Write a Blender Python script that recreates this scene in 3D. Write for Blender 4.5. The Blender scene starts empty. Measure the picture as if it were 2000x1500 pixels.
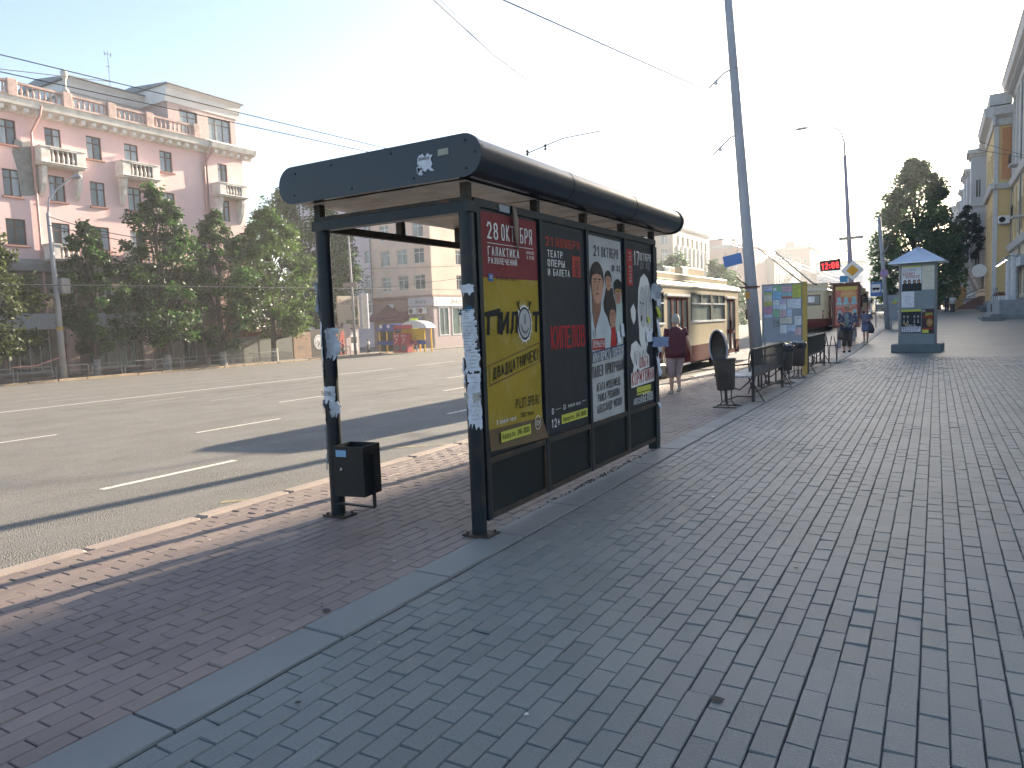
import bpy, math, random
from math import sin, cos, tan, pi, radians, sqrt, atan2, hypot
from mathutils import Vector as V, Matrix, noise
random.seed(7)
SC = bpy.context.scene
COL = SC.collection

# ------------------------------------------------------------------ camera
YAW, PITCH, ROLL, FPX, CAMH = radians(30.434), radians(4.802), radians(2.133), 1413.36, 1.6
FWD = V((-sin(YAW)*cos(PITCH), cos(YAW)*cos(PITCH), -sin(PITCH)))
_r = V((cos(YAW), sin(YAW), 0)); _u = _r.cross(FWD)
RGT = cos(ROLL)*_r - sin(ROLL)*_u
UPV = cos(ROLL)*_u + sin(ROLL)*_r
CAM = V((0, 0, CAMH))
cd = bpy.data.cameras.new('camera'); co = bpy.data.objects.new('camera', cd); COL.objects.link(co)
cd.sensor_width = 36; cd.lens = FPX/2000*36; cd.clip_start = .1; cd.clip_end = 4000
m = Matrix((RGT, UPV, -FWD)).transposed().to_4x4(); m.translation = CAM
co.matrix_world = m
SC.camera = co

# ------------------------------------------------------------------ light
SUN_EL, SUN_AZ = radians(17.0), radians(7.85)      # azimuth from +Y towards +X
w = bpy.data.worlds.new('World'); SC.world = w; w.use_nodes = True
nt = w.node_tree; bg = nt.nodes['Background']
sky = nt.nodes.new('ShaderNodeTexSky'); sky.sky_type = 'NISHITA'; sky.sun_disc = False
sky.sun_elevation = SUN_EL; sky.sun_rotation = SUN_AZ
sky.air_density = 1.0; sky.dust_density = 1.5; sky.ozone_density = 1.6; sky.altitude = 200
nt.links.new(sky.outputs[0], bg.inputs[0]); bg.inputs[1].default_value = 0.078
sd = bpy.data.lights.new('sun', 'SUN'); so = bpy.data.objects.new('sun', sd); COL.objects.link(so)
sd.energy = 5.0; sd.angle = radians(.55); sd.color = (1, .86, .66)
sdir = V((sin(SUN_AZ)*cos(SUN_EL), cos(SUN_AZ)*cos(SUN_EL), sin(SUN_EL)))
so.rotation_euler = sdir.to_track_quat('Z', 'Y').to_euler(); so.location = (5, 30, 40)
vs = SC.view_settings; vs.view_transform = 'Standard'; vs.look = 'None'; vs.gamma = 1; vs.exposure = 2.08

# ------------------------------------------------------------------ geometry helpers
def ray(x, y): return FWD + RGT*((x-1000)/FPX) - UPV*((y-750)/FPX)
def atX(x, y, X): d = ray(x, y); return CAM + d*(X/d.x)
def atY(x, y, Y): d = ray(x, y); return CAM + d*(Y/d.y)
def clamp(v, a=0., b=1.): return max(a, min(b, v))
def rise(X, Y):
    t = clamp((X+30)/25)
    return t*min(1.25, .02*max(0, Y-30))
KERB, FKERB = -5.7, -53.8
def GZ(X, Y):
    r = rise(X, Y)
    if X > KERB: return r
    if X > FKERB: return -.15 - .025*(KERB-X) + r
    return -1.25
ORG = {}
SPLIT = {'pilasters': 'pilaster', 'cornice_brackets': 'cornice_bracket', 'consoles': 'console', 'window_sills': 'window_sill', 'chimneys': 'chimney', 'stone_pilasters': 'stone_pilaster', 'ochre_pilasters': 'ochre_pilaster', 'roof_posts': 'roof_post', 'entrance_columns': 'entrance_column', 'downpipes': 'downpipe', 'shop_mannequins': 'mannequin', 'round_badges': 'round_badge', 'feet': 'foot', 'studs': 'stud', 'balusters': 'baluster', 'roof_balusters': 'roof_baluster', 'anchor_bolts': 'anchor_bolt', 'rivet_row': 'rivet', 'wall_mullions': 'wall_mullion', 'wall_rails': 'wall_rail', 'backrest_slats': 'backrest_slat', 'panel_joints': 'panel_joint', 'dark_panels': 'dark_panel', 'hangers': 'hanger', 'wire_brackets': 'wire_bracket', 'string_courses': 'string_course', 'steps': 'step', 'dentils': 'dentil', 'shop_signboard': 'shop_signboard', 'back_rails': 'back_rail', 'name_field': 'name_field', 'ticket_strip': 'ticket_strip', 'red_bands': 'red_band', 'bay_mouldings': 'bay_moulding', 'seat': 'seat', 'blue_bands': 'blue_band'}
class MB:
    def __init__(s): s.v = []; s.f = []; s.mi = []; s.cur = 0; s.cols = None; s.sm = False; s.blk = []
    def add(s, vs, fs, col=None):
        o = len(s.v); s.blk.append((o, len(s.f))); s.v += [V(p) for p in vs]
        for f in fs: s.f.append([i+o for i in f]); s.mi.append(s.cur)
        if col is not None:
            if s.cols is None: s.cols = [.5]*(len(s.f)-len(fs))
            s.cols += [col]*len(fs)
        return s
    def quad(s, a, b, c, d, col=None): return s.add([a, b, c, d], [(0, 1, 2, 3)], col)
    def box(s, x0, x1, y0, y1, z0, z1, M=None):
        p = [V((x, y, z)) for z in (z0, z1) for x, y in ((x0, y0), (x1, y0), (x1, y1), (x0, y1))]
        if M: p = [M @ q for q in p]
        return s.add(p, [(3, 2, 1, 0), (4, 5, 6, 7), (0, 1, 5, 4), (1, 2, 6, 5), (2, 3, 7, 6), (3, 0, 4, 7)])
    def bbox(s, x0, x1, y0, y1, z0, z1, b=.01, M=None):   # box with chamfered edges
        L = [(x0, x1, y0, y1, z0, z1)]
        def ring(i, z): return [V((x, y, z)) for x, y in ((x0+i+b*0, y0+i+b), (x0+i+b, y0+i), (x1-i-b, y0+i), (x1-i, y0+i+b), (x1-i, y1-i-b), (x1-i-b, y1-i), (x0+i+b, y1-i), (x0+i, y1-i-b))]
        rs = [ring(b, z0), ring(0, z0+b), ring(0, z1-b), ring(b, z1)]
        p = sum(rs, [])
        if M: p = [M @ q for q in p]
        f = [tuple(reversed(range(8))), tuple(range(24, 32))]
        for k in range(3):
            for i in range(8): f.append((k*8+i, k*8+(i+1) % 8, (k+1)*8+(i+1) % 8, (k+1)*8+i))
        return s.add(p, f)
    def bar(s, a, b, w, h=None, up=V((0, 0, 1))):          # rectangular bar between two points
        a, b = V(a), V(b); h = h or w; d = (b-a).normalized()
        if abs(d.dot(up)) > .98: up = V((0, 1, 0))
        x = d.cross(up).normalized(); z = x.cross(d)
        p = [q + x*i*w/2 + z*j*h/2 for q in (a, b) for i, j in ((-1, -1), (1, -1), (1, 1), (-1, 1))]
        return s.add(p, [(0, 3, 2, 1), (4, 5, 6, 7), (0, 1, 5, 4), (1, 2, 6, 5), (2, 3, 7, 6), (3, 0, 4, 7)])
    def tube(s, path, r, n=8, r1=None, cap=True):
        P = [V(p) for p in path]; N = len(P); up = None
        vs, fs = [], []
        for i, p in enumerate(P):
            d = (P[min(i+1, N-1)]-P[max(i-1, 0)]).normalized()
            if up is None: up = V((0, 0, 1)) if abs(d.z) < .9 else V((1, 0, 0))
            x = d.cross(up).normalized(); up = x.cross(d).normalized()
            rr = r if r1 is None else r+(r1-r)*i/(N-1)
            if isinstance(r, (list, tuple)): rr = r[i]
            vs += [p + x*rr*cos(2*pi*k/n) + up*rr*sin(2*pi*k/n) for k in range(n)]
        for i in range(N-1):
            for k in range(n): fs.append((i*n+k, i*n+(k+1) % n, (i+1)*n+(k+1) % n, (i+1)*n+k))
        if cap: fs += [tuple(reversed(range(n))), tuple(range((N-1)*n, N*n))]
        return s.add(vs, fs)
    def cyl(s, a, b, r, n=16, r1=None): return s.tube([a, b], r, n, r1)
    def lathe(s, c, prof, n=20, sx=1, sy=1):               # prof = [(radius, z)...] about the vertical through c
        c = V(c); vs = [c+V((r*cos(2*pi*k/n)*sx, r*sin(2*pi*k/n)*sy, z)) for r, z in prof for k in range(n)]
        fs = [(i*n+k, i*n+(k+1) % n, (i+1)*n+(k+1) % n, (i+1)*n+k) for i in range(len(prof)-1) for k in range(n)]
        fs += [tuple(reversed(range(n))), tuple(range((len(prof)-1)*n, len(prof)*n))]
        return s.add(vs, fs)
    def loft(s, secs, n=14):                               # secs = [(centre, rx, ry[, tilt])]
        vs = []
        for q in secs:
            c = V(q[0]); rot = q[3] if len(q) > 3 else 0
            for k in range(n):
                a = 2*pi*k/n; x, y = q[1]*cos(a), q[2]*sin(a)
                vs.append(c+V((x*cos(rot)-y*sin(rot), x*sin(rot)+y*cos(rot), 0)))
        fs = [(i*n+k, i*n+(k+1) % n, (i+1)*n+(k+1) % n, (i+1)*n+k) for i in range(len(secs)-1) for k in range(n)]
        fs += [tuple(reversed(range(n))), tuple(range((len(secs)-1)*n, len(secs)*n))]
        return s.add(vs, fs)
    def prism(s, pts, a, b):                                # polygon pts (V list) swept from offset a to offset b
        n = len(pts); a, b = V(a), V(b)
        return s.add([p+a for p in pts]+[p+b for p in pts], [tuple(range(n)), tuple(reversed(range(n, 2*n)))]+[(i, i+n, (i+1) % n+n, (i+1) % n) for i in range(n)])
    def ball(s, c, rx, ry, rz, n=12, m=8, M=None):
        c = V(c); vs = []
        for j in range(m+1):
            t = pi*j/m
            for k in range(n):
                q = V((rx*sin(t)*cos(2*pi*k/n), ry*sin(t)*sin(2*pi*k/n), rz*cos(t)))
                vs.append(c+(M @ q if M else q))
        return s.add(vs, [(j*n+k, (j+1)*n+k, (j+1)*n+(k+1) % n, j*n+(k+1) % n) for j in range(m) for k in range(n)])
    def build(s, name, mats, parent=None, smooth=False, auto=None):
        if name in SPLIT and parent is not None and 1 < len(s.blk) <= 100 and s.blk[0] == (0, 0):
            B = s.blk+[(len(s.v), len(s.f))]; r = None
            for (v0, f0), (v1, f1) in zip(B[:-1], B[1:]):
                q = MB(); q.v = s.v[v0:v1]; q.f = [[i-v0 for i in f] for f in s.f[f0:f1]]; q.mi = s.mi[f0:f1]; r = q.build(SPLIT[name], mats, parent, smooth, auto)
            return r
        me = bpy.data.meshes.new(name); o = bpy.data.objects.new(name, me); COL.objects.link(o)
        org = V((0, 0, 0))
        if parent is not None: org = ORG[parent]; o.parent = parent
        ORG[o] = org
        me.from_pydata([p-org for p in s.v], [], s.f)
        if not isinstance(mats, (list, tuple)): mats = [mats]
        for mm in mats: me.materials.append(mm)
        me.polygons.foreach_set('material_index', s.mi)
        if smooth or s.sm: me.polygons.foreach_set('use_smooth', [True]*len(s.f))
        if s.cols:
            a = me.attributes.new('rnd', 'FLOAT', 'FACE'); a.data.foreach_set('value', s.cols)
        me.update()
        if auto: 
            me.polygons.foreach_set('use_smooth', [True]*len(s.f))
            try: me.set_sharp_from_angle(angle=radians(auto))
            except Exception: pass
        return o
def tag(o, label=None, cat=None, group=None, kind=None):
    if label: o['label'] = label
    if cat: o['category'] = cat
    if group: o['group'] = group
    if kind: o['kind'] = kind
    return o
def thing(name, label, cat, loc=(0, 0, 0), group=None, rz=0):
    o = bpy.data.objects.new(name, None); COL.objects.link(o); o.location = loc; o.rotation_euler.z = rz
    o.empty_display_size = .2; ORG[o] = V(loc); tag(o, label, cat, group); return o
def kids(o): return [c for c in bpy.data.objects if c.parent == o]
def copy_tree(o, parent=None):
    c = o.copy(); COL.objects.link(c); ORG[c] = ORG[o]
    if parent is not None: c.parent = parent
    for ch in kids(o): copy_tree(ch, c)
    return c
def ground(name, mb, mt, **k):
    o = mb.build(name, mt, **k); o['kind'] = 'structure'; return o

# ------------------------------------------------------------------ materials
def L(r, g, b):
    f = lambda c: (c/255/12.92) if c/255 <= .04045 else ((c/255+.055)/1.055)**2.4
    return (f(r), f(g), f(b))
MC = {}
def mat(name, col, rough=.7, var=.12, scale=4., metal=0., bump=0., bscale=None, spec=.5, rnd=0., dirt=None, dscale=1.5, damt=.5, emit=0, stretch=None, coat=0):
    if name in MC: return MC[name]
    m = bpy.data.materials.new(name); m.use_nodes = True; n = m.node_tree.nodes; l = m.node_tree.links
    b = n['Principled BSDF']; b.inputs['Roughness'].default_value = rough; b.inputs['Metallic'].default_value = metal
    b.inputs['Specular IOR Level'].default_value = spec
    tc = n.new('ShaderNodeTexCoord'); src = tc.outputs['Object']
    if stretch:
        mp = n.new('ShaderNodeMapping'); mp.inputs['Scale'].default_value = stretch; l.new(src, mp.inputs[0]); src = mp.outputs[0]
    nz = n.new('ShaderNodeTexNoise'); nz.inputs['Scale'].default_value = scale; nz.inputs['Detail'].default_value = 6; l.new(src, nz.inputs['Vector'])
    mr = n.new('ShaderNodeMapRange'); mr.inputs[1].default_value = .3; mr.inputs[2].default_value = .7; mr.inputs[3].default_value = 1-var; mr.inputs[4].default_value = 1+var
    l.new(nz.outputs[0], mr.inputs[0])
    hsv = n.new('ShaderNodeHueSaturation'); hsv.inputs['Color'].default_value = (*col, 1); l.new(mr.outputs[0], hsv.inputs['Value'])
    out = hsv.outputs[0]
    if dirt:
        n2 = n.new('ShaderNodeTexNoise'); n2.inputs['Scale'].default_value = dscale; n2.inputs['Detail'].default_value = 8; n2.inputs['Roughness'].default_value = .65; l.new(src, n2.inputs['Vector'])
        m2 = n.new('ShaderNodeMapRange'); m2.inputs[1].default_value = .5; m2.inputs[2].default_value = .68; m2.inputs[3].default_value = 0; m2.inputs[4].default_value = damt; l.new(n2.outputs[0], m2.inputs[0])
        mx = n.new('ShaderNodeMix'); mx.data_type = 'RGBA'; l.new(m2.outputs[0], mx.inputs[0]); l.new(out, mx.inputs[6]); mx.inputs[7].default_value = (*dirt, 1); out = mx.outputs[2]
    if rnd:
        at = n.new('ShaderNodeAttribute'); at.attribute_name = 'rnd'
        m3 = n.new('ShaderNodeMapRange'); m3.inputs[3].default_value = 1-rnd; m3.inputs[4].default_value = 1+rnd; l.new(at.outputs['Fac'], m3.inputs[0])
        h3 = n.new('ShaderNodeHueSaturation'); l.new(out, h3.inputs['Color']); l.new(m3.outputs[0], h3.inputs['Value']); out = h3.outputs[0]
    l.new(out, b.inputs['Base Color'])
    if bump:
        n4 = n.new('ShaderNodeTexNoise'); n4.inputs['Scale'].default_value = bscale or scale*8; n4.inputs['Detail'].default_value = 4; l.new(src, n4.inputs['Vector'])
        bp = n.new('ShaderNodeBump'); bp.inputs['Strength'].default_value = bump; bp.inputs['Distance'].default_value = .01; l.new(n4.outputs[0], bp.inputs['Height']); l.new(bp.outputs[0], b.inputs['Normal'])
    if emit: b.inputs['Emission Color'].default_value = (*col, 1); b.inputs['Emission Strength'].default_value = emit
    if coat: b.inputs['Coat Weight'].default_value = coat
    MC[name] = m; return m
def glass(name, col, rough=.05):
    return mat(name, col, rough=rough, var=.25, scale=.7, spec=.8)
def leafmat(name, col, tr=.38):
    m = mat(name, col, rough=.5, var=.25, scale=1.2, rnd=.45, spec=.4)
    n = m.node_tree.nodes; l = m.node_tree.links; b = n['Principled BSDF']
    t = n.new('ShaderNodeBsdfTranslucent'); mx = n.new('ShaderNodeMixShader'); mx.inputs[0].default_value = tr
    cs = b.inputs['Base Color'].links[0].from_socket
    h = n.new('ShaderNodeHueSaturation'); h.inputs['Hue'].default_value = .512; h.inputs['Value'].default_value = 1.6; l.new(cs, h.inputs['Color'])
    l.new(h.outputs[0], t.inputs[0]); l.new(b.outputs[0], mx.inputs[1]); l.new(t.outputs[0], mx.inputs[2])
    l.new(mx.outputs[0], n['Material Output'].inputs[0]); return m

# ------------------------------------------------------------------ lettering drawn with strokes (condensed capitals)
_A = [(0, 0), (.5, 1), (1, 0)]
def _arc(cx, cy, rx, ry, a0, a1, n=8): return [(cx+rx*cos(radians(a0+(a1-a0)*i/n)), cy+ry*sin(radians(a0+(a1-a0)*i/n))) for i in range(n+1)]
_O = [(.25, 0), (.75, 0), (1, .2), (1, .8), (.75, 1), (.25, 1), (0, .8), (0, .2), (.25, 0)]
_B2 = [(0, .52), (.7, .52), (1, .4), (1, .12), (.7, 0), (0, 0)]
_P = [(0, 0), (0, 1), (.7, 1), (1, .87), (1, .58), (.7, .45), (0, .45)]
G = {
'0': [_O], '1': [[(.15, .8), (.6, 1), (.6, 0)]], '2': [[(0, .8), (.25, 1), (.75, 1), (1, .8), (1, .6), (0, 0), (1, 0)]],
'3': [[(0, .85), (.25, 1), (.75, 1), (1, .8), (.9, .55), (.4, .52)], [(.9, .5), (1, .2), (.75, 0), (.25, 0), (0, .15)]],
'4': [[(.8, 0), (.8, 1), (0, .3), (1, .3)]], '5': [[(1, 1), (.05, 1), (0, .55), (.7, .6), (1, .4), (1, .15), (.7, 0), (0, .05)]],
'6': [[(.9, 1), (.4, 1), (0, .6), (0, .2), (.3, 0), (.75, 0), (1, .2), (1, .4), (.7, .55), (0, .5)]], '7': [[(0, 1), (1, 1), (.35, 0)]],
'8': [[(.3, .53), (.05, .7), (.1, .9), (.35, 1), (.65, 1), (.9, .9), (.95, .7), (.7, .53), (1, .35), (1, .13), (.75, 0), (.25, 0), (0, .13), (0, .35), (.3, .53), (.7, .53)]],
'9': [[(1, .45), (.3, .45), (0, .6), (0, .85), (.3, 1), (.75, 1), (1, .8), (1, .3), (.6, 0), (.1, 0)]],
'А': [_A, [(.22, .33), (.78, .33)]], 'Б': [[(.95, 1), (0, 1), (0, 0)], _B2], 'В': [[(0, 0), (0, 1), (.65, 1), (.92, .9), (.92, .64), (.65, .52)], _B2],
'Г': [[(0, 0), (0, 1), (1, 1)]], 'Д': [[(0, -.16), (0, 0), (1, 0), (1, -.16)], [(.12, 0), (.3, 1), (.85, 1), (.85, 0)]], 'Е': [[(1, 1), (0, 1), (0, 0), (1, 0)], [(0, .52), (.85, .52)]],
'Ж': [[(.5, 0), (.5, 1)], [(0, 1), (.45, .5), (0, 0)], [(1, 1), (.55, .5), (1, 0)]], 'З': [[(0, .85), (.25, 1), (.75, 1), (1, .8), (.9, .55), (.4, .52)], [(.9, .5), (1, .2), (.75, 0), (.25, 0), (0, .15)]],
'И': [[(0, 1), (0, 0), (1, 1), (1, 0)]], 'Й': [[(0, 1), (0, 0), (1, 1), (1, 0)], [(.3, 1.2), (.5, 1.12), (.7, 1.2)]], 'К': [[(0, 0), (0, 1)], [(1, 1), (.1, .48), (1, 0)]],
'Л': [[(0, 0), (.2, .2), (.25, 1), (1, 1), (1, 0)]], 'М': [[(0, 0), (0, 1), (.5, .3), (1, 1), (1, 0)]], 'Н': [[(0, 0), (0, 1)], [(1, 0), (1, 1)], [(0, .5), (1, .5)]],
'О': [_O], 'П': [[(0, 0), (0, 1), (1, 1), (1, 0)]], 'Р': [_P], 'С': [[(1, .8), (.75, 1), (.25, 1), (0, .8), (0, .2), (.25, 0), (.75, 0), (1, .2)]],
'Т': [[(0, 1), (1, 1)], [(.5, 1), (.5, 0)]], 'У': [[(0, 1), (.5, .4)], [(1, 1), (.4, .1), (.05, 0)]], 'Ф': [[(.5, -.08), (.5, 1.08)], [(.3, .2), (.7, .2), (1, .35), (1, .68), (.7, .85), (.3, .85), (0, .68), (0, .35), (.3, .2)]],
'Х': [[(0, 0), (1, 1)], [(0, 1), (1, 0)]], 'Ц': [[(0, 1), (0, 0), (.85, 0), (.85, 1)], [(.85, 0), (1.05, 0), (1.05, -.18)]], 'Ч': [[(0, 1), (0, .6), (.25, .45), (1, .45)], [(1, 1), (1, 0)]],
'Ш': [[(0, 1), (0, 0), (1, 0), (1, 1)], [(.5, 0), (.5, 1)]], 'Щ': [[(0, 1), (0, 0), (1.1, 0), (1.1, -.15)], [(.5, 0), (.5, 1)], [(1, 0), (1, 1)]], 'Ы': [[(0, 1), (0, 0), (.5, 0), (.65, .15), (.65, .4), (.5, .52), (0, .52)], [(1, 1), (1, 0)]],
'Ь': [[(0, 1), (0, 0), (.7, 0), (1, .15), (1, .4), (.7, .52), (0, .52)]], 'Э': [[(0, .8), (.25, 1), (.75, 1), (1, .8), (1, .2), (.75, 0), (.25, 0), (0, .2)], [(.35, .5), (1, .5)]],
'Ю': [[(0, 0), (0, 1)], [(0, .5), (.35, .5)], [(.5, 0), (.85, 0), (1, .2), (1, .8), (.85, 1), (.5, 1), (.35, .8), (.35, .2), (.5, 0)]], 'Я': [[(1, 0), (1, 1), (.3, 1), (0, .87), (0, .58), (.3, .45), (1, .45)], [(.5, .45), (0, 0)]],
'S': [[(1, .82), (.75, 1), (.25, 1), (0, .82), (0, .62), (1, .4), (1, .18), (.75, 0), (.25, 0), (0, .18)]], 'E': [[(1, 1), (0, 1), (0, 0), (1, 0)], [(0, .52), (.85, .52)]], 'C': [[(1, .8), (.75, 1), (.25, 1), (0, .8), (0, .2), (.25, 0), (.75, 0), (1, .2)]],
'R': [_P, [(.5, .45), (1, 0)]], 'T': [[(0, 1), (1, 1)], [(.5, 1), (.5, 0)]], 'V': [[(0, 1), (.5, 0), (1, 1)]], 'I': [[(.5, 0), (.5, 1)]], 'P': [_P], 'L': [[(0, 1), (0, 0), (1, 0)]], 'O': [_O], 'B': [[(0, 0), (0, 1), (.65, 1), (.92, .9), (.92, .64), (.65, .52)], _B2],
'U': [[(0, 1), (0, .2), (.25, 0), (.75, 0), (1, .2), (1, 1)]], 'H': [[(0, 0), (0, 1)], [(1, 0), (1, 1)], [(0, .5), (1, .5)]], 'A': [_A, [(.22, .33), (.78, .33)]], 'K': [[(0, 0), (0, 1)], [(1, 1), (.1, .48), (1, 0)]], 'N': [[(0, 0), (0, 1), (1, 0), (1, 1)]],
'G': [[(1, .8), (.75, 1), (.25, 1), (0, .8), (0, .2), (.25, 0), (.75, 0), (1, .2), (1, .45), (.55, .45)]], 'Y': [[(0, 1), (.5, .5), (1, 1)], [(.5, .5), (.5, 0)]], 'M': [[(0, 0), (0, 1), (.5, .3), (1, 1), (1, 0)]], 'W': [[(0, 1), (.25, 0), (.5, .7), (.75, 0), (1, 1)]],
'k': [[(0, 0), (0, 1)], [(.9, .68), (.1, .3), (.9, 0)]], 'a': [[(.1, .62), (.3, .7), (.75, .7), (.95, .55), (.95, 0), (.2, 0), (0, .15), (.1, .38), (.95, .4)]], 's': [[(.95, .62), (.7, .7), (.2, .7), (0, .55), (.2, .38), (.8, .33), (1, .15), (.75, 0), (.1, 0), (0, .08)]],
'y': [[(0, .7), (.5, .05)], [(1, .7), (.35, -.25), (.1, -.25)]], 'r': [[(0, 0), (0, .7)], [(0, .45), (.4, .7), (.9, .68)]], 'u': [[(0, .7), (0, .12), (.3, 0), (.7, 0), (.95, .2)], [(.95, .7), (.95, 0)]], 'e': [[(0, .37), (.95, .37), (.9, .6), (.6, .7), (.3, .7), (0, .5), (0, .15), (.3, 0), (.85, 0)]],
'b': [[(0, 1), (0, 0), (.65, 0), (.95, .15), (.95, .55), (.65, .7), (0, .6)]], 't': [[(.4, .95), (.4, .1), (.6, 0), (.9, 0)], [(.05, .7), (.85, .7)]], 'v': [[(0, .7), (.5, 0), (1, .7)]], 'c': [[(.95, .6), (.7, .7), (.25, .7), (0, .5), (0, .15), (.3, 0), (.9, .05)]],
'o': [[(.3, 0), (.7, 0), (.95, .2), (.95, .5), (.7, .7), (.3, .7), (0, .5), (0, .2), (.3, 0)]], 'm': [[(0, 0), (0, .7), (.5, .65), (.5, 0)], [(.5, .6), (.95, .65), (.95, 0)]], 'p': [[(0, -.28), (0, .7), (.65, .7), (.95, .5), (.95, .2), (.65, 0), (0, 0)]], 'i': [[(.5, 0), (.5, .7)]], 'l': [[(.5, 0), (.5, 1)]],
'г': [[(0, 0), (0, .7), (.9, .7)]], 'п': [[(0, 0), (0, .7), (.9, .7), (.9, 0)]], 'н': [[(0, 0), (0, .7)], [(.9, 0), (.9, .7)], [(0, .36), (.9, .36)]], 'ж': [[(.5, 0), (.5, .7)], [(0, .7), (.5, .35), (0, 0)], [(1, .7), (.5, .35), (1, 0)]], 'и': [[(0, .7), (0, 0), (.9, .7), (.9, 0)]], 'й': [[(0, .7), (0, 0), (.9, .7), (.9, 0)], [(.25, .95), (.65, .95)]],
'в': [[(0, 0), (0, .7), (.7, .7), (.8, .5), (.6, .37), (0, .37)], [(.6, .37), (.95, .2), (.7, 0), (0, 0)]], 'з': [[(0, .65), (.6, .7), (.85, .5), (.4, .37)], [(.85, .3), (.85, .1), (.5, 0), (0, .05)]], 'л': [[(0, 0), (.2, .1), (.3, .7), (.9, .7), (.9, 0)]],
'!': [[(.5, 1), (.5, .3)], [(.5, .1), (.5, 0)]], '.': [[(.4, .0), (.4, .08)]], ',': [[(.4, .05), (.3, -.12)]], ':': [[(.4, .1), (.4, .2)], [(.4, .6), (.4, .7)]], '+': [[(.1, .5), (.9, .5)], [(.5, .15), (.5, .85)]], '-': [[(.1, .45), (.9, .45)]], '_': [[(0, 0), (1, 0)]], '/': [[(.1, 0), (.9, 1)]], '?': [[(.2, .8), (.5, 1), (.9, .8), (.5, .4), (.5, .2)]],
}
for cyr, lat in (('к', 'k'), ('о', 'o'), ('с', 'c'), ('р', 'p'), ('е', 'e'), ('а', 'a'), ('у', 'y'), ('т', 't'), ('е', 'e')): G[cyr] = G[lat]
G['т'] = [[(0, .7), (1, .7)], [(.5, .7), (.5, 0)]]; G['к'] = [[(0, 0), (0, .7)], [(.9, .7), (.05, .35), (.9, 0)]]; G['ф'] = G['Ф']
NARROW = {'.': .3, ',': .3, '!': .45, ':': .35, 'I': .45, 'i': .35, 'l': .35, '1': .75, ' ': .6}
WIDE = {'Ж': 1.45, 'Ш': 1.4, 'Щ': 1.45, 'М': 1.25, 'M': 1.25, 'Ы': 1.35, 'Ю': 1.45, 'Ф': 1.25, 'Д': 1.15, 'm': 1.4, 'ж': 1.4, 'W': 1.4}
class Plane:
    """flat surface: origin at top left, u to the right, w down, n outwards; text and shapes are added at a small real thickness above it"""
    def __init__(s, o, u, w_, n): s.o, s.u, s.w, s.n = V(o), V(u).normalized(), V(w_).normalized(), V(n).normalized()
    mp = None
    def p(s, x, y, h=0):
        if s.mp:
            for (a, b), (c, d) in zip(s.mp[:-1], s.mp[1:]):
                if y <= c or (c, d) == s.mp[-1]: y = b+(d-b)*(y-a)/(c-a); break
        return s.o+s.u*x+s.w*y+s.n*h
    def rect(s, mb, x0, x1, y0, y1, h=.002, col=None, slant=0, tilt=0):
        mb.add([s.p(x0, y1-tilt*0, h), s.p(x1, y1-tilt, h), s.p(x1+slant, y0-tilt, h), s.p(x0+slant, y0, h)], [(0, 1, 2, 3)], col)
    def poly(s, mb, pts, h=.002): mb.add([s.p(x, y, h) for x, y in reversed(pts)], [tuple(range(len(pts)))])
    def ell(s, mb, cx, cy, rx, ry, h=.002, n=18, a0=0, a1=360):
        s.poly(mb, [(cx+rx*cos(radians(a0+(a1-a0)*i/n)), cy+ry*sin(radians(a0+(a1-a0)*i/n))) for i in range(n if a1-a0 == 360 else n+1)], h)
    def line(s, mb, pts, t, h=.002):
        k = 0
        for (x0, y0), (x1, y1) in zip(pts[:-1], pts[1:]):
            d = hypot(x1-x0, y1-y0) or 1e-6; ex, ey = (x1-x0)/d*t/2, (y1-y0)/d*t/2
            x0_, y0_, x1_, y1_ = x0-ex*.9, y0-ey*.9, x1+ex*.9, y1+ey*.9
            hh = h+.00012*(k % 4); k += 1
            mb.add([s.p(x0_+ey, y0_-ex, hh), s.p(x0_-ey, y0_+ex, hh), s.p(x1_-ey, y1_+ex, hh), s.p(x1_+ey, y1_-ex, hh)], [(0, 1, 2, 3)])
    def text(s, mb, txt, x, y, width, height, t=.16, tilt=0, slant=0, h=.002, gap=.42):
        """text in the box whose baseline starts at (x, y); t = stroke thickness as a share of the height"""
        adv = [NARROW.get(c, WIDE.get(c, 1)) for c in txt]
        tot = sum(adv)+gap*(len(txt)-1); k = width/tot; th = min(t*height, .27*k); cx = 0; sl = tan(radians(tilt)); si = tan(radians(slant)); j = 0
        for c, a in zip(txt, adv):
            for st in G.get(c, []):
                q = []
                for gx, gy in st:
                    yy = th/2+(height-th)*gy if True else 0
                    xx = th/2+(max(a*k-th, .001))*(gx if a >= .5 or c == ' ' else gx)
                    px_, py_ = cx*k+xx+yy*si, -yy
                    q.append((x+px_, y+py_-px_*sl))
                s.line(mb, q, th, h+.0006*(j % 2)); j += 1
            cx += a+gap

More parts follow.
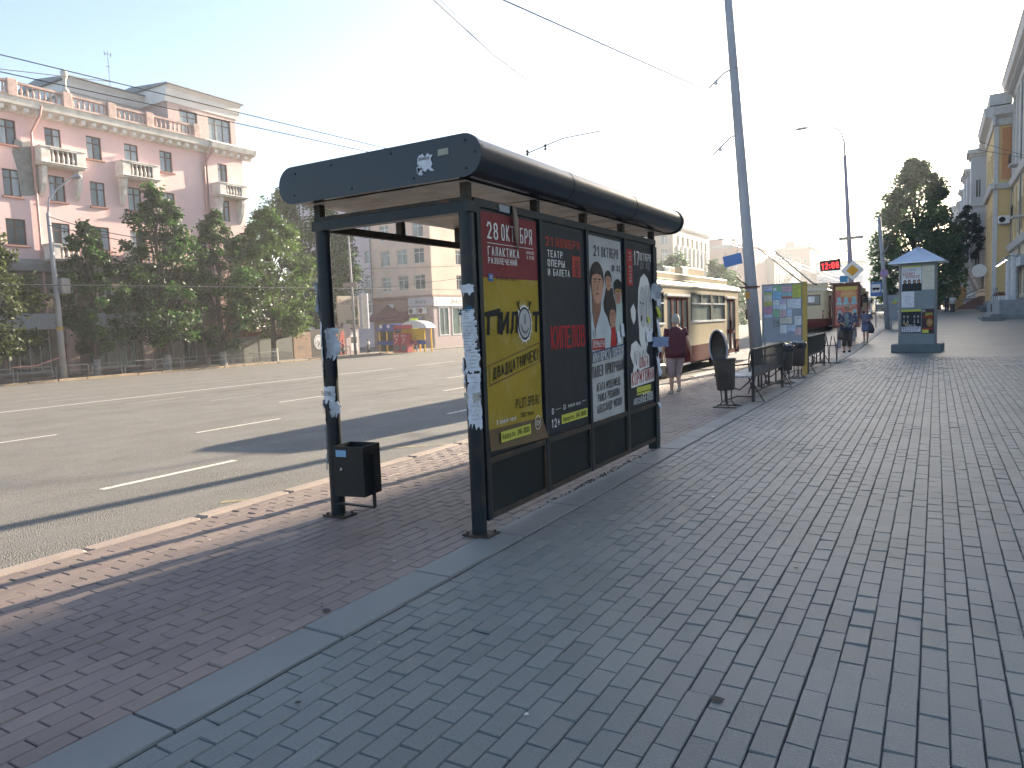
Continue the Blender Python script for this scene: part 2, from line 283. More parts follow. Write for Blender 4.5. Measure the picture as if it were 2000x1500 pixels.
# ------------------------------------------------------------------ facade helper
def wall_cells(mb, pl, W, H, ops, depth):
    """rectangular wall W x H on plane pl (w down) with real openings ops=[(x0,x1,y0,y1)] of given depth"""
    us = sorted({0, W, *[o[0] for o in ops], *[o[1] for o in ops]}); vs_ = sorted({0, H, *[o[2] for o in ops], *[o[3] for o in ops]})
    for i in range(len(us)-1):
        for j in range(len(vs_)-1):
            cx, cy = (us[i]+us[i+1])/2, (vs_[j]+vs_[j+1])/2
            if any(o[0] < cx < o[1] and o[2] < cy < o[3] for o in ops): continue
            mb.add([pl.p(us[i], vs_[j+1]), pl.p(us[i+1], vs_[j+1]), pl.p(us[i+1], vs_[j]), pl.p(us[i], vs_[j])], [(0, 1, 2, 3)])
    for x0, x1, y0, y1 in ops:
        a = [(x0, y0), (x1, y0), (x1, y1), (x0, y1)]
        for k in range(4):
            p, q = a[k], a[(k+1) % 4]
            mb.add([pl.p(*p), pl.p(*q), pl.p(*q, -depth), pl.p(*p, -depth)], [(0, 1, 2, 3)])
def pbox(mb, pl, x0, x1, y0, y1, h0, h1):
    P = [pl.p(x, y, h) for h in (h0, h1) for x, y in ((x0, y1), (x1, y1), (x1, y0), (x0, y0))]
    mb.add(P, [(3, 2, 1, 0), (4, 5, 6, 7), (0, 1, 5, 4), (1, 2, 6, 5), (2, 3, 7, 6), (3, 0, 4, 7)])
def window(pl, x0, x1, y0, y1, depth, root, mframe, mglass, style='T', fr=.07, curtain=None):
    f = MB(); d = -depth
    for a in ((x0, x0+fr, y0, y1), (x1-fr, x1, y0, y1), (x0+fr, x1-fr, y0, y0+fr), (x0+fr, x1-fr, y1-fr, y1)): pbox(f, pl, *a, d-.04, d+.06)
    W, H = x1-x0, y1-y0; c = (x0+x1)/2
    if style in 'TC':
        t = y0+H*.3
        pbox(f, pl, x0+fr, x1-fr, t-.035, t+.035, d-.03, d+.05); pbox(f, pl, c-.04, c+.04, y0+fr, t-.035, d-.03, d+.045) if style == 'T' else None
        pbox(f, pl, c-.04, c+.04, t+.035, y1-fr, d-.03, d+.045)
    elif style == 'G':
        n = max(2, int(W/.75))
        for i in range(1, n): pbox(f, pl, x0+W*i/n-.03, x0+W*i/n+.03, y0+fr, y1-fr, d-.03, d+.05)
        pbox(f, pl, x0+fr, x1-fr, y0+H*.25-.03, y0+H*.25+.03, d-.03, d+.045)
    elif style == 'S':
        pbox(f, pl, c-.03, c+.03, y0+fr, y1-fr, d-.03, d+.05)
    wo = f.build('window', mframe, root)
    g = MB(); g.add([pl.p(x0+fr, y1-fr, d), pl.p(x1-fr, y1-fr, d), pl.p(x1-fr, y0+fr, d), pl.p(x0+fr, y0+fr, d)], [(0, 1, 2, 3)]); g.build('pane', mglass, wo)
    if curtain and random.random() < .75:
        q = MB(); k = random.choice(((.0, .42), (.58, 1.), (0, 1), (0, .3), (.0, .42)))
        xa, xb = x0+fr+(W-2*fr)*k[0], x0+fr+(W-2*fr)*k[1]
        n = 8
        for i in range(n):
            u0, u1 = xa+(xb-xa)*i/n, xa+(xb-xa)*(i+1)/n; e0, e1 = .004+.0*(i % 2), .004
            q.add([pl.p(u0, y1-fr-.02, d+e0), pl.p(u1, y1-fr-.02, d+e1), pl.p(u1, y0+fr, d+e1), pl.p(u0, y0+fr, d+e0)], [(0, 1, 2, 3)])
        q.build('curtain', curtain, wo)
    return wo
# ================================================================== GROUND
def grid_sheet(name, X0, X1, Y0, Y1, xs, ys, m, dz=0):
    mb = MB(); nx, ny = len(xs), len(ys)
    mb.v = [V((x, y, GZ(min(max(x, X0+.001), X1-.001), y)+dz)) for y in ys for x in xs]
    mb.f = [[j*nx+i, j*nx+i+1, (j+1)*nx+i+1, (j+1)*nx+i] for j in range(ny-1) for i in range(nx-1)]; mb.mi = [0]*len(mb.f)
    return ground(name, mb, m)
YS = [-40, -20, 0, 15, 30] + [30+i*6 for i in range(1, 12)] + [120, 160, 240, 400, 700, 1000]

def asphalt_mat():
    m = mat('asphalt', (.185, .172, .154), rough=.78, var=.17, scale=.5, stretch=(1, .06, 1), dirt=(.125, .115, .105), dscale=.5, damt=.5, spec=.3)
    n = m.node_tree.nodes; l = m.node_tree.links; b = n['Principled BSDF']; tc = n['Texture Coordinate'] if 'Texture Coordinate' in n else n.new('ShaderNodeTexCoord')
    v = n.new('ShaderNodeTexVoronoi'); v.inputs['Scale'].default_value = 75; l.new(tc.outputs['Object'], v.inputs['Vector'])
    nz = n.new('ShaderNodeTexNoise'); nz.inputs['Scale'].default_value = 1.1; nz.inputs['Detail'].default_value = 5; l.new(tc.outputs['Object'], nz.inputs['Vector'])
    mr = n.new('ShaderNodeMapRange'); mr.inputs[1].default_value = .42; mr.inputs[2].default_value = .6; mr.inputs[3].default_value = .25; mr.inputs[4].default_value = 1.; l.new(nz.outputs[0], mr.inputs[0])
    bp = n.new('ShaderNodeBump'); bp.inputs['Distance'].default_value = .012; l.new(mr.outputs[0], bp.inputs['Strength']); l.new(v.outputs['Distance'], bp.inputs['Height']); l.new(bp.outputs[0], b.inputs['Normal'])
    src = b.inputs['Base Color'].links[0].from_socket                      # stones of mixed tone in the surface
    hs = n.new('ShaderNodeHueSaturation'); m2 = n.new('ShaderNodeMapRange'); m2.inputs[3].default_value = .72; m2.inputs[4].default_value = 1.25
    sp = n.new('ShaderNodeSeparateColor'); l.new(v.outputs['Color'], sp.inputs[0]); l.new(sp.outputs[0], m2.inputs[0]); l.new(m2.outputs[0], hs.inputs['Value']); l.new(src, hs.inputs['Color']); l.new(hs.outputs[0], b.inputs['Base Color'])
    return m
M_asph = asphalt_mat()
M_paint = mat('road_paint', (.62, .58, .5), rough=.7, var=.15, scale=9, dirt=(.25, .23, .2), dscale=14, damt=.8)
M_paintg = mat('worn_road_paint', (.34, .32, .28), rough=.75, var=.2, scale=9, dirt=(.2, .19, .17), dscale=6, damt=.9)
M_yel = mat('worn_yellow_paint', (.26, .215, .11), rough=.8, var=.3, scale=8, dirt=(.17, .155, .135), dscale=10, damt=1)
grid_sheet('road', FKERB, KERB, 0, 0, [FKERB, -45, -35, -28, -22, -16, -11, -8, KERB], YS, M_asph)
mb = MB(); mb.box(-1500, 1500, -600, 2600, -3.2, -3.0); ground('ground', mb, mat('earth', (.12, .11, .09), rough=.9))

def brick_mat(name, c1, c2, mortar, sx, sy):
    m = bpy.data.materials.new(name); m.use_nodes = True; n = m.node_tree.nodes; l = m.node_tree.links; b = n['Principled BSDF']; b.inputs['Roughness'].default_value = .5
    tc = n.new('ShaderNodeTexCoord'); mp = n.new('ShaderNodeMapping'); mp.inputs['Rotation'].default_value = (0, 0, pi/2); l.new(tc.outputs['Object'], mp.inputs[0])
    br = n.new('ShaderNodeTexBrick'); br.inputs['Scale'].default_value = 1; br.inputs['Brick Width'].default_value = sy; br.inputs['Row Height'].default_value = sx; br.inputs['Mortar Size'].default_value = .004
    br.inputs['Color1'].default_value = (*c1, 1); br.inputs['Color2'].default_value = (*c2, 1); br.inputs['Mortar'].default_value = (*mortar, 1); l.new(mp.outputs[0], br.inputs['Vector'])
    nz = n.new('ShaderNodeTexNoise'); nz.inputs['Scale'].default_value = .6; nz.inputs['Detail'].default_value = 8; l.new(tc.outputs['Object'], nz.inputs['Vector'])
    mr = n.new('ShaderNodeMapRange'); mr.inputs[1].default_value = .3; mr.inputs[2].default_value = .7; mr.inputs[3].default_value = .85; mr.inputs[4].default_value = 1.15; l.new(nz.outputs[0], mr.inputs[0])
    hs = n.new('ShaderNodeHueSaturation'); l.new(mr.outputs[0], hs.inputs['Value']); l.new(br.outputs['Color'], hs.inputs['Color']); l.new(hs.outputs[0], b.inputs['Base Color'])
    bp = n.new('ShaderNodeBump'); bp.inputs['Strength'].default_value = .5; bp.inputs['Distance'].default_value = .01; bp.invert = True; l.new(br.outputs['Fac'], bp.inputs['Height']); l.new(bp.outputs[0], b.inputs['Normal'])
    return m
BW, BL = .107, .222
GREYC, REDC = (.146, .158, .154), (.222, .17, .147)
M_gfar = brick_mat('grey_paving_far', tuple(c*.95 for c in GREYC), tuple(c*1.08 for c in GREYC), (.05, .05, .05), BW, BL)
M_rfar = brick_mat('red_paving_far', tuple(c*.95 for c in REDC), tuple(c*1.05 for c in REDC), (.07, .055, .045), BW, BL)
M_grey = mat('grey_paver', GREYC, rough=.52, var=.14, scale=.8, rnd=.1, bump=.4, bscale=230, dirt=(.24, .25, .25), dscale=170, damt=.75, spec=.45)
M_red = mat('red_paver', REDC, rough=.62, var=.16, scale=.9, rnd=.12, bump=.35, bscale=240, dirt=(.15, .115, .105), dscale=1.1, damt=.5, spec=.4)
M_sand = mat('joint_sand', (.045, .043, .038), rough=.95, var=.3, scale=30)
YN = 27.06
def paver_field(name, X0, X1, Y0, Y1, m, jx, seed):
    rd = random.Random(seed); mb = MB(); mb.cols = []; g, ch, hz = .0014, .0042, .0045
    nx = int(round((X1-X0)/BW)); w_ = (X1-X0)/nx
    offs = 0
    for i in range(nx):
        x = X0+i*w_; drift = rd.uniform(-.006, .006); off = (i % 2)*BL/2 + rd.uniform(-.004, .004)
        gx = g + (rd.random() < .1)*.002
        y = Y0-off
        while y < Y1:
            a, b_ = max(y, Y0)+g*1.6, min(y+BL, Y1)-g*1.6; y += BL
            if b_-a < .03: continue
            z = rd.gauss(0, .0012)+.006*noise.noise(V((x*.9, y*.9, 3))); tx, ty = rd.gauss(0, .0011), rd.gauss(0, .0014)
            xa, xb = x+gx, x+w_-g; sk = rd.gauss(0, .0008)
            xa += sk; xb += sk
            P = [(xa, a, z-hz-.003), (xb, a, z-hz-.003), (xb, b_, z-hz-.003), (xa, b_, z-hz-.003), (xa+ch, a+ch, z-tx-ty), (xb-ch, a+ch, z+tx-ty), (xb-ch, b_-ch, z+tx+ty), (xa+ch, b_-ch, z-tx+ty)]
            mb.add(P, [(4, 5, 6, 7), (0, 1, 5, 4), (1, 2, 6, 5), (2, 3, 7, 6), (3, 0, 4, 7)], clamp(rd.gauss(.5, .2)))
    o = ground(name, mb, m)
    return o
paver_field('pavement', -2.63, 3.4, -1.5, YN, M_grey, 0, 1)
paver_field('pavement_red', -5.52, -2.95, -1.5, YN, M_red, 0, 2)
mb = MB(); mb.box(-5.55, 3.4, -1.5, YN, -.4, -.012); ground('paving_bed', mb, M_sand)
grid_sheet('pavement_far', -2.63, 99, 0, 0, [-2.63, 0, 3, 8, 12], [y for y in [YN, 30]+YS if y >= YN][0:1]+[y for y in YS if y >= 30], M_gfar)
grid_sheet('pavement_side', 3.4, 99, 0, 0, [3.4, 8, 12], [-40, 0, 15, YN], M_gfar)
grid_sheet('pavement_behind', -5.5, 99, 0, 0, [-5.5, -2, 3.4], [-40, -20, -1.5], M_gfar)
grid_sheet('pavement_red_far', -5.52, -2.95, 0, 0, [-5.52, -2.95], [YN]+[y for y in YS if y >= 30], M_rfar)
# concrete strip between the two pavings
M_conc = mat('concrete_strip', (.185, .188, .182), rough=.62, var=.12, scale=1.6, bump=.25, bscale=120, dirt=(.15, .155, .15), dscale=1.4, damt=.4)
mb = MB(); y = -1.2; rd = random.Random(5)
while y < 100:
    L_ = .97; z0, z1 = rise(0, y), rise(0, y+L_)
    e = .003+rd.uniform(-.002, .003) if y < 27 else .012
    x0, x1 = -2.945, -2.654+rd.uniform(-.004, .004)
    mb.add([(x0, y+.004, z0+e-.02), (x1, y+.004, z0+e-.02), (x1, y+L_-.004, z1+e-.02), (x0, y+L_-.004, z1+e-.02), (x0+.006, y+.01, z0+e), (x1-.006, y+.01, z0+e), (x1-.006, y+L_-.01, z1+e), (x0+.006, y+L_-.01, z1+e)], [(4, 5, 6, 7), (0, 1, 5, 4), (1, 2, 6, 5), (2, 3, 7, 6), (3, 0, 4, 7)])
    y += L_
ground('concrete_strip', mb, M_conc)
# kerbs
M_kerb = mat('kerb_stone', (.33, .26, .215), rough=.8, var=.16, scale=3, bump=.4, bscale=90, dirt=(.2, .17, .14), dscale=6, damt=.5)
M_kerb2 = mat('far_kerb_stone', (.42, .31, .2), rough=.85, var=.2, scale=1.5, bump=.3, dirt=(.2, .15, .11), dscale=1.2, damt=.6)
mb = MB(); y = -2; rd = random.Random(9)
while y < 110:
    L_ = 1.0; z = rise(-5.6, y+.5); e = rd.uniform(-.008, .008); dx = rd.uniform(-.004, .004)
    mb.bbox(-5.70+dx, -5.53, y+.004, y+L_-.004, z-.35, z+.003+e, .022); y += L_
ground('kerb', mb, M_kerb)
mb = MB(); y = 0
while y < 72:
    e = rd.uniform(-.03, .03); mb.bbox(FKERB, FKERB-.2, y+.02, y+1.9, -1.6, -1.14+e, .02) if False else mb.bbox(FKERB-.2, FKERB+rd.uniform(-.03, .03), y+.02, y+1.96, -1.6, -1.2+e, .02); y += 2
ground('kerb_far', mb, M_kerb2)
mb = MB(); mb.box(-400, FKERB-.1, -40, 1000, -1.6, -1.25); ground('pavement_opposite', mb, mat('opposite_pavement', (.2, .17, .145), rough=.85, var=.2, scale=.4, dirt=(.1, .085, .07), dscale=.2))
# lane markings
mk = MB(); mg = MB()
def mark(mb, X, ya, yb, wd=.15):
    n = max(1, int((yb-ya)/6))
    for i in range(n):
        a, b_ = ya+(yb-ya)*i/n, ya+(yb-ya)*(i+1)/n
        mb.add([(X-wd/2, a, GZ(X-wd/2, a)+.004), (X+wd/2, a, GZ(X+wd/2, a)+.004), (X+wd/2, b_, GZ(X+wd/2, b_)+.004), (X-wd/2, b_, GZ(X-wd/2, b_)+.004)], [(0, 1, 2, 3)])
y = 4.81-7.2*2
while y < 220: mark(mk, -8.71, y, y+1.95, .13); y += 7.25
y = 7.64-7.6*2
while y < 220: mark(mk, -12.55, y, y+2.1, .13); y += 8.3
y = 6.1-8.3
while y < 220: mark(mk if y < 60 else mg, -16.2, y, y+2.2, .13); y += 8.3
y = 14.9-16
while y < 200: mark(mg, -19.9, y, y+2, .14); y += 8
mark(mk, -26.0, -30, 300, .2)
y = 6
while y < 200: mark(mg, -23.0, y, y+2.2, .14); mark(mg, -29.35, y+.8, y+3, .14); mark(mg, -32.15, y+1, y+3.2, .14); y += 8
ground('lane_marking', mk, M_paint); ground('worn_lane_marking', mg, M_paintg)
mb = MB()
for a, b_, w_ in (((-5.95, 5.3), (-6.5, 4.9), .1), ((-5.9, 3.7), (-6.25, 3.0), .05), ((-5.9, 8.9), (-7.2, 8.1), .1), ((-5.95, 2.9), (-5.9, 5.2), .05)):
    a_ = V((*a, GZ(*a)+.004)); b__ = V((*b_, GZ(*b_)+.004)); s_ = (b__-a_).cross(V((0, 0, 1))).normalized()*w_/2
    mb.add([a_-s_, b__-s_, b__+s_, a_+s_], [(0, 1, 2, 3)])
ground('yellow_marking', mb, M_yel)
# cracks and manhole on the roadway
mb = MB()
rd = random.Random(3)
for (x, y, L_) in ((-23.4, 18, 1.6), (-21.6, 20.5, 1.5), (-14.5, 16, 2.5), (-16, 23.5, 3), (-12, 19.5, 2)):
    p = V((x, y, 0)); pts = []
    for i in range(7): pts.append(V((p.x, p.y, GZ(p.x, p.y)+.005))); p += V((rd.uniform(-.12, .12), L_/6, 0))
    for a, b_ in zip(pts[:-1], pts[1:]): mb.add([a-V((.02, 0, 0)), a+V((.02, 0, 0)), b_+V((.03, 0, 0)), b_-V((.03, 0, 0))], [(0, 1, 2, 3)])
ground('road_crack', mb, mat('crack_filler', (.05, .045, .04), rough=.9))
# litter and specks on the paving
mb = MB(); mw = MB(); rd = random.Random(11)
for i in range(90):
    x, y = rd.uniform(-5.3, 2.2), rd.uniform(1.2, 16)
    r = rd.choice((.006, .008, .012, .015)); a = rd.uniform(0, pi); t = mb if rd.random() < .6 else mw
    if rd.random() < .08: r = .03
    pts = [(x+r*cos(a+2*pi*k/6)*rd.uniform(.6, 1.2), y+r*sin(a+2*pi*k/6)*rd.uniform(.6, 1.2), .009) for k in range(6)]
    t.add(pts, [tuple(range(6))])
o = mb.build('chewing_gum_spots', mat('gum', (.03, .03, .03), rough=.8)); o['kind'] = 'stuff'
o = mw.build('litter_specks', mat('litter', (.55, .52, .48), rough=.8)); o['kind'] = 'stuff'

# ================================================================== BUS SHELTER
def nav(name, c=(.011, .016, .021), **k):
    d = dict(rough=.38, var=.2, scale=3, dirt=(.05, .035, .025), dscale=5, damt=.5, bump=.08, bscale=60, spec=.28); d.update(k)
    return mat(name, c, **d)
M_nav = nav('shelter_paint'); M_canopy = nav('canopy_paint', (.013, .02, .03), rough=.27, scale=1.2, bscale=4, spec=.4, dirt=(.022, .022, .025), dscale=2, damt=.6)
M_rust = nav('rusty_frame', (.035, .03, .024), rough=.6, dirt=(.12, .055, .025), dscale=7, damt=.7)
M_soff = mat('soffit_panel', (.62, .57, .5), rough=.5, var=.18, scale=3, dirt=(.2, .16, .12), dscale=2.5, damt=.6)
M_lowp = mat('lower_panel', (.009, .012, .013), rough=.6, var=.3, scale=1.5, spec=.2, dirt=(.02, .02, .018), dscale=3, damt=.5)
ZS = 2.62
sh = thing('bus_shelter', 'dark blue bus shelter with a rounded canopy and four large posters on its back wall', 'bus shelter', (-3.7, 6.5, 0))
def capsule(x0, x1, z0, z1, n=12):
    r = (z1-z0)/2; zc = (z0+z1)/2
    return [(x1-r+r*cos(a), zc+r*sin(a)) for a in [(-pi/2)+pi*i/n for i in range(n+1)]]+[(x0+r+r*cos(a), zc+r*sin(a)) for a in [pi/2+pi*i/n for i in range(n+1)]]
CX0, CX1, CY0, CY1, CZ0, CZ1 = -4.68, -2.72, 4.33, 8.95, 2.645, 2.918
pr = capsule(CX0, CX1, CZ0, CZ1, 14)
mb = MB(); n = len(pr)
ysec = [CY0+.02, 5.85, 5.856, 7.4, 7.406, CY1-.02]
for j, y in enumerate(ysec): mb.v += [V((x, y, z)) for x, z in pr]
for j in range(len(ysec)-1):
    for i in range(n): mb.f.append([j*n+i, j*n+(i+1) % n, (j+1)*n+(i+1) % n, (j+1)*n+i]); mb.mi.append(0)
o = mb.build('canopy', M_canopy, sh, smooth=True); CANOPY = o
for yy in (5.85, 7.4):                                   # joint flashing between the canopy sheets
    q = capsule(CX0-.003, CX1+.003, CZ0-.003, CZ1+.003, 14); m2 = MB()
    m2.v = [V((x, yy-.02, z)) for x, z in q]+[V((x, yy+.02, z)) for x, z in q]; m2.f = [[i, (i+1) % n, (i+1) % n+n, i+n] for i in range(n)]; m2.mi = [0]*n; m2.build('canopy_joint', M_canopy, o, smooth=True)
for yy, s_ in ((CY0, -1), (CY1, 1)):
    m2 = MB(); q = capsule(CX0-.012, CX1+.012, CZ0-.012, CZ1+.012, 16)
    m2.prism([V((x, yy, z)) for x, z in (q if s_ > 0 else q)], (0, -.02, 0), (0, .02, 0))
    m2.build('end_cap', M_canopy, sh)
    m3 = MB()
    for xx, zz in ((-4.52, 2.7), (-4.5, 2.87), (-3.9, 2.68), (-3.3, 2.68), (-2.84, 2.69), (-2.76, 2.79), (-2.84, 2.88), (-3.5, 2.885), (-4.1, 2.885)): m3.cyl((xx, yy-.026, zz), (xx, yy-.018, zz), .008, 8)
    m3.build('rivet_row', M_nav, sh)
for i in range(4):
    y0, y1 = 4.4+i*1.13, 4.4+(i+1)*1.13-.03; m2 = MB(); nx, ny = 6, 8
    for a in range(nx+1):
        for b_ in range(ny+1): m2.v.append(V((-4.53+1.62*a/nx, y0+(y1-y0)*b_/ny, 2.634+.004*noise.noise(V((a*.7, b_*.6+i*3, i))))))
    for a in range(nx):
        for b_ in range(ny): m2.f.append([a*(ny+1)+b_, a*(ny+1)+b_+1, (a+1)*(ny+1)+b_+1, (a+1)*(ny+1)+b_]); m2.mi.append(0)
    m2.build('soffit_panel', M_soff, sh, smooth=True)
def post(x, y, r, z1):
    m2 = MB(); m2.tube([(x, y, .01), (x, y, 1.2), (x, y, z1)], r, 20); o = m2.build('post', M_nav, sh, auto=50)
    m2 = MB(); m2.box(x-.1, x+.13, y-.09, y+.09, .0, .014, Matrix.Translation((0, 0, .004))); m2.build('base_plate', M_rust, o)
    m2 = MB()
    for a, b_ in ((-.07, -.06), (.1, -.06), (.1, .06), (-.07, .06)): m2.cyl((x+a, y+b_, .018), (x+a, y+b_, .035), .011, 6)
    m2.build('anchor_bolts', M_rust, o)
    return o
P1 = post(-4.44, 4.52, .062, 2.42); P2 = post(-2.99, 4.52, .058, 2.42); post(-4.44, 8.5, .06, 2.42)
m2 = MB(); m2.box(-3.04, -2.93, 8.44, 8.56, 0, 2.45); m2.build('post', M_nav, sh)
# rails and short uprights below the canopy
m2 = MB(); m2.box(-4.5, -2.92, 4.46, 4.55, 2.42, 2.5); m2.build('cross_rail', M_nav, sh)
m2 = MB(); m2.box(-4.47, -2.95, 4.46, 4.55, 2.502, 2.53); m2.build('rusty_rail', M_rust, sh)
m2 = MB(); m2.box(-4.47, -4.41, 4.55, 8.5, 2.42, 2.48); m2.build('front_rail', M_rust, sh)
m2 = MB(); m2.box(-3.02, -2.94, 4.55, 8.56, 2.475, 2.535); m2.build('back_rail', M_nav, sh)
m2 = MB(); m2.box(-4.47, -2.95, 8.46, 8.54, 2.42, 2.5); m2.build('cross_rail', M_nav, sh)
for x in (-4.44, -2.975):
    for y in (4.5, 5.56, 6.54, 7.53, 8.5):
        m2 = MB(); m2.box(x-.032, x+.032, y-.03, y+.03, 2.48 if x < -4 or y > 4.6 else 2.53, 2.65); m2.build('upright', M_rust, sh)
# back wall frame
XB = -2.97
YD = [4.6, 5.585, 6.545, 7.545, 8.5]
m2 = MB()
for i, y in enumerate(YD):
    m2.box(XB-.035, XB+.035, y-.025, y+.025, .1, 2.475)
m2.build('wall_mullions', M_nav, sh)
m2 = MB()
for y0, y1 in zip(YD[:-1], YD[1:]):
    m2.box(XB-.03, XB+.03, y0+.025, y1-.025, .53, .58); m2.box(XB-.03, XB+.03, y0+.025, y1-.025, .1, .145)
    m2.box(XB+.012, XB+.03, y0+.025, y0+.05, .145, .53); m2.box(XB+.012, XB+.03, y1-.05, y1-.025, .145, .53)
m2.build('wall_rails', M_rust, sh)
for y0, y1 in zip(YD[:-1], YD[1:]):
    m2 = MB(); m2.box(XB-.012, XB+.008, y0+.025, y1-.025, .145, .53); m2.build('lower_panel', M_lowp, sh)
    m2 = MB(); m2.box(XB-.012, XB+.008, y0+.025, y1-.025, .58, 2.475); m2.build('upper_panel', M_nav, sh)
# ------------------------------------------------------------------ posters
def paint(name, c, **k):
    d = dict(rough=.55, var=.12, scale=3.0, bump=.3, bscale=7, spec=.18); d.update(k); return mat(name, c, **d)
C_dkred = paint('poster_dark_red', (.17, .028, .03)); C_must = paint('poster_mustard', (.29, .2, .02), dirt=(.42, .36, .2), dscale=5, damt=.25)
C_pblk = paint('poster_black', (.022, .024, .028), rough=.45, bump=.4); C_pwht = paint('poster_white', (.36, .355, .34), rough=.5); C_ltxt = paint('poster_white_ink', (.62, .6, .56), bump=0)
C_ink = paint('poster_ink', (.012, .012, .013), bump=0); C_red = paint('poster_red', (.33, .022, .022), bump=0); C_orng = paint('poster_orange_red', (.32, .045, .03), bump=0)
C_blue = paint('poster_blue', (.06, .12, .3), bump=0); C_yg = paint('poster_lime', (.46, .45, .07), bump=0); C_navy = paint('poster_navy', (.03, .05, .11), bump=0)
C_skin = paint('printed_skin', (.38, .2, .13), bump=0); C_skin2 = paint('printed_shadow_skin', (.2, .1, .065), bump=0); C_shirt = paint('printed_shirt', (.42, .45, .46), bump=0); C_hair = paint('printed_hair', (.035, .028, .025), bump=0)
C_mint = paint('printed_mint', (.36, .42, .37), bump=0); C_grey = paint('printed_grey', (.28, .28, .28), bump=0); C_gold = paint('printed_gold', (.28, .17, .05), bump=0)
class Poster:
    def __init__(s, root, pl, label=None, name='poster'): s.root, s.pl, s.l, s.name, s.lab = root, pl, {}, name, label; s.o = None
    def base(s, pts, m, h=0):
        b_ = MB(); s.pl.poly(b_, pts, h); s.o = b_.build(s.name, m, s.root); 
        if s.lab: s.o['label'] = s.lab
    def mesh(s, pts_grid, m): pass
    def L(s, m, nm='lettering'):
        if (m.name, nm) not in s.l: s.l[(m.name, nm)] = (MB(), m)
        return s.l[(m.name, nm)][0]
    def done(s):
        for (k, nm), (b_, m) in s.l.items():
            if b_.f: b_.build(nm, m, s.o)
def bposter(i, y0, y1, ztop, lab): return Poster(sh, Plane((XB+.014, y0, ztop), (0, 1, 0), (0, 0, -1), (1, 0, 0)), lab)
# poster 1: yellow with a red head
p = bposter(0, 4.655, 5.555, 2.45, 'mustard yellow concert poster with dark red top and a peeling lower edge')
PW = .875
b_ = MB(); nx, ny = 12, 30
def p1z(u, v):                                            # the sheet curls away from the board along its lower edge
    e = max(0, v-1.62); return .004*noise.noise(V((u*4, v*3, 0)))*.6+e*e*.5*(.35+u*.9)+.001
for j in range(ny+1):
    for i in range(nx+1):
        u, v = PW*i/nx, 1.86*j/ny
        b_.v.append(p.pl.p(u+max(0, v-1.66)*.25*(u/PW), v-(.03*(v/1.86)**8*(1-u/PW)), p1z(u, v)))
for j in range(ny):
    for i in range(nx): b_.f.append([j*(nx+1)+i+1, j*(nx+1)+i, (j+1)*(nx+1)+i, (j+1)*(nx+1)+i+1]); b_.mi.append(0 if 1.86*(j+.5)/ny < .5 else (2 if 1.86*(j+.5)/ny > 1.7 else 1))
p.o = b_.build('poster', [C_dkred, C_must, paint('poster_umber', (.12, .08, .04))], sh, smooth=True); p.o['label'] = p.lab
H_ = .007; p.pl.mp = [(-1, -.82), (0, 0), (.6, .49), (1.07, .935), (1.3, 1.17), (1.475, 1.32), (1.6, 1.55), (1.7, 1.68), (1.86, 1.86), (2.2, 2.2)]
wt = p.L(C_ltxt); k_ = p.L(C_ink)
p.pl.text(wt, '28', .075, .245, .16, .155, .2, h=H_); p.pl.text(wt, 'ОКТЯБРЯ', .285, .245, .5, .155, .17, h=H_)
p.pl.line(wt, [(.075, .285), (.8, .285)], .006, H_)
p.pl.text(wt, 'ГАЛАКТИКА', .075, .40, .48, .085, .2, h=H_); p.pl.text(wt, 'РАЗВЛЕЧЕНИЙ', .075, .475, .44, .058, .2, h=H_)
pk = p.L(C_orng); p.pl.text(wt, 'НАЧАЛО', .68, .345, .13, .032, .2, h=H_); p.pl.text(wt, 'В 19:00', .69, .395, .12, .035, .2, h=H_)
bl = p.L(C_blue, 'social_badge'); p.pl.rect(bl, .07, .14, .57, .635, H_); p.pl.text(p.L(C_ltxt), 'vk', .082, .618, .045, .042, .2, h=H_+.003)
p.pl.text(k_, 'vk.com/pilot_spb_ru', .18, .62, .34, .032, .16, h=H_)
# hand drawn band name
for x, w_, c in ((.02, .19, 'П'), (.215, .13, 'И'), (.37, .12, 'Л'), (.74, .13, 'Т')): p.pl.text(k_, c, x, 1.07, w_, .185, .2, tilt=2, slant=6, h=H_)
p.pl.poly(k_, [(.0, .885), (.2, .855), (.235, .862), (.2, .9), (.0, .92)], H_+.0022)
wf = p.L(C_ltxt, 'smiling_letter'); p.pl.ell(wf, .61, .985, .125, .16, H_-.001); p.pl.ell(p.L(C_ink, 'letter_outline'), .61, .985, .112, .142, H_+.0004); p.pl.ell(p.L(C_pwht, 'letter_face'), .61, .985, .098, .125, H_+.0012)
ik = p.L(C_ink, 'letter_features')
for x in (.6, .625): p.pl.line(ik, [(x, .91), (x, .99)], .008, H_+.0022)
p.pl.line(ik, [(.545, 1.0), (.565, 1.045), (.6, 1.065), (.64, 1.062), (.67, 1.03)], .009, H_+.0022)
for x, y in ((.57, 1.047), (.6, 1.063), (.635, 1.063)): p.pl.line(ik, [(x, y-.015), (x+.002, y+.018)], .005, H_+.0028)
for a in range(26):
    if a % 2 == 0: t = 2*pi*a/26; p.pl.poly(wf, [(.61+.12*cos(t-.06), .985+.15*sin(t-.06)), (.61+.15*cos(t), .985+.19*sin(t)), (.61+.12*cos(t+.06), .985+.15*sin(t+.06))], H_-.0012)
for s_ in (-1, 1): p.pl.line(ik, [(.61+s_*.075, .87), (.61+s_*.1, .82), (.61+s_*.12, .8)], .014, H_+.002); p.pl.line(ik, [(.61+s_*.1, .83), (.61+s_*.075, .79)], .01, H_+.002)
rr = p.L(mat('frame_ink', (.1, .03, .02)), 'frame_line'); T_ = .17
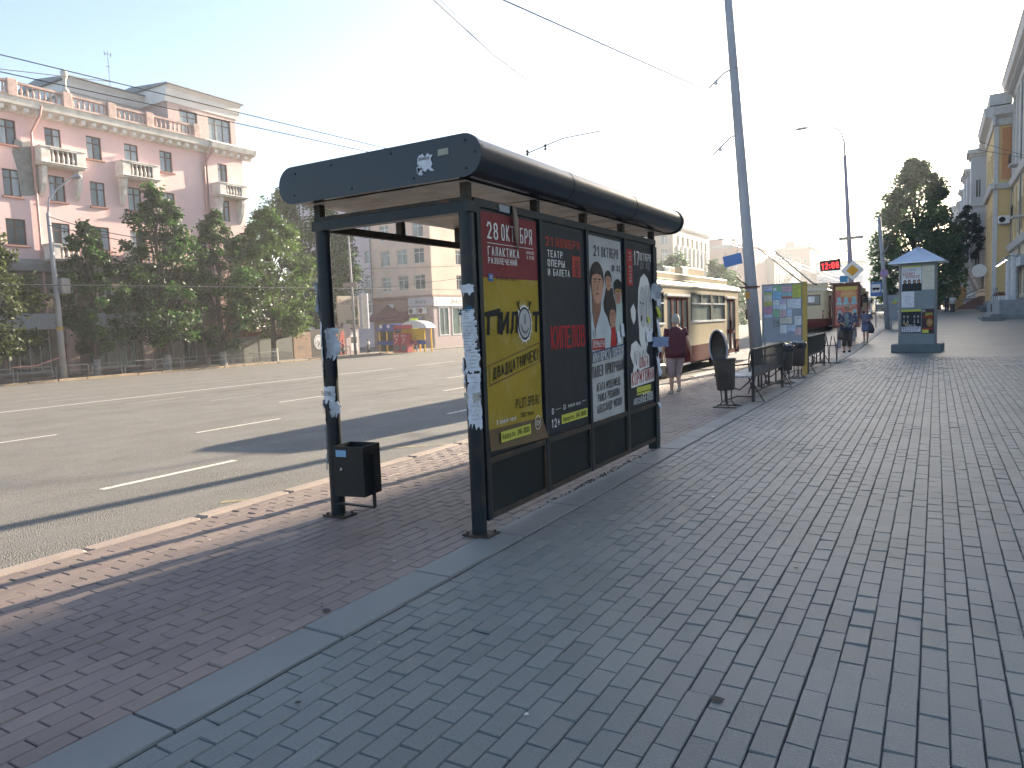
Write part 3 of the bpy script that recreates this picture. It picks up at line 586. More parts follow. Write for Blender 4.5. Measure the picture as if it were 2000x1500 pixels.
p.pl.line(rr, [(.03, 1.3), (.85, 1.3-.82*T_), (.86, 1.3-.82*T_+.16), (.03, 1.475), (.03, 1.3)], .007, H_)
p.pl.text(k_, 'ДВАДЦАТНИЧЕК!', .085, 1.425, .74, .1, .19, tilt=9.6, h=H_)
p.pl.text(k_, 'PILOT.SPB.RU', .42, 1.55+.05, .4, .045, .14, h=H_)
p.pl.text(wt, 'G живой звук', .1, 1.665, .3, .028, .16, h=H_+.006); p.pl.text(k_, 'ТВС фон', .48, 1.66, .22, .028, .2, h=H_+.006)
yg = p.L(C_yg, 'phone_strip'); p.pl.rect(yg, .14, .62, 1.715, 1.79, .012+.012); p.pl.text(p.L(C_ink), 'kassy.ru', .16, 1.77, .19, .042, .16, h=.028); p.pl.text(p.L(C_ink), '246 0000', .39, 1.77, .2, .042, .16, h=.028)
rg = p.L(C_ltxt); p.pl.line(rg, [(.73+.05*cos(a*pi/8), 1.72+.05*sin(a*pi/8)) for a in range(17)], .005, .036); p.pl.text(rg, '12+', .697, 1.74, .066, .04, .18, h=.036)
p.done()
# poster 2: black
p = bposter(1, 5.625, 6.505, 2.44, 'black concert poster with red lettering and a yellow phone strip'); p.base([(0, 0), (.87, 0), (.87, 1.82), (0, 1.84)], C_pblk)
p.pl.mp = [(-1, -.65), (0, 0), (.7, .455), (.99, .88), (1.2, 1.09), (1.55, 1.56), (2, 2)]
o_ = p.L(C_orng); wt = p.L(C_ltxt)
for dx in (0, .004): p.pl.text(o_, '21', .07+dx, .265, .15, .125, .22, h=.002+dx*.05); p.pl.text(o_, 'НОЯБРЯ', .27+dx, .265, .5, .125, .24, h=.002+dx*.05)
p.pl.text(wt, 'ТЕАТР', .1, .415, .3, .095, .2); p.pl.text(wt, 'ОПЕРЫ', .1, .54, .34, .095, .2); p.pl.text(wt, 'И БАЛЕТА', .1, .665, .44, .095, .2)
p.pl.rect(p.L(C_orng, 'red_badge'), .6, .78, .355, .66, .002)
vp = Plane(p.pl.p(.635, .64), (0, 0, 1), (0, 1, 0), (1, 0, 0)); vp.text(p.L(C_pblk, 'badge_lettering'), 'МАКСИ-ЗАЛ', 0, .11, .26, .09, .2, h=.005)
for q in range(7): p.pl.text(p.L(C_red, 'band_name'), 'КИПЕЛОВ'[q], .12+q*.105, 1.2, .088, .21, .2)
p.pl.rect(p.L(paint('blue_tape', (.03, .1, .16)), 'old_blue_edge'), .0, .022, .95, 1.68, .002)
p.pl.text(wt, '0', .09, 1.66, .035, .055, .22); p.pl.line(wt, [(.16, 1.625), (.27, 1.622)], .004); p.pl.text(wt, 'G', .32, 1.645, .05, .045, .16); p.pl.text(wt, 'живой звук', .42, 1.635, .28, .035, .16); p.pl.line(wt, [(.73, 1.61), (.83, 1.608)], .004)
p.pl.rect(p.L(C_yg, 'phone_strip'), .28, .85, 1.69, 1.775, .002); p.pl.text(p.L(C_ink), 'kassy.ru', .31, 1.755, .22, .045, .17, h=.005); p.pl.text(p.L(C_ink), '246 0000', .58, 1.755, .23, .045, .17, h=.005)
p.pl.text(wt, '12+', .08, 1.785, .16, .08, .2)
p.done()
# poster 3: theatre poster, generic printed people
p = bposter(2, 6.585, 7.5, 2.44, 'pale theatre poster with printed people in shirts and large names'); p.base([(0, 0), (.87, .01), (.88, 1.86), (.03, 1.88)], C_pwht)
p.pl.mp = [(-1, -1), (0, 0), (.295, .2), (.47, .33), (.66, .46), (1.4, 1.08), (1.52, 1.2), (1.6, 1.27), (2, 1.67)]
k_ = p.L(C_ink)
p.pl.text(k_, '21', .14, .295, .15, .155, .15); p.pl.text(k_, 'ОКТЯБРЯ', .34, .295, .45, .15, .15); p.pl.text(k_, 'ДК ЖД', .6, .47, .24, .085, .14)
def head(P, cx, cy, rx, ry, h=.003, hair=1.12, cap=False):
    P.pl.ell(P.L(C_hair, 'printed_hair'), cx, cy-ry*.22, rx*hair, ry*.95, h); P.pl.ell(P.L(C_skin, 'printed_face'), cx, cy+ry*.1, rx*.93, ry*.95, h+.001)
    f = P.L(C_skin2, 'printed_features'); P.pl.ell(f, cx-rx*.38, cy-ry*.02, rx*.2, ry*.05, h+.002); P.pl.ell(f, cx+rx*.32, cy-ry*.02, rx*.2, ry*.05, h+.002); P.pl.ell(f, cx-rx*.02, cy+ry*.56, rx*.3, ry*.06, h+.002)
    P.pl.poly(f, [(cx-rx*.02, cy), (cx+rx*.16, cy+ry*.36), (cx-rx*.08, cy+ry*.38)], h+.0022); P.pl.ell(P.L(C_hair, 'printed_brows'), cx-rx*.38, cy-ry*.17, rx*.26, ry*.04, h+.0024); P.pl.ell(P.L(C_hair, 'printed_brows'), cx+rx*.36, cy-ry*.17, rx*.26, ry*.04, h+.0024)
    P.pl.poly(P.L(C_hair, 'printed_fringe'), [(cx-rx*.98, cy-ry*.1), (cx-rx*.8, cy-ry*.65), (cx, cy-ry*.95), (cx+rx*.8, cy-ry*.65), (cx+rx*.96, cy-ry*.1), (cx+rx*.6, cy-ry*.42), (cx-rx*.1, cy-ry*.5), (cx-rx*.7, cy-ry*.4)], h+.003)
    if cap: P.pl.ell(P.L(C_ink, 'printed_cap'), cx, cy-ry*.5, rx*1.25, ry*.55, h+.0035); P.pl.ell(P.L(C_gold, 'cap_band'), cx, cy-ry*.12, rx*.95, ry*.12, h+.004)
p.pl.poly(p.L(C_mint, 'printed_jacket'), [(.66, .95), (.88, .9), (.88, 1.5), (.7, 1.5)], .0012)
head(p, .76, .76, .1, .15, .0025, cap=True)
p.pl.poly(p.L(C_hair, 'printed_jacket'), [(.36, .9), (.44, .72), (.62, .72), (.68, 1.0), (.66, 1.2), (.4, 1.2)], .0016)
head(p, .5, .62, .085, .13, .0026)
p.pl.ell(p.L(C_hair, 'long_hair'), .55, 1.0, .15, .2, .0045); head(p, .59, 1.06, .095, .15, .005)
p.pl.poly(p.L(C_red, 'printed_dress'), [(.5, 1.22), (.66, 1.2), (.7, 1.5), (.45, 1.5)], .0038)
p.pl.poly(p.L(C_shirt, 'printed_shirt'), [(.03, 1.1), (.16, .92), (.3, .94), (.44, 1.08), (.54, 1.25), (.5, 1.5), (.03, 1.5)], .0052)
p.pl.poly(p.L(C_skin2, 'printed_neck'), [(.08, .8), (.29, .8), (.28, 1.0), (.12, 1.25), (.08, 1.1)], .006)
head(p, .2, .66, .155, .25, .0075)
p.pl.line(p.L(C_ink, 'age_mark'), [(.1+.035*cos(a*pi/6), 1.28+.045*sin(a*pi/6)) for a in range(13)], .006, .009); p.pl.text(p.L(C_ink), '12', .083, 1.295, .035, .03, .2, h=.009)
p.pl.rect(p.L(C_red, 'premiere_strip'), .04, .36, 1.34, 1.46, .008); p.pl.text(p.L(C_ltxt), 'ПРЕМЬЕРА!', .055, 1.435, .29, .075, .17, h=.011)
p.pl.poly(p.L(C_navy, 'title_band'), [(.03, 1.475), (.88, 1.43), (.88, 1.545), (.03, 1.6)], .0085)
p.pl.text(p.L(C_ltxt), 'АВАНТЮРИСТЫ ПОНЕВОЛЕ', .035, 1.59, .84, .1, .16, tilt=3, h=.011)
p.pl.mp = None
for tx, x, y, w_, h_ in (('ПАВЕЛ ПРИЛУЧНЫЙ', .04, 1.42, .82, .115), ('АГАТА МУЦЕНИЕЦЕ', .13, 1.565, .64, .082), ('РАИСА РЯЗАНОВА', .16, 1.675, .58, .082), ('АЛЕКСАНДР МОХОВ', .13, 1.79, .66, .085)): p.pl.text(p.L(C_ink), tx, x, y, w_, h_, .17, tilt=2, h=.004)
p.done()
# poster 4: black and white portrait of a singer, generic
p = bposter(3, 7.61, 8.5, 2.43, 'black poster with a white printed woman and a red name'); p.base([(0, 0), (.86, .01), (.86, 1.84), (0, 1.85)], C_pblk)
p.pl.rect(p.L(C_red, 'red_badge'), .02, .19, .06, .46, .002)
vp = Plane(p.pl.p(.055, .43), (0, 0, 1), (0, 1, 0), (1, 0, 0)); vp.text(p.L(C_grey, 'badge_lettering'), 'МАКСИ-ЗАЛ', 0, .1, .34, .085, .2, h=.005)
wt = p.L(C_ltxt); p.pl.text(wt, '17', .24, .225, .16, .16, .2); p.pl.text(wt, 'ОКТЯБРЯ', .42, .165, .38, .09, .2); p.pl.text(p.L(C_grey), 'ДК ЖД', .44, .255, .32, .075, .12)
wh = p.L(C_ltxt, 'printed_hair')
p.pl.poly(wh, [(.36, .95), (.33, .75), (.36, .5), (.44, .36), (.56, .31), (.68, .36), (.78, .5), (.83, .7), (.83, 1.0), (.78, 1.03), (.7, .95), (.64, 1.12), (.55, 1.3), (.47, 1.42), (.44, 1.2), (.36, 1.06)], .0015)
p.pl.ell(p.L(paint('printed_pale_face', (.42, .41, .39)), 'printed_face'), .5, .7, .14, .24, .003)
f = p.L(C_ink, 'printed_features'); p.pl.ell(f, .5, .66, .025, .012, .0045); p.pl.ell(f, .42, .65, .02, .012, .0045); p.pl.ell(f, .44, .83, .025, .04, .0045); p.pl.line(f, [(.46, .68), (.43, .76), (.46, .77)], .008, .0045)
for x0 in (.62, .67, .72, .77): p.pl.line(f, [(x0-.04, .45), (x0, .62), (x0+.01, .95)], .01, .0035)
p.pl.poly(p.L(C_ltxt, 'printed_microphone'), [(.1, .72), (.2, .66), (.26, .74), (.25, .84), (.19, .9), (.12, .82)], .0016)
p.pl.poly(wh, [(.1, 1.12), (.25, 1.08), (.4, 1.16), (.62, 1.14), (.58, 1.22), (.68, 1.3), (.5, 1.34), (.4, 1.46), (.28, 1.4), (.1, 1.55), (.15, 1.36), (.06, 1.24)], .0022)
g_ = p.L(C_ink, 'splash_script'); p.pl.line(g_, [(.15, 1.38), (.2, 1.2), (.24, 1.36), (.28, 1.2)], .01, .004); p.pl.line(g_, [(.3, 1.32), (.36, 1.22), (.4, 1.33), (.48, 1.2), (.52, 1.28), (.6, 1.16)], .008, .004)
for x0, x1, y0, y1 in ((.3, .66, 1.26, 1.42), (.06, .84, 1.42, 1.6)): p.pl.poly(p.L(C_ltxt, 'name_field'), [(x0, y0+.02), (x1, y0), (x1+.01, y1-.01), (x0, y1+.01)], .0052)
p.pl.text(p.L(C_red, 'name_lettering'), 'ОЛЬГА', .33, 1.405, .3, .125, .22, tilt=2, h=.0075); p.pl.text(p.L(C_red, 'name_lettering'), 'КОРМУХИНА', .08, 1.59, .73, .15, .2, tilt=2, h=.0075)
p.pl.rect(p.L(C_yg, 'ticket_strip'), .24, .72, 1.62, 1.68, .0022); p.pl.rect(p.L(C_yg, 'ticket_strip'), .24, .7, 1.69, 1.71, .0022)
p.pl.text(wt, 'АЛЕКСЕЙ', .13, 1.81, .27, .07, .19, h=.003); p.pl.text(wt, 'БЕЛОВ', .43, 1.81, .34, .1, .23, h=.003)
p.done()
# ------------------------------------------------------------------ torn flyers, stickers and bits of tape
M_pap = mat('flyer_paper', (.55, .56, .6), rough=.7, var=.15, scale=14, bump=.2, bscale=40); M_pap2 = mat('aged_paper', (.42, .38, .32), rough=.8, var=.2, scale=12)
M_tb = mat('blue_tape', (.03, .14, .35), rough=.4)
def flyer(root, cx, cy, r, a0, a1, z0, z1, seed, m=None, lines=0, lift=.0, lab=None, name='flyer'):
    """a torn sheet wrapped round a round post from angle a0 to a1 (degrees)"""
    rd = random.Random(seed); mb = MB(); n, k = 9, 10
    for j in range(k+1):
        e0 = rd.uniform(-5, 5); e1 = rd.uniform(-5, 5)
        for i in range(n+1):
            a = radians(a0+e0+(a1+e1-a0-e0)*i/n); t = j/k; zz = z1-(z1-z0)*t
            if j == 0: zz -= rd.uniform(0, .012)
            if j == k: zz += rd.uniform(-.03, .03)
            q = abs(i/n-.5)*2; rr = r+.0025+lift*(q**3)*(.4+.8*noise.noise(V((i*.5, j*.6, seed)))+.3)
            mb.v.append(V((cx+rr*cos(a), cy+rr*sin(a), zz)))
    for j in range(k):
        for i in range(n):
            if lift and rd.random() < .05 and (i in (0, n-1) or j == k-1): continue
            mb.f.append([j*(n+1)+i, (j+1)*(n+1)+i, (j+1)*(n+1)+i+1, j*(n+1)+i+1]); mb.mi.append(0)
    o = mb.build(name, m or M_pap, root, smooth=False)
    if lab: o['label'] = lab
    if lines:
        q = MB(); rr = r+.0045+lift*.1
        for L_ in range(lines):
            z = z1-(z1-z0)*(L_+1)/(lines+1.5); am = (a0+a1)/2; w_ = (a1-a0)*rd.uniform(.18, .36)
            for s_ in range(6):
                if rd.random() < .2: continue
                b0, b1 = radians(am-w_+2*w_*s_/6), radians(am-w_+2*w_*(s_+.8)/6)
                q.add([(cx+rr*cos(b0), cy+rr*sin(b0), z), (cx+rr*cos(b1), cy+rr*sin(b1), z), (cx+rr*cos(b1), cy+rr*sin(b1), z+.006), (cx+rr*cos(b0), cy+rr*sin(b0), z+.006)], [(0, 1, 2, 3)])
        if q.f: q.build('print_lines', C_grey, o)
    return o
x, y = -2.99, 4.52; sh_ = sh
for q in ((-150, -30, 1.83, 1.9, 1, None, 0, .01), (-150, -35, 1.62, 1.72, 2, None, 5, .01), (-160, -20, 1.49, 1.64, 3, None, 4, .015), (-160, -20, 1.4, 1.56, 4, None, 6, .004), (-100, -10, 1.24, 1.42, 5, None, 5, .02),
          (-170, -110, 1.12, 1.36, 6, None, 0, .03), (-100, -5, 1.08, 1.24, 7, None, 3, .01), (-140, -20, 1.03, 1.1, 8, M_pap2, 0, .02), (-100, -5, .84, 1.06, 9, None, 5, .012), (-95, -45, 1.7, 1.74, 10, M_tb, 0, .0), (-175, -145, 1.68, 1.72, 12, M_tb, 0, .03)):
    flyer(sh, x, y, .058, *q[:4], q[4], q[5], q[6], q[7])
x, y = -4.44, 4.52
for q in ((-190, -130, 1.72, 2.0, 21, None, 0, .035), (-170, -95, 1.36, 1.68, 22, None, 5, .012), (-60, 10, 1.36, 1.62, 23, None, 0, .05), (-165, -100, 1.14, 1.34, 24, M_pap2, 3, .01), (-170, -20, 1.0, 1.13, 25, None, 0, .003), (-190, -120, .93, 1.02, 26, None, 0, .03), (-165, -110, .8, .93, 27, None, 3, .01), (-60, 0, .88, 1.0, 28, None, 0, .03), (-200, -150, .42, .78, 29, None, 0, .025)):
    flyer(sh, x, y, .062, *q[:4], q[4], q[5], q[6], q[7])
pt = Plane((-4.44-.02, 4.52-.066, 1.1), (1, 0, 0), (0, 0, -1), (0, -1, 0)); q = MB(); pt.text(q, '?ЭЛЕКТРИК'[1:], -.035, .055, .11, .04, .2); q.build('flyer_lettering', C_ink, sh)
pt = Plane((-4.44-.02, 4.52-.068, 1.5), (1, 0, 0), (0, 0, -1), (0, -1, 0)); q = MB(); pt.text(q, '458', -.04, .04, .05, .035, .2); q.build('flyer_lettering', C_ink, sh)
# far corner post papers and the flyers taped on the posters
def sheet(root, pl, x0, x1, y0, y1, m, seed, rag=.1, h=.004, bend=.02, name='flyer'):
    rd = random.Random(seed); mb = MB(); n = 6
    for j in range(n+1):
        for i in range(n+1):
            u, v = i/n, j/n; rx = rd.uniform(-rag, rag)*(x1-x0) if i in (0, n) else 0; ry = rd.uniform(-rag, rag)*(y1-y0) if j in (0, n) else 0
            mb.v.append(pl.p(x0+(x1-x0)*u+rx, y0+(y1-y0)*v+ry, h+bend*abs(u-.5)**2*v*2))
    for j in range(n):
        for i in range(n): mb.f.append([j*(n+1)+i, (j+1)*(n+1)+i, (j+1)*(n+1)+i+1, j*(n+1)+i+1]); mb.mi.append(0)
    return mb.build(name, m, root)
bp_ = Plane((XB+.02, 0, 2.45), (0, 1, 0), (0, 0, -1), (1, 0, 0))
for a in ((7.27, 7.36, .98, 1.11, M_pap, 40), (7.385, 7.47, .9, 1.04, M_pap, 41), (8.22, 8.3, .83, .9, C_yg, 42), (8.17, 8.37, 1.0, 1.13, M_pap, 43)):
    sheet(sh, bp_, *a[:4], a[4], a[5], .04)
ep = Plane((-2.925, 0, 2.45), (0, 1, 0), (0, 0, -1), (1, 0, 0))
for a in ((8.42, 8.56, .45, .7, M_pap, 50), (8.46, 8.57, .72, .84, C_yg, 51), (8.47, 8.55, .86, 1.1, M_pap, 52), (8.46, 8.55, 1.12, 1.28, M_pap, 53), (8.44, 8.54, 1.32, 1.55, M_pap, 54), (8.45, 8.52, 1.88, 1.95, M_pap, 55)):
    sheet(sh, ep, *a[:4], a[4], a[5], .1, bend=.08)
np_ = Plane((-2.93, 8.566, 2.45), (1, 0, 0), (0, 0, -1), (0, -1, 0))
sheet(sh, Plane((-2.95, 8.43, 2.45), (1, 0, 0), (0, 0, -1), (0, -1, 0)), .0, .2, 1.08, 1.2, mat('pale_blue_paper', (.3, .36, .55), rough=.7), 60, .05, bend=.05)
sheet(sh, Plane((-2.95, 8.43, 2.45), (1, 0, 0), (0, 0, -1), (0, -1, 0)), -.04, .12, .45, .62, M_pap, 61, .2, bend=.15)
cp = Plane((CX0, CY0-.022, CZ1), (1, 0, 0), (0, 0, -1), (0, -1, 0))
o = sheet(sh, cp, 1.43, 1.56, .09, .2, M_pap, 70, .14, .003, 0, 'torn_sticker'); sheet(sh, cp, 1.42, 1.47, .17, .22, M_pap, 71, .25, .003, 0, 'torn_sticker'); q = MB(); cp.text(q, 'ОБМЕН', 1.44, .125, .09, .02, .2, h=.005); q.build('sticker_lettering', C_ink, sh)
sheet(sh, cp, 1.61, 1.7, .07, .115, mat('tape_remnant', (.3, .28, .22), rough=.5), 72, .03, .003, 0, 'tape_remnant')
bt = Plane((-2.938, 0, 2.56), (0, 1, 0), (0, 0, -1), (1, 0, 0)); sheet(sh, bt, 4.9, 5.06, .035, .09, mat('tape_grey', (.25, .26, .28)), 73, .03, .003, 0, 'tape_remnant')
mb = MB(); mb.loft([((-2.925, 5.11, 2.53), .012, .02), ((-2.92, 5.13, 2.42), .014, .035), ((-2.925, 5.14, 2.3), .01, .03), ((-2.93, 5.17, 2.2), .004, .012)], 8); mb.build('hanging_rag', mat('rag', (.2, .15, .11), rough=.9), sh, smooth=True)
# debris and grime along the foot of the wall
mb = MB(); rd = random.Random(8)
for i in range(150):
    x, y = -2.955+rd.uniform(-.03, .03), rd.gauss(6.9, .7); r = rd.uniform(.003, .011)
    mb.ball((x, y, .006), r*1.4, r, r*.5, 6, 4)
o = mb.build('leaf_litter', mat('dead_leaves', (.035, .025, .018), rough=.9, var=.4, scale=30)); o['kind'] = 'stuff'

# litter bin hung on the near post
bn = thing('litter_bin', 'square black litter bin hanging on the near shelter post with a pale blue sticker', 'litter bin', (-4.25, 4.5, .1))
M_bin = nav('bin_paint', (.016, .017, .018), rough=.45); Rb = Matrix.Translation((-4.14, 4.46, 0)) @ Matrix.Rotation(radians(8), 4, 'Z')
x0, x1, y0, y1, z0, z1 = -.145, .145, -.125, .125, .235, .648
mb = MB()
for a in ((x0, x1, y0, y0+.006, z0, z1), (x0, x1, y1-.006, y1, z0, z1), (x0, x0+.006, y0+.006, y1-.006, z0, z1), (x1-.006, x1, y0+.006, y1-.006, z0, z1), (x0+.006, x1-.006, y0+.006, y1-.006, z0, z0+.006)): mb.box(*a, Rb)
mb.build('bin_box', M_bin, bn)
mb = MB(); pts = [(x1+.012, -.01, .58), (x1+.012, -.01, .13), (-.24, .03, .13)]
for a, b_ in zip(pts[:-1], pts[1:]): mb.bar(Rb @ V(a), Rb @ V(b_), .03, .012) if a[0] == b_[0] else mb.bar(Rb @ V(a), Rb @ V(b_), .03, .016)
mb.build('bracket', M_bin, bn)
fp = Plane(Rb @ V((x0, y0-.001, z1)), Rb.to_3x3() @ V((1, 0, 0)), (0, 0, -1), Rb.to_3x3() @ V((0, -1, 0)))
mb = MB(); fp.rect(mb, .03, .13, .03, .085, .003); mb.build('sticker', mat('pale_blue_sticker', (.18, .33, .5)), bn); mb = MB(); fp.poly(mb, [(.06, .2), (.085, .19), (.075, .17)], .003); mb.build('scratch', M_pap, bn)
# ================================================================== BUILDINGS ACROSS THE ROAD
M_pink = mat('pink_plaster', (.82, .56, .53), rough=.85, var=.07, scale=.35, dirt=(.62, .48, .44), dscale=.25, damt=.5, bump=.1, bscale=20)
M_cream = mat('cornice_plaster', (.7, .65, .6), rough=.8, var=.12, scale=1.2, dirt=(.3, .25, .21), dscale=1.0, damt=.5)
M_white = mat('white_plaster', (.75, .72, .69), rough=.8, var=.08, scale=.6)
M_base = mat('base_plaster', (.25, .2, .175), rough=.85, var=.12, scale=.8, dirt=(.15, .12, .1), dscale=.7)
M_wood = mat('brown_window_wood', (.13, .07, .05), rough=.6); M_wwood = mat('white_window_frame', (.62, .6, .57), rough=.5)
M_glassL = mat('window_glass', (.10, .12, .13), rough=.06, var=.3, scale=.5, spec=.8); M_curt = mat('curtain', (.36, .42, .46), rough=.8, var=.2, scale=2, stretch=(3, 3, .3))
M_shopg = mat('shop_glass', (.05, .062, .058), rough=.05, var=.5, scale=.35, spec=.8); M_shopl = mat('lit_shop_glass', (.12, .17, .15), rough=.05, var=.5, scale=.6, spec=.8)
M_tin = mat('tin_roof', (.22, .23, .25), rough=.45, var=.15, scale=1, metal=.4); M_sill = mat('pink_sill', (.33, .17, .15), rough=.8)
M_band = mat('grey_band', (.27, .25, .235), rough=.85, var=.15, scale=1.5); M_pier = mat('stained_pier', (.5, .36, .32), rough=.85, var=.25, scale=2)
def prof_y(mb, prof, y0, y1):                              # profile [(x, z)] swept along Y
    mb.prism([V((x, 0, z)) for x, z in prof], (0, y0, 0), (0, y1, 0))
def baluster_run(mb, x, y0, y1, z0, z1, step=.32, r=.09):
    n = max(1, int((y1-y0)/step)); H = z1-z0
    for i in range(n):
        y = y0+(y1-y0)*(i+.5)/n
        mb.lathe((x, y, z0), [(r*.7, 0), (r*.7, H*.1), (r*1.15, H*.32), (r*.55, H*.72), (r*.8, H*.86), (r*.7, H)], 8)
pb = thing('apartment_building', 'pink five storey corner building with balustrade roof, stone balconies and a white attic', 'building', (-64, 32, -1.25))
PX_ = -60.5
mb = MB(); rows = [(12.6-.0, 14.6), (16.45, 18.3), (8.95, 10.9)]
cols_ = [19.6, 22.9, 26.15, 29.4, 32.7, 35.95, 39.2, 42.5]
pl = Plane((PX_, 14, 18.9), (0, 1, 0), (0, 0, -1), (1, 0, 0)); ops = []
for y in cols_:
    for z0, z1 in rows:
        w_ = .62 if z0 > 9 else .7
        ops.append((y-14-w_, y-14+w_, 18.9-z1, 18.9-z0+.02))
wall_cells(mb, pl, 32.6, 18.9-7.9, ops, .22); mb.build('wall', M_pink, pb)
for o_ in ops: window(pl, *o_, .16, pb, M_wood if o_[2] < 7 else M_wood, M_glassL, 'T', .08, M_curt)
mb = MB()
for o_ in ops:
    if o_[3]-o_[2] < 3: pbox(mb, pl, o_[0]-.15, o_[1]+.15, o_[3], o_[3]+.14, .001, .16)
mb.build('window_sills', M_sill, pb)
# base storeys
mb = MB(); pl2 = Plane((PX_, 14, 6.9), (0, 1, 0), (0, 0, -1), (1, 0, 0)); ops2 = [(y-14-.6, y-14+.6, .45, 2.35) for y in cols_]
shopo = [(y0-14, y1-14, 4.35, 7.75) for y0, y1 in ((15, 20), (21, 25.6), (27.4, 31.2), (34.2, 38.2), (40.2, 44.4))]
wall_cells(mb, pl2, 32.6, 8.15, ops2+shopo, .3); mb.build('base_wall', M_base, pb)
for o_ in ops2: window(pl2, *o_, .15, pb, M_wwood, M_glassL, 'T', .1)
for i, o_ in enumerate(shopo):
    wo = window(pl2, *o_, .25, pb, M_wwood, M_shopl if i % 2 else M_shopg, 'G', .08)
    q = MB(); rd = random.Random(i)
    for k in range(4):
        x = o_[0]+.5+k*(o_[1]-o_[0]-1)/3; z = o_[3]-.3
        q.loft([(pl2.p(x, z, -.22), .02, .16), (pl2.p(x, z-.9, -.22), .02, .12), (pl2.p(x, z-1.25, -.22), .02, .22), (pl2.p(x, z-1.45, -.22), .015, .06), (pl2.p(x, z-1.65, -.22), .015, .09)], 8)
    q.build('shop_mannequins', rd.choice((M_base, M_wood, C_ink)), wo)
mb = MB(); prof_y(mb, [(PX_-.1, 6.9), (PX_+.35, 7.0), (PX_+.35, 7.55), (PX_+.2, 7.9), (PX_-.1, 7.9)], 14, 46.6); mb.build('string_course', M_band, pb)
mb = MB()
for y in (20.5, 26.4, 32.7, 39.2, 45.4): mb.bbox(PX_+.02, PX_+.3, y-.45, y+.45, -1.25, 2.4, .04)
mb.build('pilasters', M_pier, pb)
mb = MB()
for y0, y1 in ((14.5, 31.4), (33.8, 44.5)): mb.box(PX_+.32, PX_+.55, y0, y1, 2.5, 3.7)
mb.build('shop_signboard', mat('signboard_white', (.55, .57, .6), rough=.4, var=.05), pb)
mb = MB(); Plane((PX_+.56, 35, 3.6), (0, 1, 0), (0, 0, -1), (1, 0, 0)).text(mb, 'G', 1.8, .9, .6, .75, .14); mb.build('signboard_lettering', M_wood, pb)
mb = MB(); mb.box(PX_+.02, PX_+.06, 31.9, 33.0, .1, 1.4); mb.build('red_plaque', mat('plaque_red', (.3, .04, .04)), pb)
# main cornice, brackets, roof balustrade
mb = MB(); prof_y(mb, [(PX_-.3, 18.85), (PX_+.15, 18.85), (PX_+.25, 19.15), (PX_+.95, 19.3), (PX_+1.05, 19.75), (PX_+1.15, 19.85), (PX_-.3, 20.0)], 13.5, 46.5); mb.build('cornice', M_cream, pb)
mb = MB(); y = 14.2
while y < 46: mb.bbox(PX_+.12, PX_+.75, y-.17, y+.17, 18.9, 19.24, .03); y += .86
mb.build('cornice_brackets', M_white, pb)
mb = MB(); baluster_run(mb, PX_+.7, 14, 44.9, 20.05, 20.85, .42, .1); mb.build('roof_balusters', M_pier, pb)
mb = MB(); mb.box(PX_+.55, PX_+.85, 13.5, 45.6, 19.95, 20.06); mb.box(PX_+.53, PX_+.87, 13.5, 45.6, 20.86, 21.02)
for y in (20, 24.5, 29.6, 33.6, 37.2, 40.6, 45.3): mb.bbox(PX_+.45, PX_+.95, y-.35, y+.35, 19.9, 21.15, .04)
mb.build('roof_parapet', M_pier, pb)
mb = MB(); mb.lathe((PX_+.7, 33.6, 21.15), [(.25, 0), (.3, .1), (.12, .3), (.1, .9), (.2, 1.1), (.28, 1.45), (.2, 1.7), (.02, 1.8)], 10); mb.build('roof_urn', M_cream, pb, smooth=True)
mb = MB(); mb.box(-76, PX_-.25, 13.9, 46.6, 7, 19.9); mb.box(-76, PX_-.6, 13.9, 46.6, -1.2, 6.95); mb.build('building_core', M_white, pb)
mb = MB(); mb.box(-76, PX_+.4, 13.5, 46.6, 19.905, 19.98); mb.build('flat_roof', M_tin, pb)
mb = MB(); mb.box(-74, -65, 37, 45.2, 20, 23.0); mb.build('attic_wall', M_white, pb)
mb = MB(); mb.prism([V((-74.4, 0, 22.98)), V((-64.75, 0, 22.98)), V((-64.5, 0, 23.6)), V((-64.2, 0, 24.0)), V((-74.8, 0, 24.0))], (0, 36.6, 0), (0, 45.4, 0)); mb.build('attic_cornice', M_white, pb)
mb = MB(); mb.prism([V((-75, 0, 24.01)), V((-64.0, 0, 24.01)), V((-64.0, 0, 24.08)), V((-69, 0, 24.7)), V((-75, 0, 24.08))], (0, 36.3, 0), (0, 45.6, 0)); mb.build('attic_roof', M_tin, pb)
mb = MB(); mb.box(-66, -65.4, 45.0, 45.9, 24.2, 25.3); mb.build('chimney', M_tin, pb)
# corner tower
mb = MB(); tx = -60.2; plt = Plane((tx, 46.6, 18.9), (0, 1, 0), (0, 0, -1), (1, 0, 0)); opt = [(1.15, 2.25, 18.9-z1, 18.9-z0) for z0, z1 in ((16.3, 18.1), (12.6, 14.6), (8.95, 10.9), (4.6, 6.4))]
wall_cells(mb, plt, 4.1, 20.15, opt, .22); mb.box(-76, tx-.25, 46.62, 50.68, -1.2, 19.6); mb.build('tower_wall', M_pink, pb)
for o_ in opt: window(plt, *o_, .16, pb, M_wood, M_glassL, 'T', .08, M_curt)
mb = MB(); mb.box(-76, tx+.001, 50.69, 50.72, -1.2, 18.9); mb.build('tower_side', M_pink, pb)
mb = MB(); prof_y(mb, [(tx-.3, 18.85), (tx+.15, 18.85), (tx+.25, 19.1), (tx+.95, 19.3), (tx+1.1, 19.75), (tx-.3, 20.3)], 46.55, 51.7); mb.build('tower_cornice', M_cream, pb)
mb = MB(); y = 47.2
while y < 51: mb.bbox(tx+.12, tx+.7, y-.17, y+.17, 18.88, 19.2, .03); y += .86
mb.build('cornice_brackets', M_white, pb)
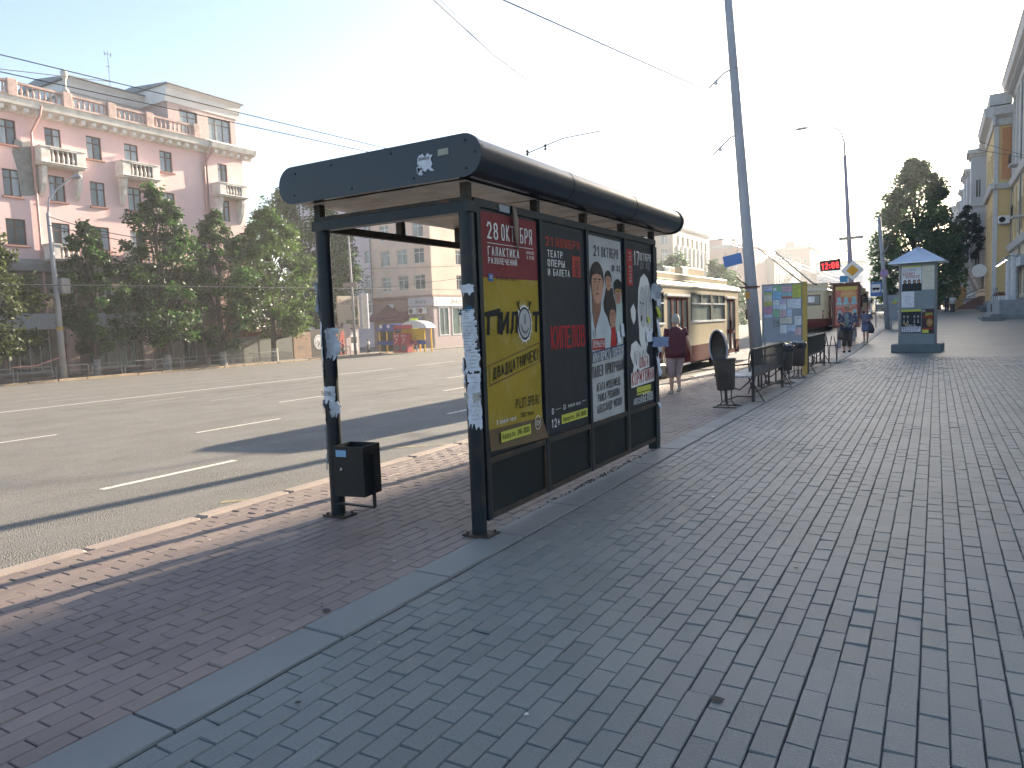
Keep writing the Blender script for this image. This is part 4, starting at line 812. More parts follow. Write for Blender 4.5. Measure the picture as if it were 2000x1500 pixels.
ux = -61.3; plu = Plane((ux, 43.6, 23.1), (0, 1, 0), (0, 0, -1), (1, 0, 0)); opu = [(1.2, 3.1, .35, 2.7), (4.3, 6.9, .35, 2.75)]
mb = MB(); wall_cells(mb, plu, 7.5, 3.1, opu, .25); mb.box(-72, ux-.4, 43.62, 51.08, 19.9, 23.1); mb.box(ux-.4, ux-.003, 43.605, 43.65, 20, 23.1); mb.box(ux-.4, ux-.003, 51.05, 51.095, 20, 23.1); mb.build('tower_top_wall', mat('pale_pink_plaster', (.56, .42, .39), rough=.8, var=.1), pb)
for o_ in opu: window(plu, *o_, .2, pb, M_wood, mat('pale_glass', (.3, .34, .34), rough=.08, var=.2, spec=.8), 'G', .07)
mb = MB(); prof_y(mb, [(-72.3, 23.1), (ux+.08, 23.1), (ux+.15, 23.5), (ux+.3, 23.7), (ux+.35, 24.2), (ux+.7, 24.5), (-72.6, 24.5)], 43.3, 51.5); mb.build('tower_frieze', M_white, pb)
mb = MB(); prof_y(mb, [(-72.8, 24.51), (ux+.85, 24.51), (ux+.85, 24.6), (-66, 25.1), (-72.8, 24.6)], 43.1, 51.7); mb.build('tower_roof', M_tin, pb)
def balcony(y0, y1, zf, H=1.1, px=PX_, con=True):
    mb = MB(); d = 1.15
    mb.bbox(px+.005, px+d, y0, y1, zf-.25, zf, .04); mb.bbox(px+.005, px+d+.12, y0-.1, y1+.1, zf-.12, zf-.02, .02)
    for y in (y0+.35, y1-.35): mb.bbox(px+d-.3, px+d-.02, y-.35, y+.35, zf, zf+H, .02)
    mb.box(px+.01, px+d-.3, y0, y0+.16, zf, zf+H); mb.box(px+.01, px+d-.3, y1-.16, y1, zf, zf+H); mb.box(px+d-.3, px+d+.03, y0+.7, y1-.7, zf+H-.12, zf+H)
    mb.box(px+.01, px+d+.06, y0-.06, y1+.06, zf+H+.001, zf+H+.09)
    o = mb.build('balcony', M_cream, pb); m2 = MB(); baluster_run(m2, px+d-.14, y0+.75, y1-.75, zf+.0, zf+H-.12, .34, .1); m2.build('balusters', M_cream, o)
    if con:
        m3 = MB()
        for y in (y0+.35, y1-.35):
            P = [V((px+.002, 0, zf-.26)), V((px+.9, 0, zf-.26)), V((px+.85, 0, zf-.7)), V((px+.6, 0, zf-1.6)), V((px+.3, 0, zf-2.3)), V((px+.002, 0, zf-2.6))]; m3.prism(P, (0, y-.16, 0), (0, y+.16, 0))
        m3.build('consoles', M_cream, o)
balcony(31.1, 34.5, 15.4); balcony(37.6, 41.0, 15.4); balcony(47.0, 50.2, 15.0, 1.0, tx); balcony(31.1, 34.5, 8.0, 1.0, PX_+.2, False); balcony(37.6, 41.0, 8.0, 1.0, PX_+.2, False); balcony(24.5, 27.8, 15.4)
for y, z1 in ((31.0, 19.0), (46.35, 19.2)):
    mb = MB(); mb.tube([(PX_+1.0, y+.5, 19.6), (PX_+.8, y+.45, 18.9), (PX_+.2, y, 17.6), (PX_+.16, y, 12), (PX_+.16, y, 3)], .1, 8); mb.build('downpipe', mat('pink_pipe', (.52, .3, .27), rough=.6), pb)
mb = MB(); pl.poly(mb, [(15.9, 1.95), (16.5, 2.1), (17.0, 1.9), (17.2, 2.6), (17.25, 4.6), (17.3, 5.9), (16.7, 6.1), (15.95, 6.2), (15.85, 4.2), (15.6, 3.0)], .008); mb.build('grey_plaster_patch', mat('bare_plaster', (.26, .25, .235), rough=.9, var=.2, scale=3), pb)
mb = MB(); q = V((-66, 38.3, 24.0)); q = V((-66, 41.2, 24.3))
mb.cyl(q, q+V((0, 0, 3.6)), .03, 6); mb.cyl(q+V((0, -.35, 3.3)), q+V((0, .35, 3.3)), .03, 5); mb.cyl(q+V((0, -.3, 2.2)), q+V((0, .2, 2.2)), .03, 5)
for k in (-.3, .3): mb.cyl(q+V((0, k, 3.1)), q+V((0, k, 3.5)), .03, 5)
mb.build('roof_antenna', M_tin, pb)

# simple street houses with real window openings -----------------------------------------------
def house(name, label, x0, x1, y0, y1, z1, m, mwin, rows, wy, wx, mg, cor=None, faceX=True, z0=-1.3, style='T', sgn=1, faceY=True, depth=.2, corb=.6):
    """box house; street wall on x1 (sgn=1) or x0 (sgn=-1), gable wall on y0 facing the camera.
       rows=[(za, zb)], wy=[(ya, yb)] windows along the street wall, wx=[(xa, xb)] windows on the near wall"""
    r = thing(name, label, 'building', ((x0+x1)/2, (y0+y1)/2, z0)); fx = x1 if sgn > 0 else x0
    mb = MB(); H = z1-z0
    if sgn > 0: ps = Plane((fx, y0, z1), (0, 1, 0), (0, 0, -1), (1, 0, 0)); oy = [(a-y0, b-y0, z1-zb, z1-za) for a, b in wy for za, zb in rows]
    else: ps = Plane((fx, y1, z1), (0, -1, 0), (0, 0, -1), (-1, 0, 0)); oy = [(y1-b, y1-a, z1-zb, z1-za) for a, b in wy for za, zb in rows]
    wall_cells(mb, ps, y1-y0, H, oy, depth)
    pn = Plane((x0, y0, z1), (1, 0, 0), (0, 0, -1), (0, -1, 0)); ox = [(a-x0, b-x0, z1-zb, z1-za) for a, b in wx for za, zb in rows]
    wall_cells(mb, pn, x1-x0, H, ox, depth)
    mb.box(x0+(.02 if sgn > 0 else depth+.1), x1-(.02 if sgn < 0 else depth+.1), y0+depth+.1, y1-.02, z0, z1-.02)
    mb.build('wall', m, r)
    for o_ in oy: window(ps, *o_, depth*.8, r, mwin, mg, style, .09)
    for o_ in ox: window(pn, *o_, depth*.8, r, mwin, mg, style, .09)
    if cor:
        mb = MB(); b_ = corb
        mb.box(x0-b_ if sgn < 0 else x0, x1+b_ if sgn > 0 else x1, y0-b_, y1, z1+.002, z1+.5); mb.box(x0-b_*.5 if sgn < 0 else x0+.1, x1+b_*.5 if sgn > 0 else x1-.1, y0-b_*.5, y1-.01, z1-.5, z1-.003)
        mb.build('cornice', cor, r)
        mb = MB(); mb.box(x0+.3, x1-.3, y0+.3, y1-.3, z1+.502, z1+1.0); mb.build('roof', M_tin, r)
    return r, ps, pn
M_lil = mat('lilac_plaster', (.55, .48, .5), rough=.85, var=.08, scale=.5); M_tan = mat('tan_plaster', (.74, .55, .44), rough=.85, var=.08, scale=.4, dirt=(.5, .4, .28), dscale=.35, damt=.5)
M_brown = mat('brown_cladding', (.34, .2, .16), rough=.75, var=.2, scale=.8, stretch=(1, 1, .2)); M_mauve = mat('mauve_plaster', (.42, .33, .32), rough=.8, var=.08)
M_pvc = mat('pvc_frame', (.68, .68, .68), rough=.4); M_gl2 = mat('flat_window_glass', (.13, .16, .17), rough=.05, var=.5, scale=.5, spec=.8)
R4 = [(6.5, 8.5), (9.95, 12.0), (13.4, 15.45), (16.9, 18.95)]
tb, ps, pn = house('corner_building', 'tan office corner building with rows of white framed windows above a brown ground floor', -67.4, -57.2, 77.6, 112, 21.6, M_tan, M_pvc, R4, [(83.3+i*3.4, 84.9+i*3.4) for i in range(8)], [(-65.7, -64.1), (-62.9, -61.1), (-60.1, -58.3)], M_gl2, M_cream, depth=.28)
mb = MB(); mb.box(-67.4, -57.12, 77.45, 77.59, -1.3, 5.45); mb.build('ground_floor_cladding', M_brown, tb)
mb = MB(); mb.box(-60.9, -57.1, 77.3, 77.45, -1.3, 4.4); mb.box(-57.19, -57.05, 77.45, 112, -1.3, .3); mb.box(-57.19, -57.05, 77.45, 78.6, .3, 4.1); mb.box(-57.19, -57.05, 80.9, 81.6, .3, 4.1); mb.box(-57.19, -57.05, 85.3, 86.2, .3, 4.1); mb.build('mauve_ground_floor', M_mauve, tb)
mb = MB(); mb.box(-67.5, -56.95, 77.2, 112, 5.5, 5.75); mb.build('string_course', M_brown, tb)
mb = MB(); mb.box(-60.95, -57.0, 77.1, 77.28, 4.35, 5.45); mb.build('shop_sign', mat('sign_lilac', (.5, .46, .52), rough=.4, var=.04), tb)
mb = MB(); mb.box(-57.04, -56.9, 77.4, 98, 4.2, 5.45); mb.build('shop_sign', M_pvc, tb)
mb = MB(); Plane((-59.7, 77.095, 5.2), (1, 0, 0), (0, 0, -1), (0, -1, 0)).text(mb, 'Beauty', 0, .55, 1.6, .5, .09, slant=14); Plane((-56.895, 81.2, 5.2), (0, 1, 0), (0, 0, -1), (1, 0, 0)).text(mb, 'Beauty', 0, .62, 3.2, .6, .09, slant=14); mb.build('sign_lettering', C_ink, tb)
for y0, y1 in ((78.6, 80.9), (81.6, 85.3), (86.2, 90.5), (91.2, 95.5)):
    p_ = Plane((-57.04, 78.6, 4.1), (0, 1, 0), (0, 0, -1), (1, 0, 0)); window(p_, y0-78.6, y1-78.6, 0, 3.8, .02, tb, M_pvc, M_shopl, 'S', .14)
mb = MB(); mb.prism([V((0, 77.44, 3.7)), V((0, 76.2, 2.75)), V((0, 76.2, 2.5)), V((0, 77.44, 2.5))], (-67.4, 0, 0), (-61.1, 0, 0)); mb.build('maroon_awning', mat('maroon_awning', (.16, .045, .055), rough=.7), tb)
mb = MB(); mb.prism([V((-63.9+.0, 77.44, 4.6)), V((-64, 76.25, 3.7)), V((-64, 77.44, 3.7))], (-1.3, 0, 0), (1.3, 0, 0)) if False else mb.prism([V((-66.3, 76.9, 3.1)), V((-64.2, 76.9, 4.7)), V((-62.2, 76.9, 3.1))], (0, -.3, 0), (0, .52, 0)); mb.build('awning_gable', mat('maroon_awning', (0, 0, 0)), tb)
mb = MB()
for k in range(7):
    a = pi/2*k/6; b_ = pi/2*(k+1)/6
    if k < 6: mb.quad((-60.6, 77.28-1.0*sin(a), 1.8+1.2*cos(a)), (-58.3, 77.28-1.0*sin(a), 1.8+1.2*cos(a)), (-58.3, 77.28-1.0*sin(b_), 1.8+1.2*cos(b_)), (-60.6, 77.28-1.0*sin(b_), 1.8+1.2*cos(b_)))
mb.box(-60.6, -58.3, 76.27, 76.29, 1.5, 1.8); mb.build('entrance_canopy', mat('grey_canopy', (.28, .26, .26), rough=.6), tb)
mb = MB(); mb.box(-60.3, -58.6, 77.2, 77.29, -1.2, 1.7); mb.build('door', mat('dark_door', (.08, .08, .085), rough=.5), tb)
for x in (-60.7, -59.1):
    mb = MB(); mb.bbox(x, x+1.2, 76.7, 77.25, 3.25, 4.15, .05); o = mb.build('air_conditioner', M_pvc, tb); m2 = MB(); m2.cyl((x+.5, 76.69, 3.7), (x+.5, 76.66, 3.7), .33, 14); m2.build('fan', M_wood, o)
mb = MB(); mb.bbox(-64.6, -63.6, 76.9, 77.43, 4.1, 4.75, .04); o = mb.build('air_conditioner', M_pvc, tb); m2 = MB(); m2.cyl((-64.3, 76.89, 4.42), (-64.3, 76.86, 4.42), .22, 12); m2.build('fan', C_ink, o)
mb = MB(); mb.tube([(-67.25, 77.35, 21.4), (-67.25, 77.35, 5.8)], .09, 6); mb.build('downpipe', M_tin, tb)
lb, _, _ = house('lilac_building', 'lilac grey building behind the trees between the pink and the tan house', -92, -69.2, 85, 110, 24.0, M_lil, M_pvc, [(3.9, 5.9), (7.7, 9.7), (11.4, 13.4), (15.1, 17.1), (18.8, 20.6)], [], [(-89.5+i*3.6, -87.9+i*3.6) for i in range(6)], M_gl2, M_white, depth=.25)
mb = MB(); mb.box(-69.19, -67.5, 84.6, 100, -1.2, 24); mb.build('pale_corner', M_white, lb)
mb = MB(); mb.bbox(-74.5, -71.5, 83.9, 84.98, 7.0, 7.9, .03); mb.build('balcony', M_band, lb)
# row of low shop fronts between
def lowbox(name, lab, cat, x0, x1, y0, y1, z1, m): 
    r = thing(name, lab, cat, ((x0+x1)/2, (y0+y1)/2, -1.25)); mb = MB(); mb.box(x0, x1, y0, y1, -1.25, z1); mb.build('wall', m, r); return r
g1 = lowbox('kiosk_wall', 'long grey kiosk wall with a dark red top band behind the trees', 'kiosk', -60, -57.6, 45.3, 53.4, 1.25, mat('grey_kiosk_panel', (.13, .135, .12), rough=.6, var=.08))
mb = MB(); mb.box(-60.1, -57.45, 45.1, 53.6, 1.252, 2.0); mb.build('top_band', mat('dark_red_band', (.13, .03, .03), rough=.6), g1); mb = MB()
for y in (47.2, 49.2, 51.3): mb.box(-57.59, -57.57, y-.02, y+.02, -1.2, 1.25)
mb.build('panel_joints', M_band, g1)
mb = MB(); mb.add([(-57.585, 48.3, -1.2), (-57.585, 53.3, -1.2), (-57.585, 53.3, -.55), (-57.585, 51.8, -.35), (-57.585, 50.6, -.65), (-57.585, 49.2, -.7), (-57.585, 48.3, -.95)], [tuple(range(7))]); mb.build('repainted_patch', mat('dark_grey_patch', (.07, .075, .07), rough=.7), g1)
g2 = lowbox('garage_wall', 'low orange beige wall with a small graffiti tag beside the grey kiosk', 'wall', -60, -57.7, 53.7, 56.1, 1.5, mat('orange_beige', (.36, .24, .16), rough=.85, var=.12))
mb = MB(); p_ = Plane((-57.69, 54.2, 0.2), (0, 1, 0), (0, 0, -1), (1, 0, 0)); p_.line(mb, [(.2, .5), (.35, .1), (.5, .45), (.3, .3), (.6, .15), (.75, .5), (.9, .1)], .05, .004); mb.build('graffiti', M_band, g2)
g3 = lowbox('banner_wall', 'black banner wall with red cartoonless shapes and a round white badge', 'banner', -60, -57.7, 56.1, 61.5, 1.7, mat('banner_black', (.035, .02, .02), rough=.5)); g3['label'] = 'black banner fence with red splashes and a round white badge beside the lamp post'
p_ = Plane((-57.69, 56.1, 1.7), (0, 1, 0), (0, 0, -1), (1, 0, 0)); mb = MB(); p_.ell(mb, 1.15, 1.35, .72, .8, .004); mb.build('round_badge', M_pvc, g3)
mb = MB(); p_.line(mb, [(1.15+.55*cos(a*pi/8), 1.35+.62*sin(a*pi/8)) for a in range(17)], .05, .008); p_.line(mb, [(.8, 1.5), (1.0, 1.2), (1.2, 1.5), (1.45, 1.2)], .08, .008); mb.build('badge_drawing', M_brown, g3)
mb = MB(); p_.text(mb, 'ВЕ', 2.2, .85, .9, .6, .2); p_.text(mb, 'Е', 3.5, .85, .45, .6, .2); p_.poly(mb, [(4.2, 1.9), (4.5, .6), (4.85, .15), (5.1, .5), (5.15, 2.1), (4.8, 2.5)], .004); p_.poly(mb, [(4.3, 2.6), (4.9, 2.9), (5.2, 2.5), (5.2, 2.9), (4.4, 2.93)], .006); mb.build('red_lettering', mat('banner_red', (.42, .02, .02), rough=.5), g3)
mb = MB(); p_.ell(mb, 4.9, 2.2, .22, .3, .0085); mb.build('white_figure', M_pvc, g3)
g4 = lowbox('pink_gate_block', 'small pink block with a white sheet top beside the beige billboard', 'wall', -60.2, -58, 61.5, 62.6, 2.2, M_mauve)
# photo shop banner and tall white sign
g5 = thing('shop_banner', 'tall beige photo shop banner hanging beside the lamp post across the road', 'sign', (-58.4, 63, -1.25))
mb = MB(); mb.box(-58.6, -58.4, 61.2, 64.7, 1.75, 5.4); mb.build('banner_sheet', mat('banner_beige', (.40, .33, .24), rough=.8, var=.06), g5)
p_ = Plane((-58.39, 61.2, 5.4), (0, 1, 0), (0, 0, -1), (1, 0, 0)); mb = MB(); p_.text(mb, 'Фототорг', .2, .95, 3.1, .62, .16); p_.text(mb, '1', 2.0, 1.75, .35, .55, .16); mb.build('lettering', M_wood, g5)
mb = MB(); p_.ell(mb, 2.8, 1.8, .42, .7, .004, n=22); p_.rect(mb, 1.2, 3.2, 2.7, 3.3, .004); p_.rect(mb, .3, .9, 3.1, 3.3, .004); mb.build('printed_frame', mat('olive_print', (.13, .14, .08)), g5)
mb = MB(); mb.box(-59.5, -58.5, 61.5, 64.5, -1.25, 1.6); mb.build('shop_window_box', M_mauve, g5); mb = MB(); mb.box(-58.49, -58.46, 62.4, 64.2, -.9, 1.3); mb.build('window', M_pvc, g5); mb = MB(); mb.box(-58.455, -58.44, 62.55, 64.05, .0, .7); mb.build('dark_print', C_ink, g5)
g6 = thing('hanging_sign', 'tall narrow white sign board standing out beside the beige banner', 'sign', (-58.2, 65.1, 1.6)); mb = MB(); mb.bbox(-58.3, -57.4, 65.0, 65.25, 1.6, 5.7, .03); mb.build('sign_board', M_pvc, g6); mb = MB(); mb.bar((-58.5, 65.12, 5.2), (-58.2, 65.12, 5.2), .08); mb.bar((-58.5, 65.12, 2.0), (-58.2, 65.12, 2.0), .08); mb.build('bracket', M_tin, g6)

# ------------------------------------------------------------------ farther down the street, left side
def spans(a, b, n, w_): return [(a+(b-a)*(i+.5)/n-w_/2, a+(b-a)*(i+.5)/n+w_/2) for i in range(n)]
M_cr = mat('cream_facade', (.40, .35, .28), rough=.85, var=.06); M_pk2 = mat('pale_brick', (.34, .21, .17), rough=.85, var=.1); M_cls = mat('classical_cream', (.4, .36, .27), rough=.85, var=.06)
MB_ = MB
c1, ps, pn = house('cream_building', 'cream building with tall window columns seen beyond the first trolleybus', -92, -60.5, 190, 226, 26, M_cr, M_wwood, [(4, 7), (10, 13), (15.5, 19.8), (21, 23.5)], spans(192, 224, 7, 1.9), spans(-91, -61, 8, 1.8), M_gl2, M_white, depth=.5)
mb = MB(); 
for a, b_ in spans(192, 224, 8, .7): mb.box(-60.49, -60.1, a, b_, 13.5, 21)
mb.build('pilasters', M_white, c1)
mb = MB(); mb.box(-90, -63, 196, 222, 26.6, 31.2); mb.build('upper_storey', M_cr, c1)
c2, ps, pn = house('brick_building', 'pale brick building with blank gable and chimneys behind the blue sign', -84, -63.5, 300, 330, 29, M_pk2, M_wwood, [(5, 7.4), (10, 12.4), (15, 17.4), (20, 22.4)], [], spans(-75, -64, 3, 1.7), M_gl2, M_tin, depth=.4)
mb = MB(); mb.box(-82, -76, 304, 309, 29.6, 33.0); mb.box(-72, -70.5, 303, 305, 29.6, 32.5); mb.box(-67, -65, 303, 305, 29.6, 33.5); mb.build('chimneys', M_pk2, c2)
c3, ps, pn = house('classical_building', 'long cream classical building with a gabled hall front and roof posts', -84, -60.5, 331, 400, 25, M_cls, M_wwood, [(2, 6), (8, 12), (14.5, 19)], spans(333, 398, 11, 2.8), [], M_gl2, M_cr, depth=.5)
mb = MB(); baluster_run(mb, -60.3, 332, 399, 25.5, 29.5, 5.2, .9); mb.build('roof_posts', M_cr, c3)
mb = MB(); mb.prism([V((0, 345, 14.0)), V((0, 365, 20.0)), V((0, 387, 14.0)), V((0, 387, 13)), V((0, 345, 13))], (-60.4, 0, 0), (-57.5, 0, 0)); 
for y in (346, 353, 360, 371, 378, 386): mb.cyl((-58.3, y, -1), (-58.3, y, 13), .7, 10)
mb.build('portico', M_cls, c3)
c4, _, _ = house('far_pink_building', 'tall pale pink building with a small roof house farther down the left side', -78, -60, 430, 470, 37, M_pk2, M_wwood, [(4+i*4.1, 6.3+i*4.1) for i in range(7)], spans(432, 468, 9, 1.8), spans(-77, -61, 5, 1.8), M_gl2, M_cr, depth=.4)
mb = MB(); mb.box(-74, -69, 436, 444, 37.6, 41.5); mb.build('roof_house', M_pk2, c4)
c5, _, _ = house('hoarding_building', 'far building carrying a huge white and blue printed hoarding', -58, -34, 440, 470, 28, M_white, M_wwood, [], [], [], M_gl2, M_cr)
p_ = Plane((-58, 439.9, 28), (1, 0, 0), (0, 0, -1), (0, -1, 0)); mb = MB(); p_.rect(mb, .5, 23.5, 7.5, 23.5, .05); mb.build('hoarding', mat('hoarding_white', (.25, .33, .45)), c5)
mb = MB(); p_.text(mb, '20', 1.2, 12.6, 6.0, 4.2, .1, h=.1); p_.poly(mb, [(8, 22.5), (11, 14.5), (15, 13.5), (12.5, 22.5)], .1); p_.poly(mb, [(14, 22.5), (16.5, 14.5), (20, 13.5), (19, 22.5)], .1); mb.build('hoarding_print', mat('hoarding_blue', (.03, .12, .4)), c5)
mb = MB(); p_.poly(mb, [(1, 22), (3, 15.5), (7, 14.5), (6, 22)], .1); mb.build('hoarding_rose_print', mat('hoarding_rose', (.4, .15, .25)), c5)
for i, (x0, x1, y0, z1, lb_) in enumerate(((-46, -24, 620, 56, 'tall pale tower block at the far end of the road'), (-22, -4, 700, 40, 'lower pale block beside the far tower at the end of the road'))):
    house('tower_block', lb_, x0, x1, y0, y0+25, z1, M_white, M_wwood, [(6+k*3.6, 8+k*3.6) for k in range(int((z1-8)/3.6))], [], spans(x0+1, x1-1, 7, 1.6), M_gl2, M_cr, depth=.4)

# ================================================================== BUILDINGS ON THE NEAR SIDE (right)
M_yel2 = mat('ochre_plaster', (.66, .47, .22), rough=.85, var=.06, scale=.6, dirt=(.55, .4, .2), dscale=.6, damt=.4); M_stone = mat('grey_stone_trim', (.58, .57, .56), rough=.8, var=.1); M_pal = mat('pale_ochre_plaster', (.6, .52, .38), rough=.85, var=.08)
M_plinth = mat('granite_plinth', (.17, .17, .175), rough=.7, var=.2, scale=6); M_blg = mat('blue_grey_plaster', (.5, .52, .55), rough=.85, var=.08); M_org = mat('orange_tone', (.55, .26, .12), rough=.85)
Z0 = 1.0
yb = thing('yellow_building', 'ochre building with grey stone pilasters, broad cornice and a sign lit by small lamps', 'building', (10, 60, Z0))
FX = 5.85
def rplane(x, ya, z1): return Plane((x, ya, z1), (0, -1, 0), (0, 0, -1), (-1, 0, 0))      # street walls on the right side face -X
mb = MB(); ps = rplane(FX, 80, 21.2); W_ = 50; wy = [1.6+3.1*i for i in range(15)]
opr = [(u, u+1.25, 21.2-b_, 21.2-a) for u in wy for a, b_ in ((13.4, 15.9), (17.0, 19.0), (7.6, 10.2))]
opg = [(u-.2, u+1.5, 21.2-5.6, 21.2-2.4) for u in wy[2:]]
wall_cells(mb, ps, W_, 21.7, opr+opg, .3); mb.box(FX+.35, 20, 30.02, 79.98, -.5, 21.1); mb.box(FX+.02, 20, 30, 30.3, -.5, 21.1); mb.build('wall', M_pal, yb)
for o_ in opr[:18]: window(ps, *o_, .22, yb, M_wood, M_gl2, 'T', .08)
for o_ in opg[:6]: window(ps, *o_, .22, yb, M_wood, M_shopg, 'S', .1)
mb = MB()
for u in wy: pbox(mb, ps, u-1.1, u-.45, 1.6, 8.8, .002, .16)
mb.build('stone_pilasters', M_stone, yb)
mb = MB()
for u in wy: pbox(mb, ps, u-.95, u-.6, 9.6, 14.5, .002, .1)
mb.build('ochre_pilasters', M_yel2, yb)
def prof_r(mb, prof, y0, y1): mb.prism([V((x, 0, z)) for x, z in prof], (0, y0, 0), (0, y1, 0))
mb = MB(); prof_r(mb, [(FX+.3, 19.6), (FX-.12, 19.6), (FX-.2, 20.2), (FX-.85, 20.5), (FX-.95, 21.0), (FX-1.05, 21.2), (FX+.3, 21.4)], 29.5, 80); mb.build('cornice', M_stone, yb)
mb = MB(); y = 31
while y < 79.8: mb.box(FX-.6, FX-.19, y, y+.25, 20.1, 20.35); y += .6
mb.build('dentils', M_stone, yb)
mb = MB(); prof_r(mb, [(FX+.1, 12.0), (FX-.25, 12.05), (FX-.4, 12.5), (FX+.1, 12.6)], 29.5, 80); prof_r(mb, [(FX+.1, 6.3), (FX-.3, 6.35), (FX-.5, 6.8), (FX+.1, 6.9)], 29.5, 80); mb.build('string_courses', M_stone, yb)
mb = MB(); mb.box(FX-.15, FX-.003, 30, 79.9, -.5, 2.1); mb.build('plinth', M_plinth, yb)
mb = MB()
for y in (69.5, 74.5): mb.lathe((FX-.55, y, 1.9), [(.32, 0), (.26, .15), (.24, 3.3), (.3, 3.5), (.36, 3.7)], 14)
mb.build('entrance_columns', mat('white_column', (.55, .56, .58), rough=.6), yb, smooth=True)
# projecting end bay
cx = 4.42; mb = MB(); psb = rplane(cx, 91, 19.2); opb = [(u, u+1.2, 19.2-b_, 19.2-a) for u in (2.2, 5.5, 8) for a, b_ in ((7.6, 10.2), (13.4, 15.9))]
wall_cells(mb, psb, 11, 19.2-.9, opb, .25); mb.box(cx+.3, FX+.4, 80.003, 91, .9, 19.2); mb.box(cx+.001, cx+.3, 80.003, 80.3, .9, 19.2); mb.build('bay_wall', M_yel2, yb)
for o_ in opb: window(psb, *o_, .2, yb, M_wood, M_gl2, 'T', .08)
mb = MB(); mb.box(cx-.06, cx+.3, 79.93, 80.001, 1, 17.6); mb.build('bay_quoins', M_stone, yb)
mb = MB(); mb.box(cx-.06, FX+.1, 79.9, 79.999, 15.9, 17.2) if False else None; mb.box(cx+.55, FX-.1, 79.94, 79.999, 12.9, 17.4); mb.build('orange_panel', M_org, yb)  # flat orange rectangle set high on the end wall
for zz, pr_ in ((17.6, [(0, 0), (-.15, .05), (-.25, .6), (-.75, .9), (-.9, 1.6), (0, 1.7)]), (12.0, [(0, 0), (-.25, .05), (-.4, .5), (0, .6)])):
    mb = MB(); y0 = 80; 
    P = [V((cx+x, 0, zz+z)) for x, z in pr_]; mb.prism(P, (0, 79.4, 0), (0, 91.3, 0)); P = [V((0, 80+x, zz+z)) for x, z in pr_]; mb.prism(P, (cx-.2, 0, 0), (FX-.05, 0, 0)); mb.build('bay_cornice', M_stone, yb)
mb = MB(); mb.box(cx-.5, cx+1.2, 79.1, 91, 19.31, 20.3); mb.build('bay_parapet', M_stone, yb)
mb = MB(); mb.box(cx-.12, FX, 79.7, 91, .8, 2.0); mb.build('bay_plinth', M_plinth, yb)
for (x, z) in ((4.95, 9.0),):
    ac = thing('air_conditioner', 'white air conditioner on the ochre end wall above the street', 'air conditioner', (5.3, 79.6, 8.9)); mb = MB(); mb.bbox(4.75, 5.65, 79.45, 79.9, 8.9, 9.6, .04); mb.build('case', M_pvc, ac); mb = MB(); mb.cyl((5.05, 79.44, 9.25), (5.05, 79.42, 9.25), .25, 14); mb.build('fan', C_ink, ac); mb = MB(); mb.box(4.9, 5.5, 79.5, 79.9, 8.8, 8.89); mb.build('bracket', M_tin, ac)
mb = MB(); mb.tube([(FX-.1, 79.8, 19.5), (FX-.1, 79.8, 2)], .08, 6); mb.tube([(FX-.1, 72, 19.5), (FX-.1, 72, 2)], .06, 6); mb.build('downpipes', M_tin, yb)
for y, z in ((70.3, 8.4), (73.4, 12.9)):                   # small iron balconies
    mb = MB(); mb.box(FX-.8, FX-.003, y-.9, y+.9, z, z+.12); o = mb.build('balcony', M_stone, yb); m2 = MB()
    for k in range(9): m2.cyl((FX-.76, y-.85+k*.21, z+.12), (FX-.76, y-.85+k*.21, z+.95), .015, 5)
    m2.bar((FX-.76, y-.88, z+.95), (FX-.76, y+.88, z+.95), .03); m2.build('railing', C_ink, o)
# lamps over the shop sign, flower boxes, steps
for i in range(5):
    lp = thing('sign_lamp', '%s small gooseneck lamp over the shop sign of the ochre building' % ('nearest', 'second nearest', 'middle', 'second farthest', 'farthest')[i], 'lamp', (FX-.3, 67.5+i*2.3, 5.6), 'sign lamps'); y = 67.5+i*2.3
    mb = MB(); mb.tube([(FX-.5, y, 5.2), (FX-1.0, y, 5.35), (FX-1.25, y, 5.25)], .02, 6); mb.build('arm', C_ink, lp); mb = MB(); mb.lathe((FX-1.28, y, 5.0), [(.16, 0), (.13, .12), (.04, .24)], 10); mb.build('lamp_shade', M_tin, lp); mb = MB(); mb.ball((FX-1.28, y, 5.02), .1, .1, .06, 10, 6); mb.build('bulb', mat('lamp_glow', (1, .9, .7), emit=4), lp)
sg = thing('shop_fascia', 'grey shop fascia below the row of small lamps', 'sign', (FX-.3, 71, 4.4)); mb = MB(); mb.bbox(FX-.5, FX-.17, 66, 79, 4.5, 5.25, .03); mb.build('fascia_board', M_blg, sg)
for i, y in enumerate((66.8, 69.2, 71.9)):
    fb = thing('flower_box', ('near', 'middle', 'far')[i]+' flower box with red blossoms on the terrace of the ochre building', 'flower box', (FX-1.5, y, 1.9), 'flower boxes on the terrace'); mb = MB(); mb.bbox(FX-1.75, FX-1.35, y-.6, y+.6, 1.95, 2.3, .03); mb.build('box', M_stone, fb)
    mb = MB(); rd = random.Random(i)
    for k in range(50):
        c = V((FX-1.55+rd.uniform(-.2, .2), y+rd.uniform(-.6, .6), 2.35+rd.uniform(0, .22))); mb.ball(c, .05, .05, .05, 5, 3)
    mb.build('blossoms', mat('red_blossom', (.2, .05, .04), rough=.8, var=.5, scale=12), fb)
M_blg2 = mat('terrace_stone', (.3, .31, .32), rough=.8, var=.15, scale=3)
st = thing('terrace_steps', 'stone terrace and steps at the foot of the ochre building', 'steps', (FX-1.4, 69, .9)); mb = MB()
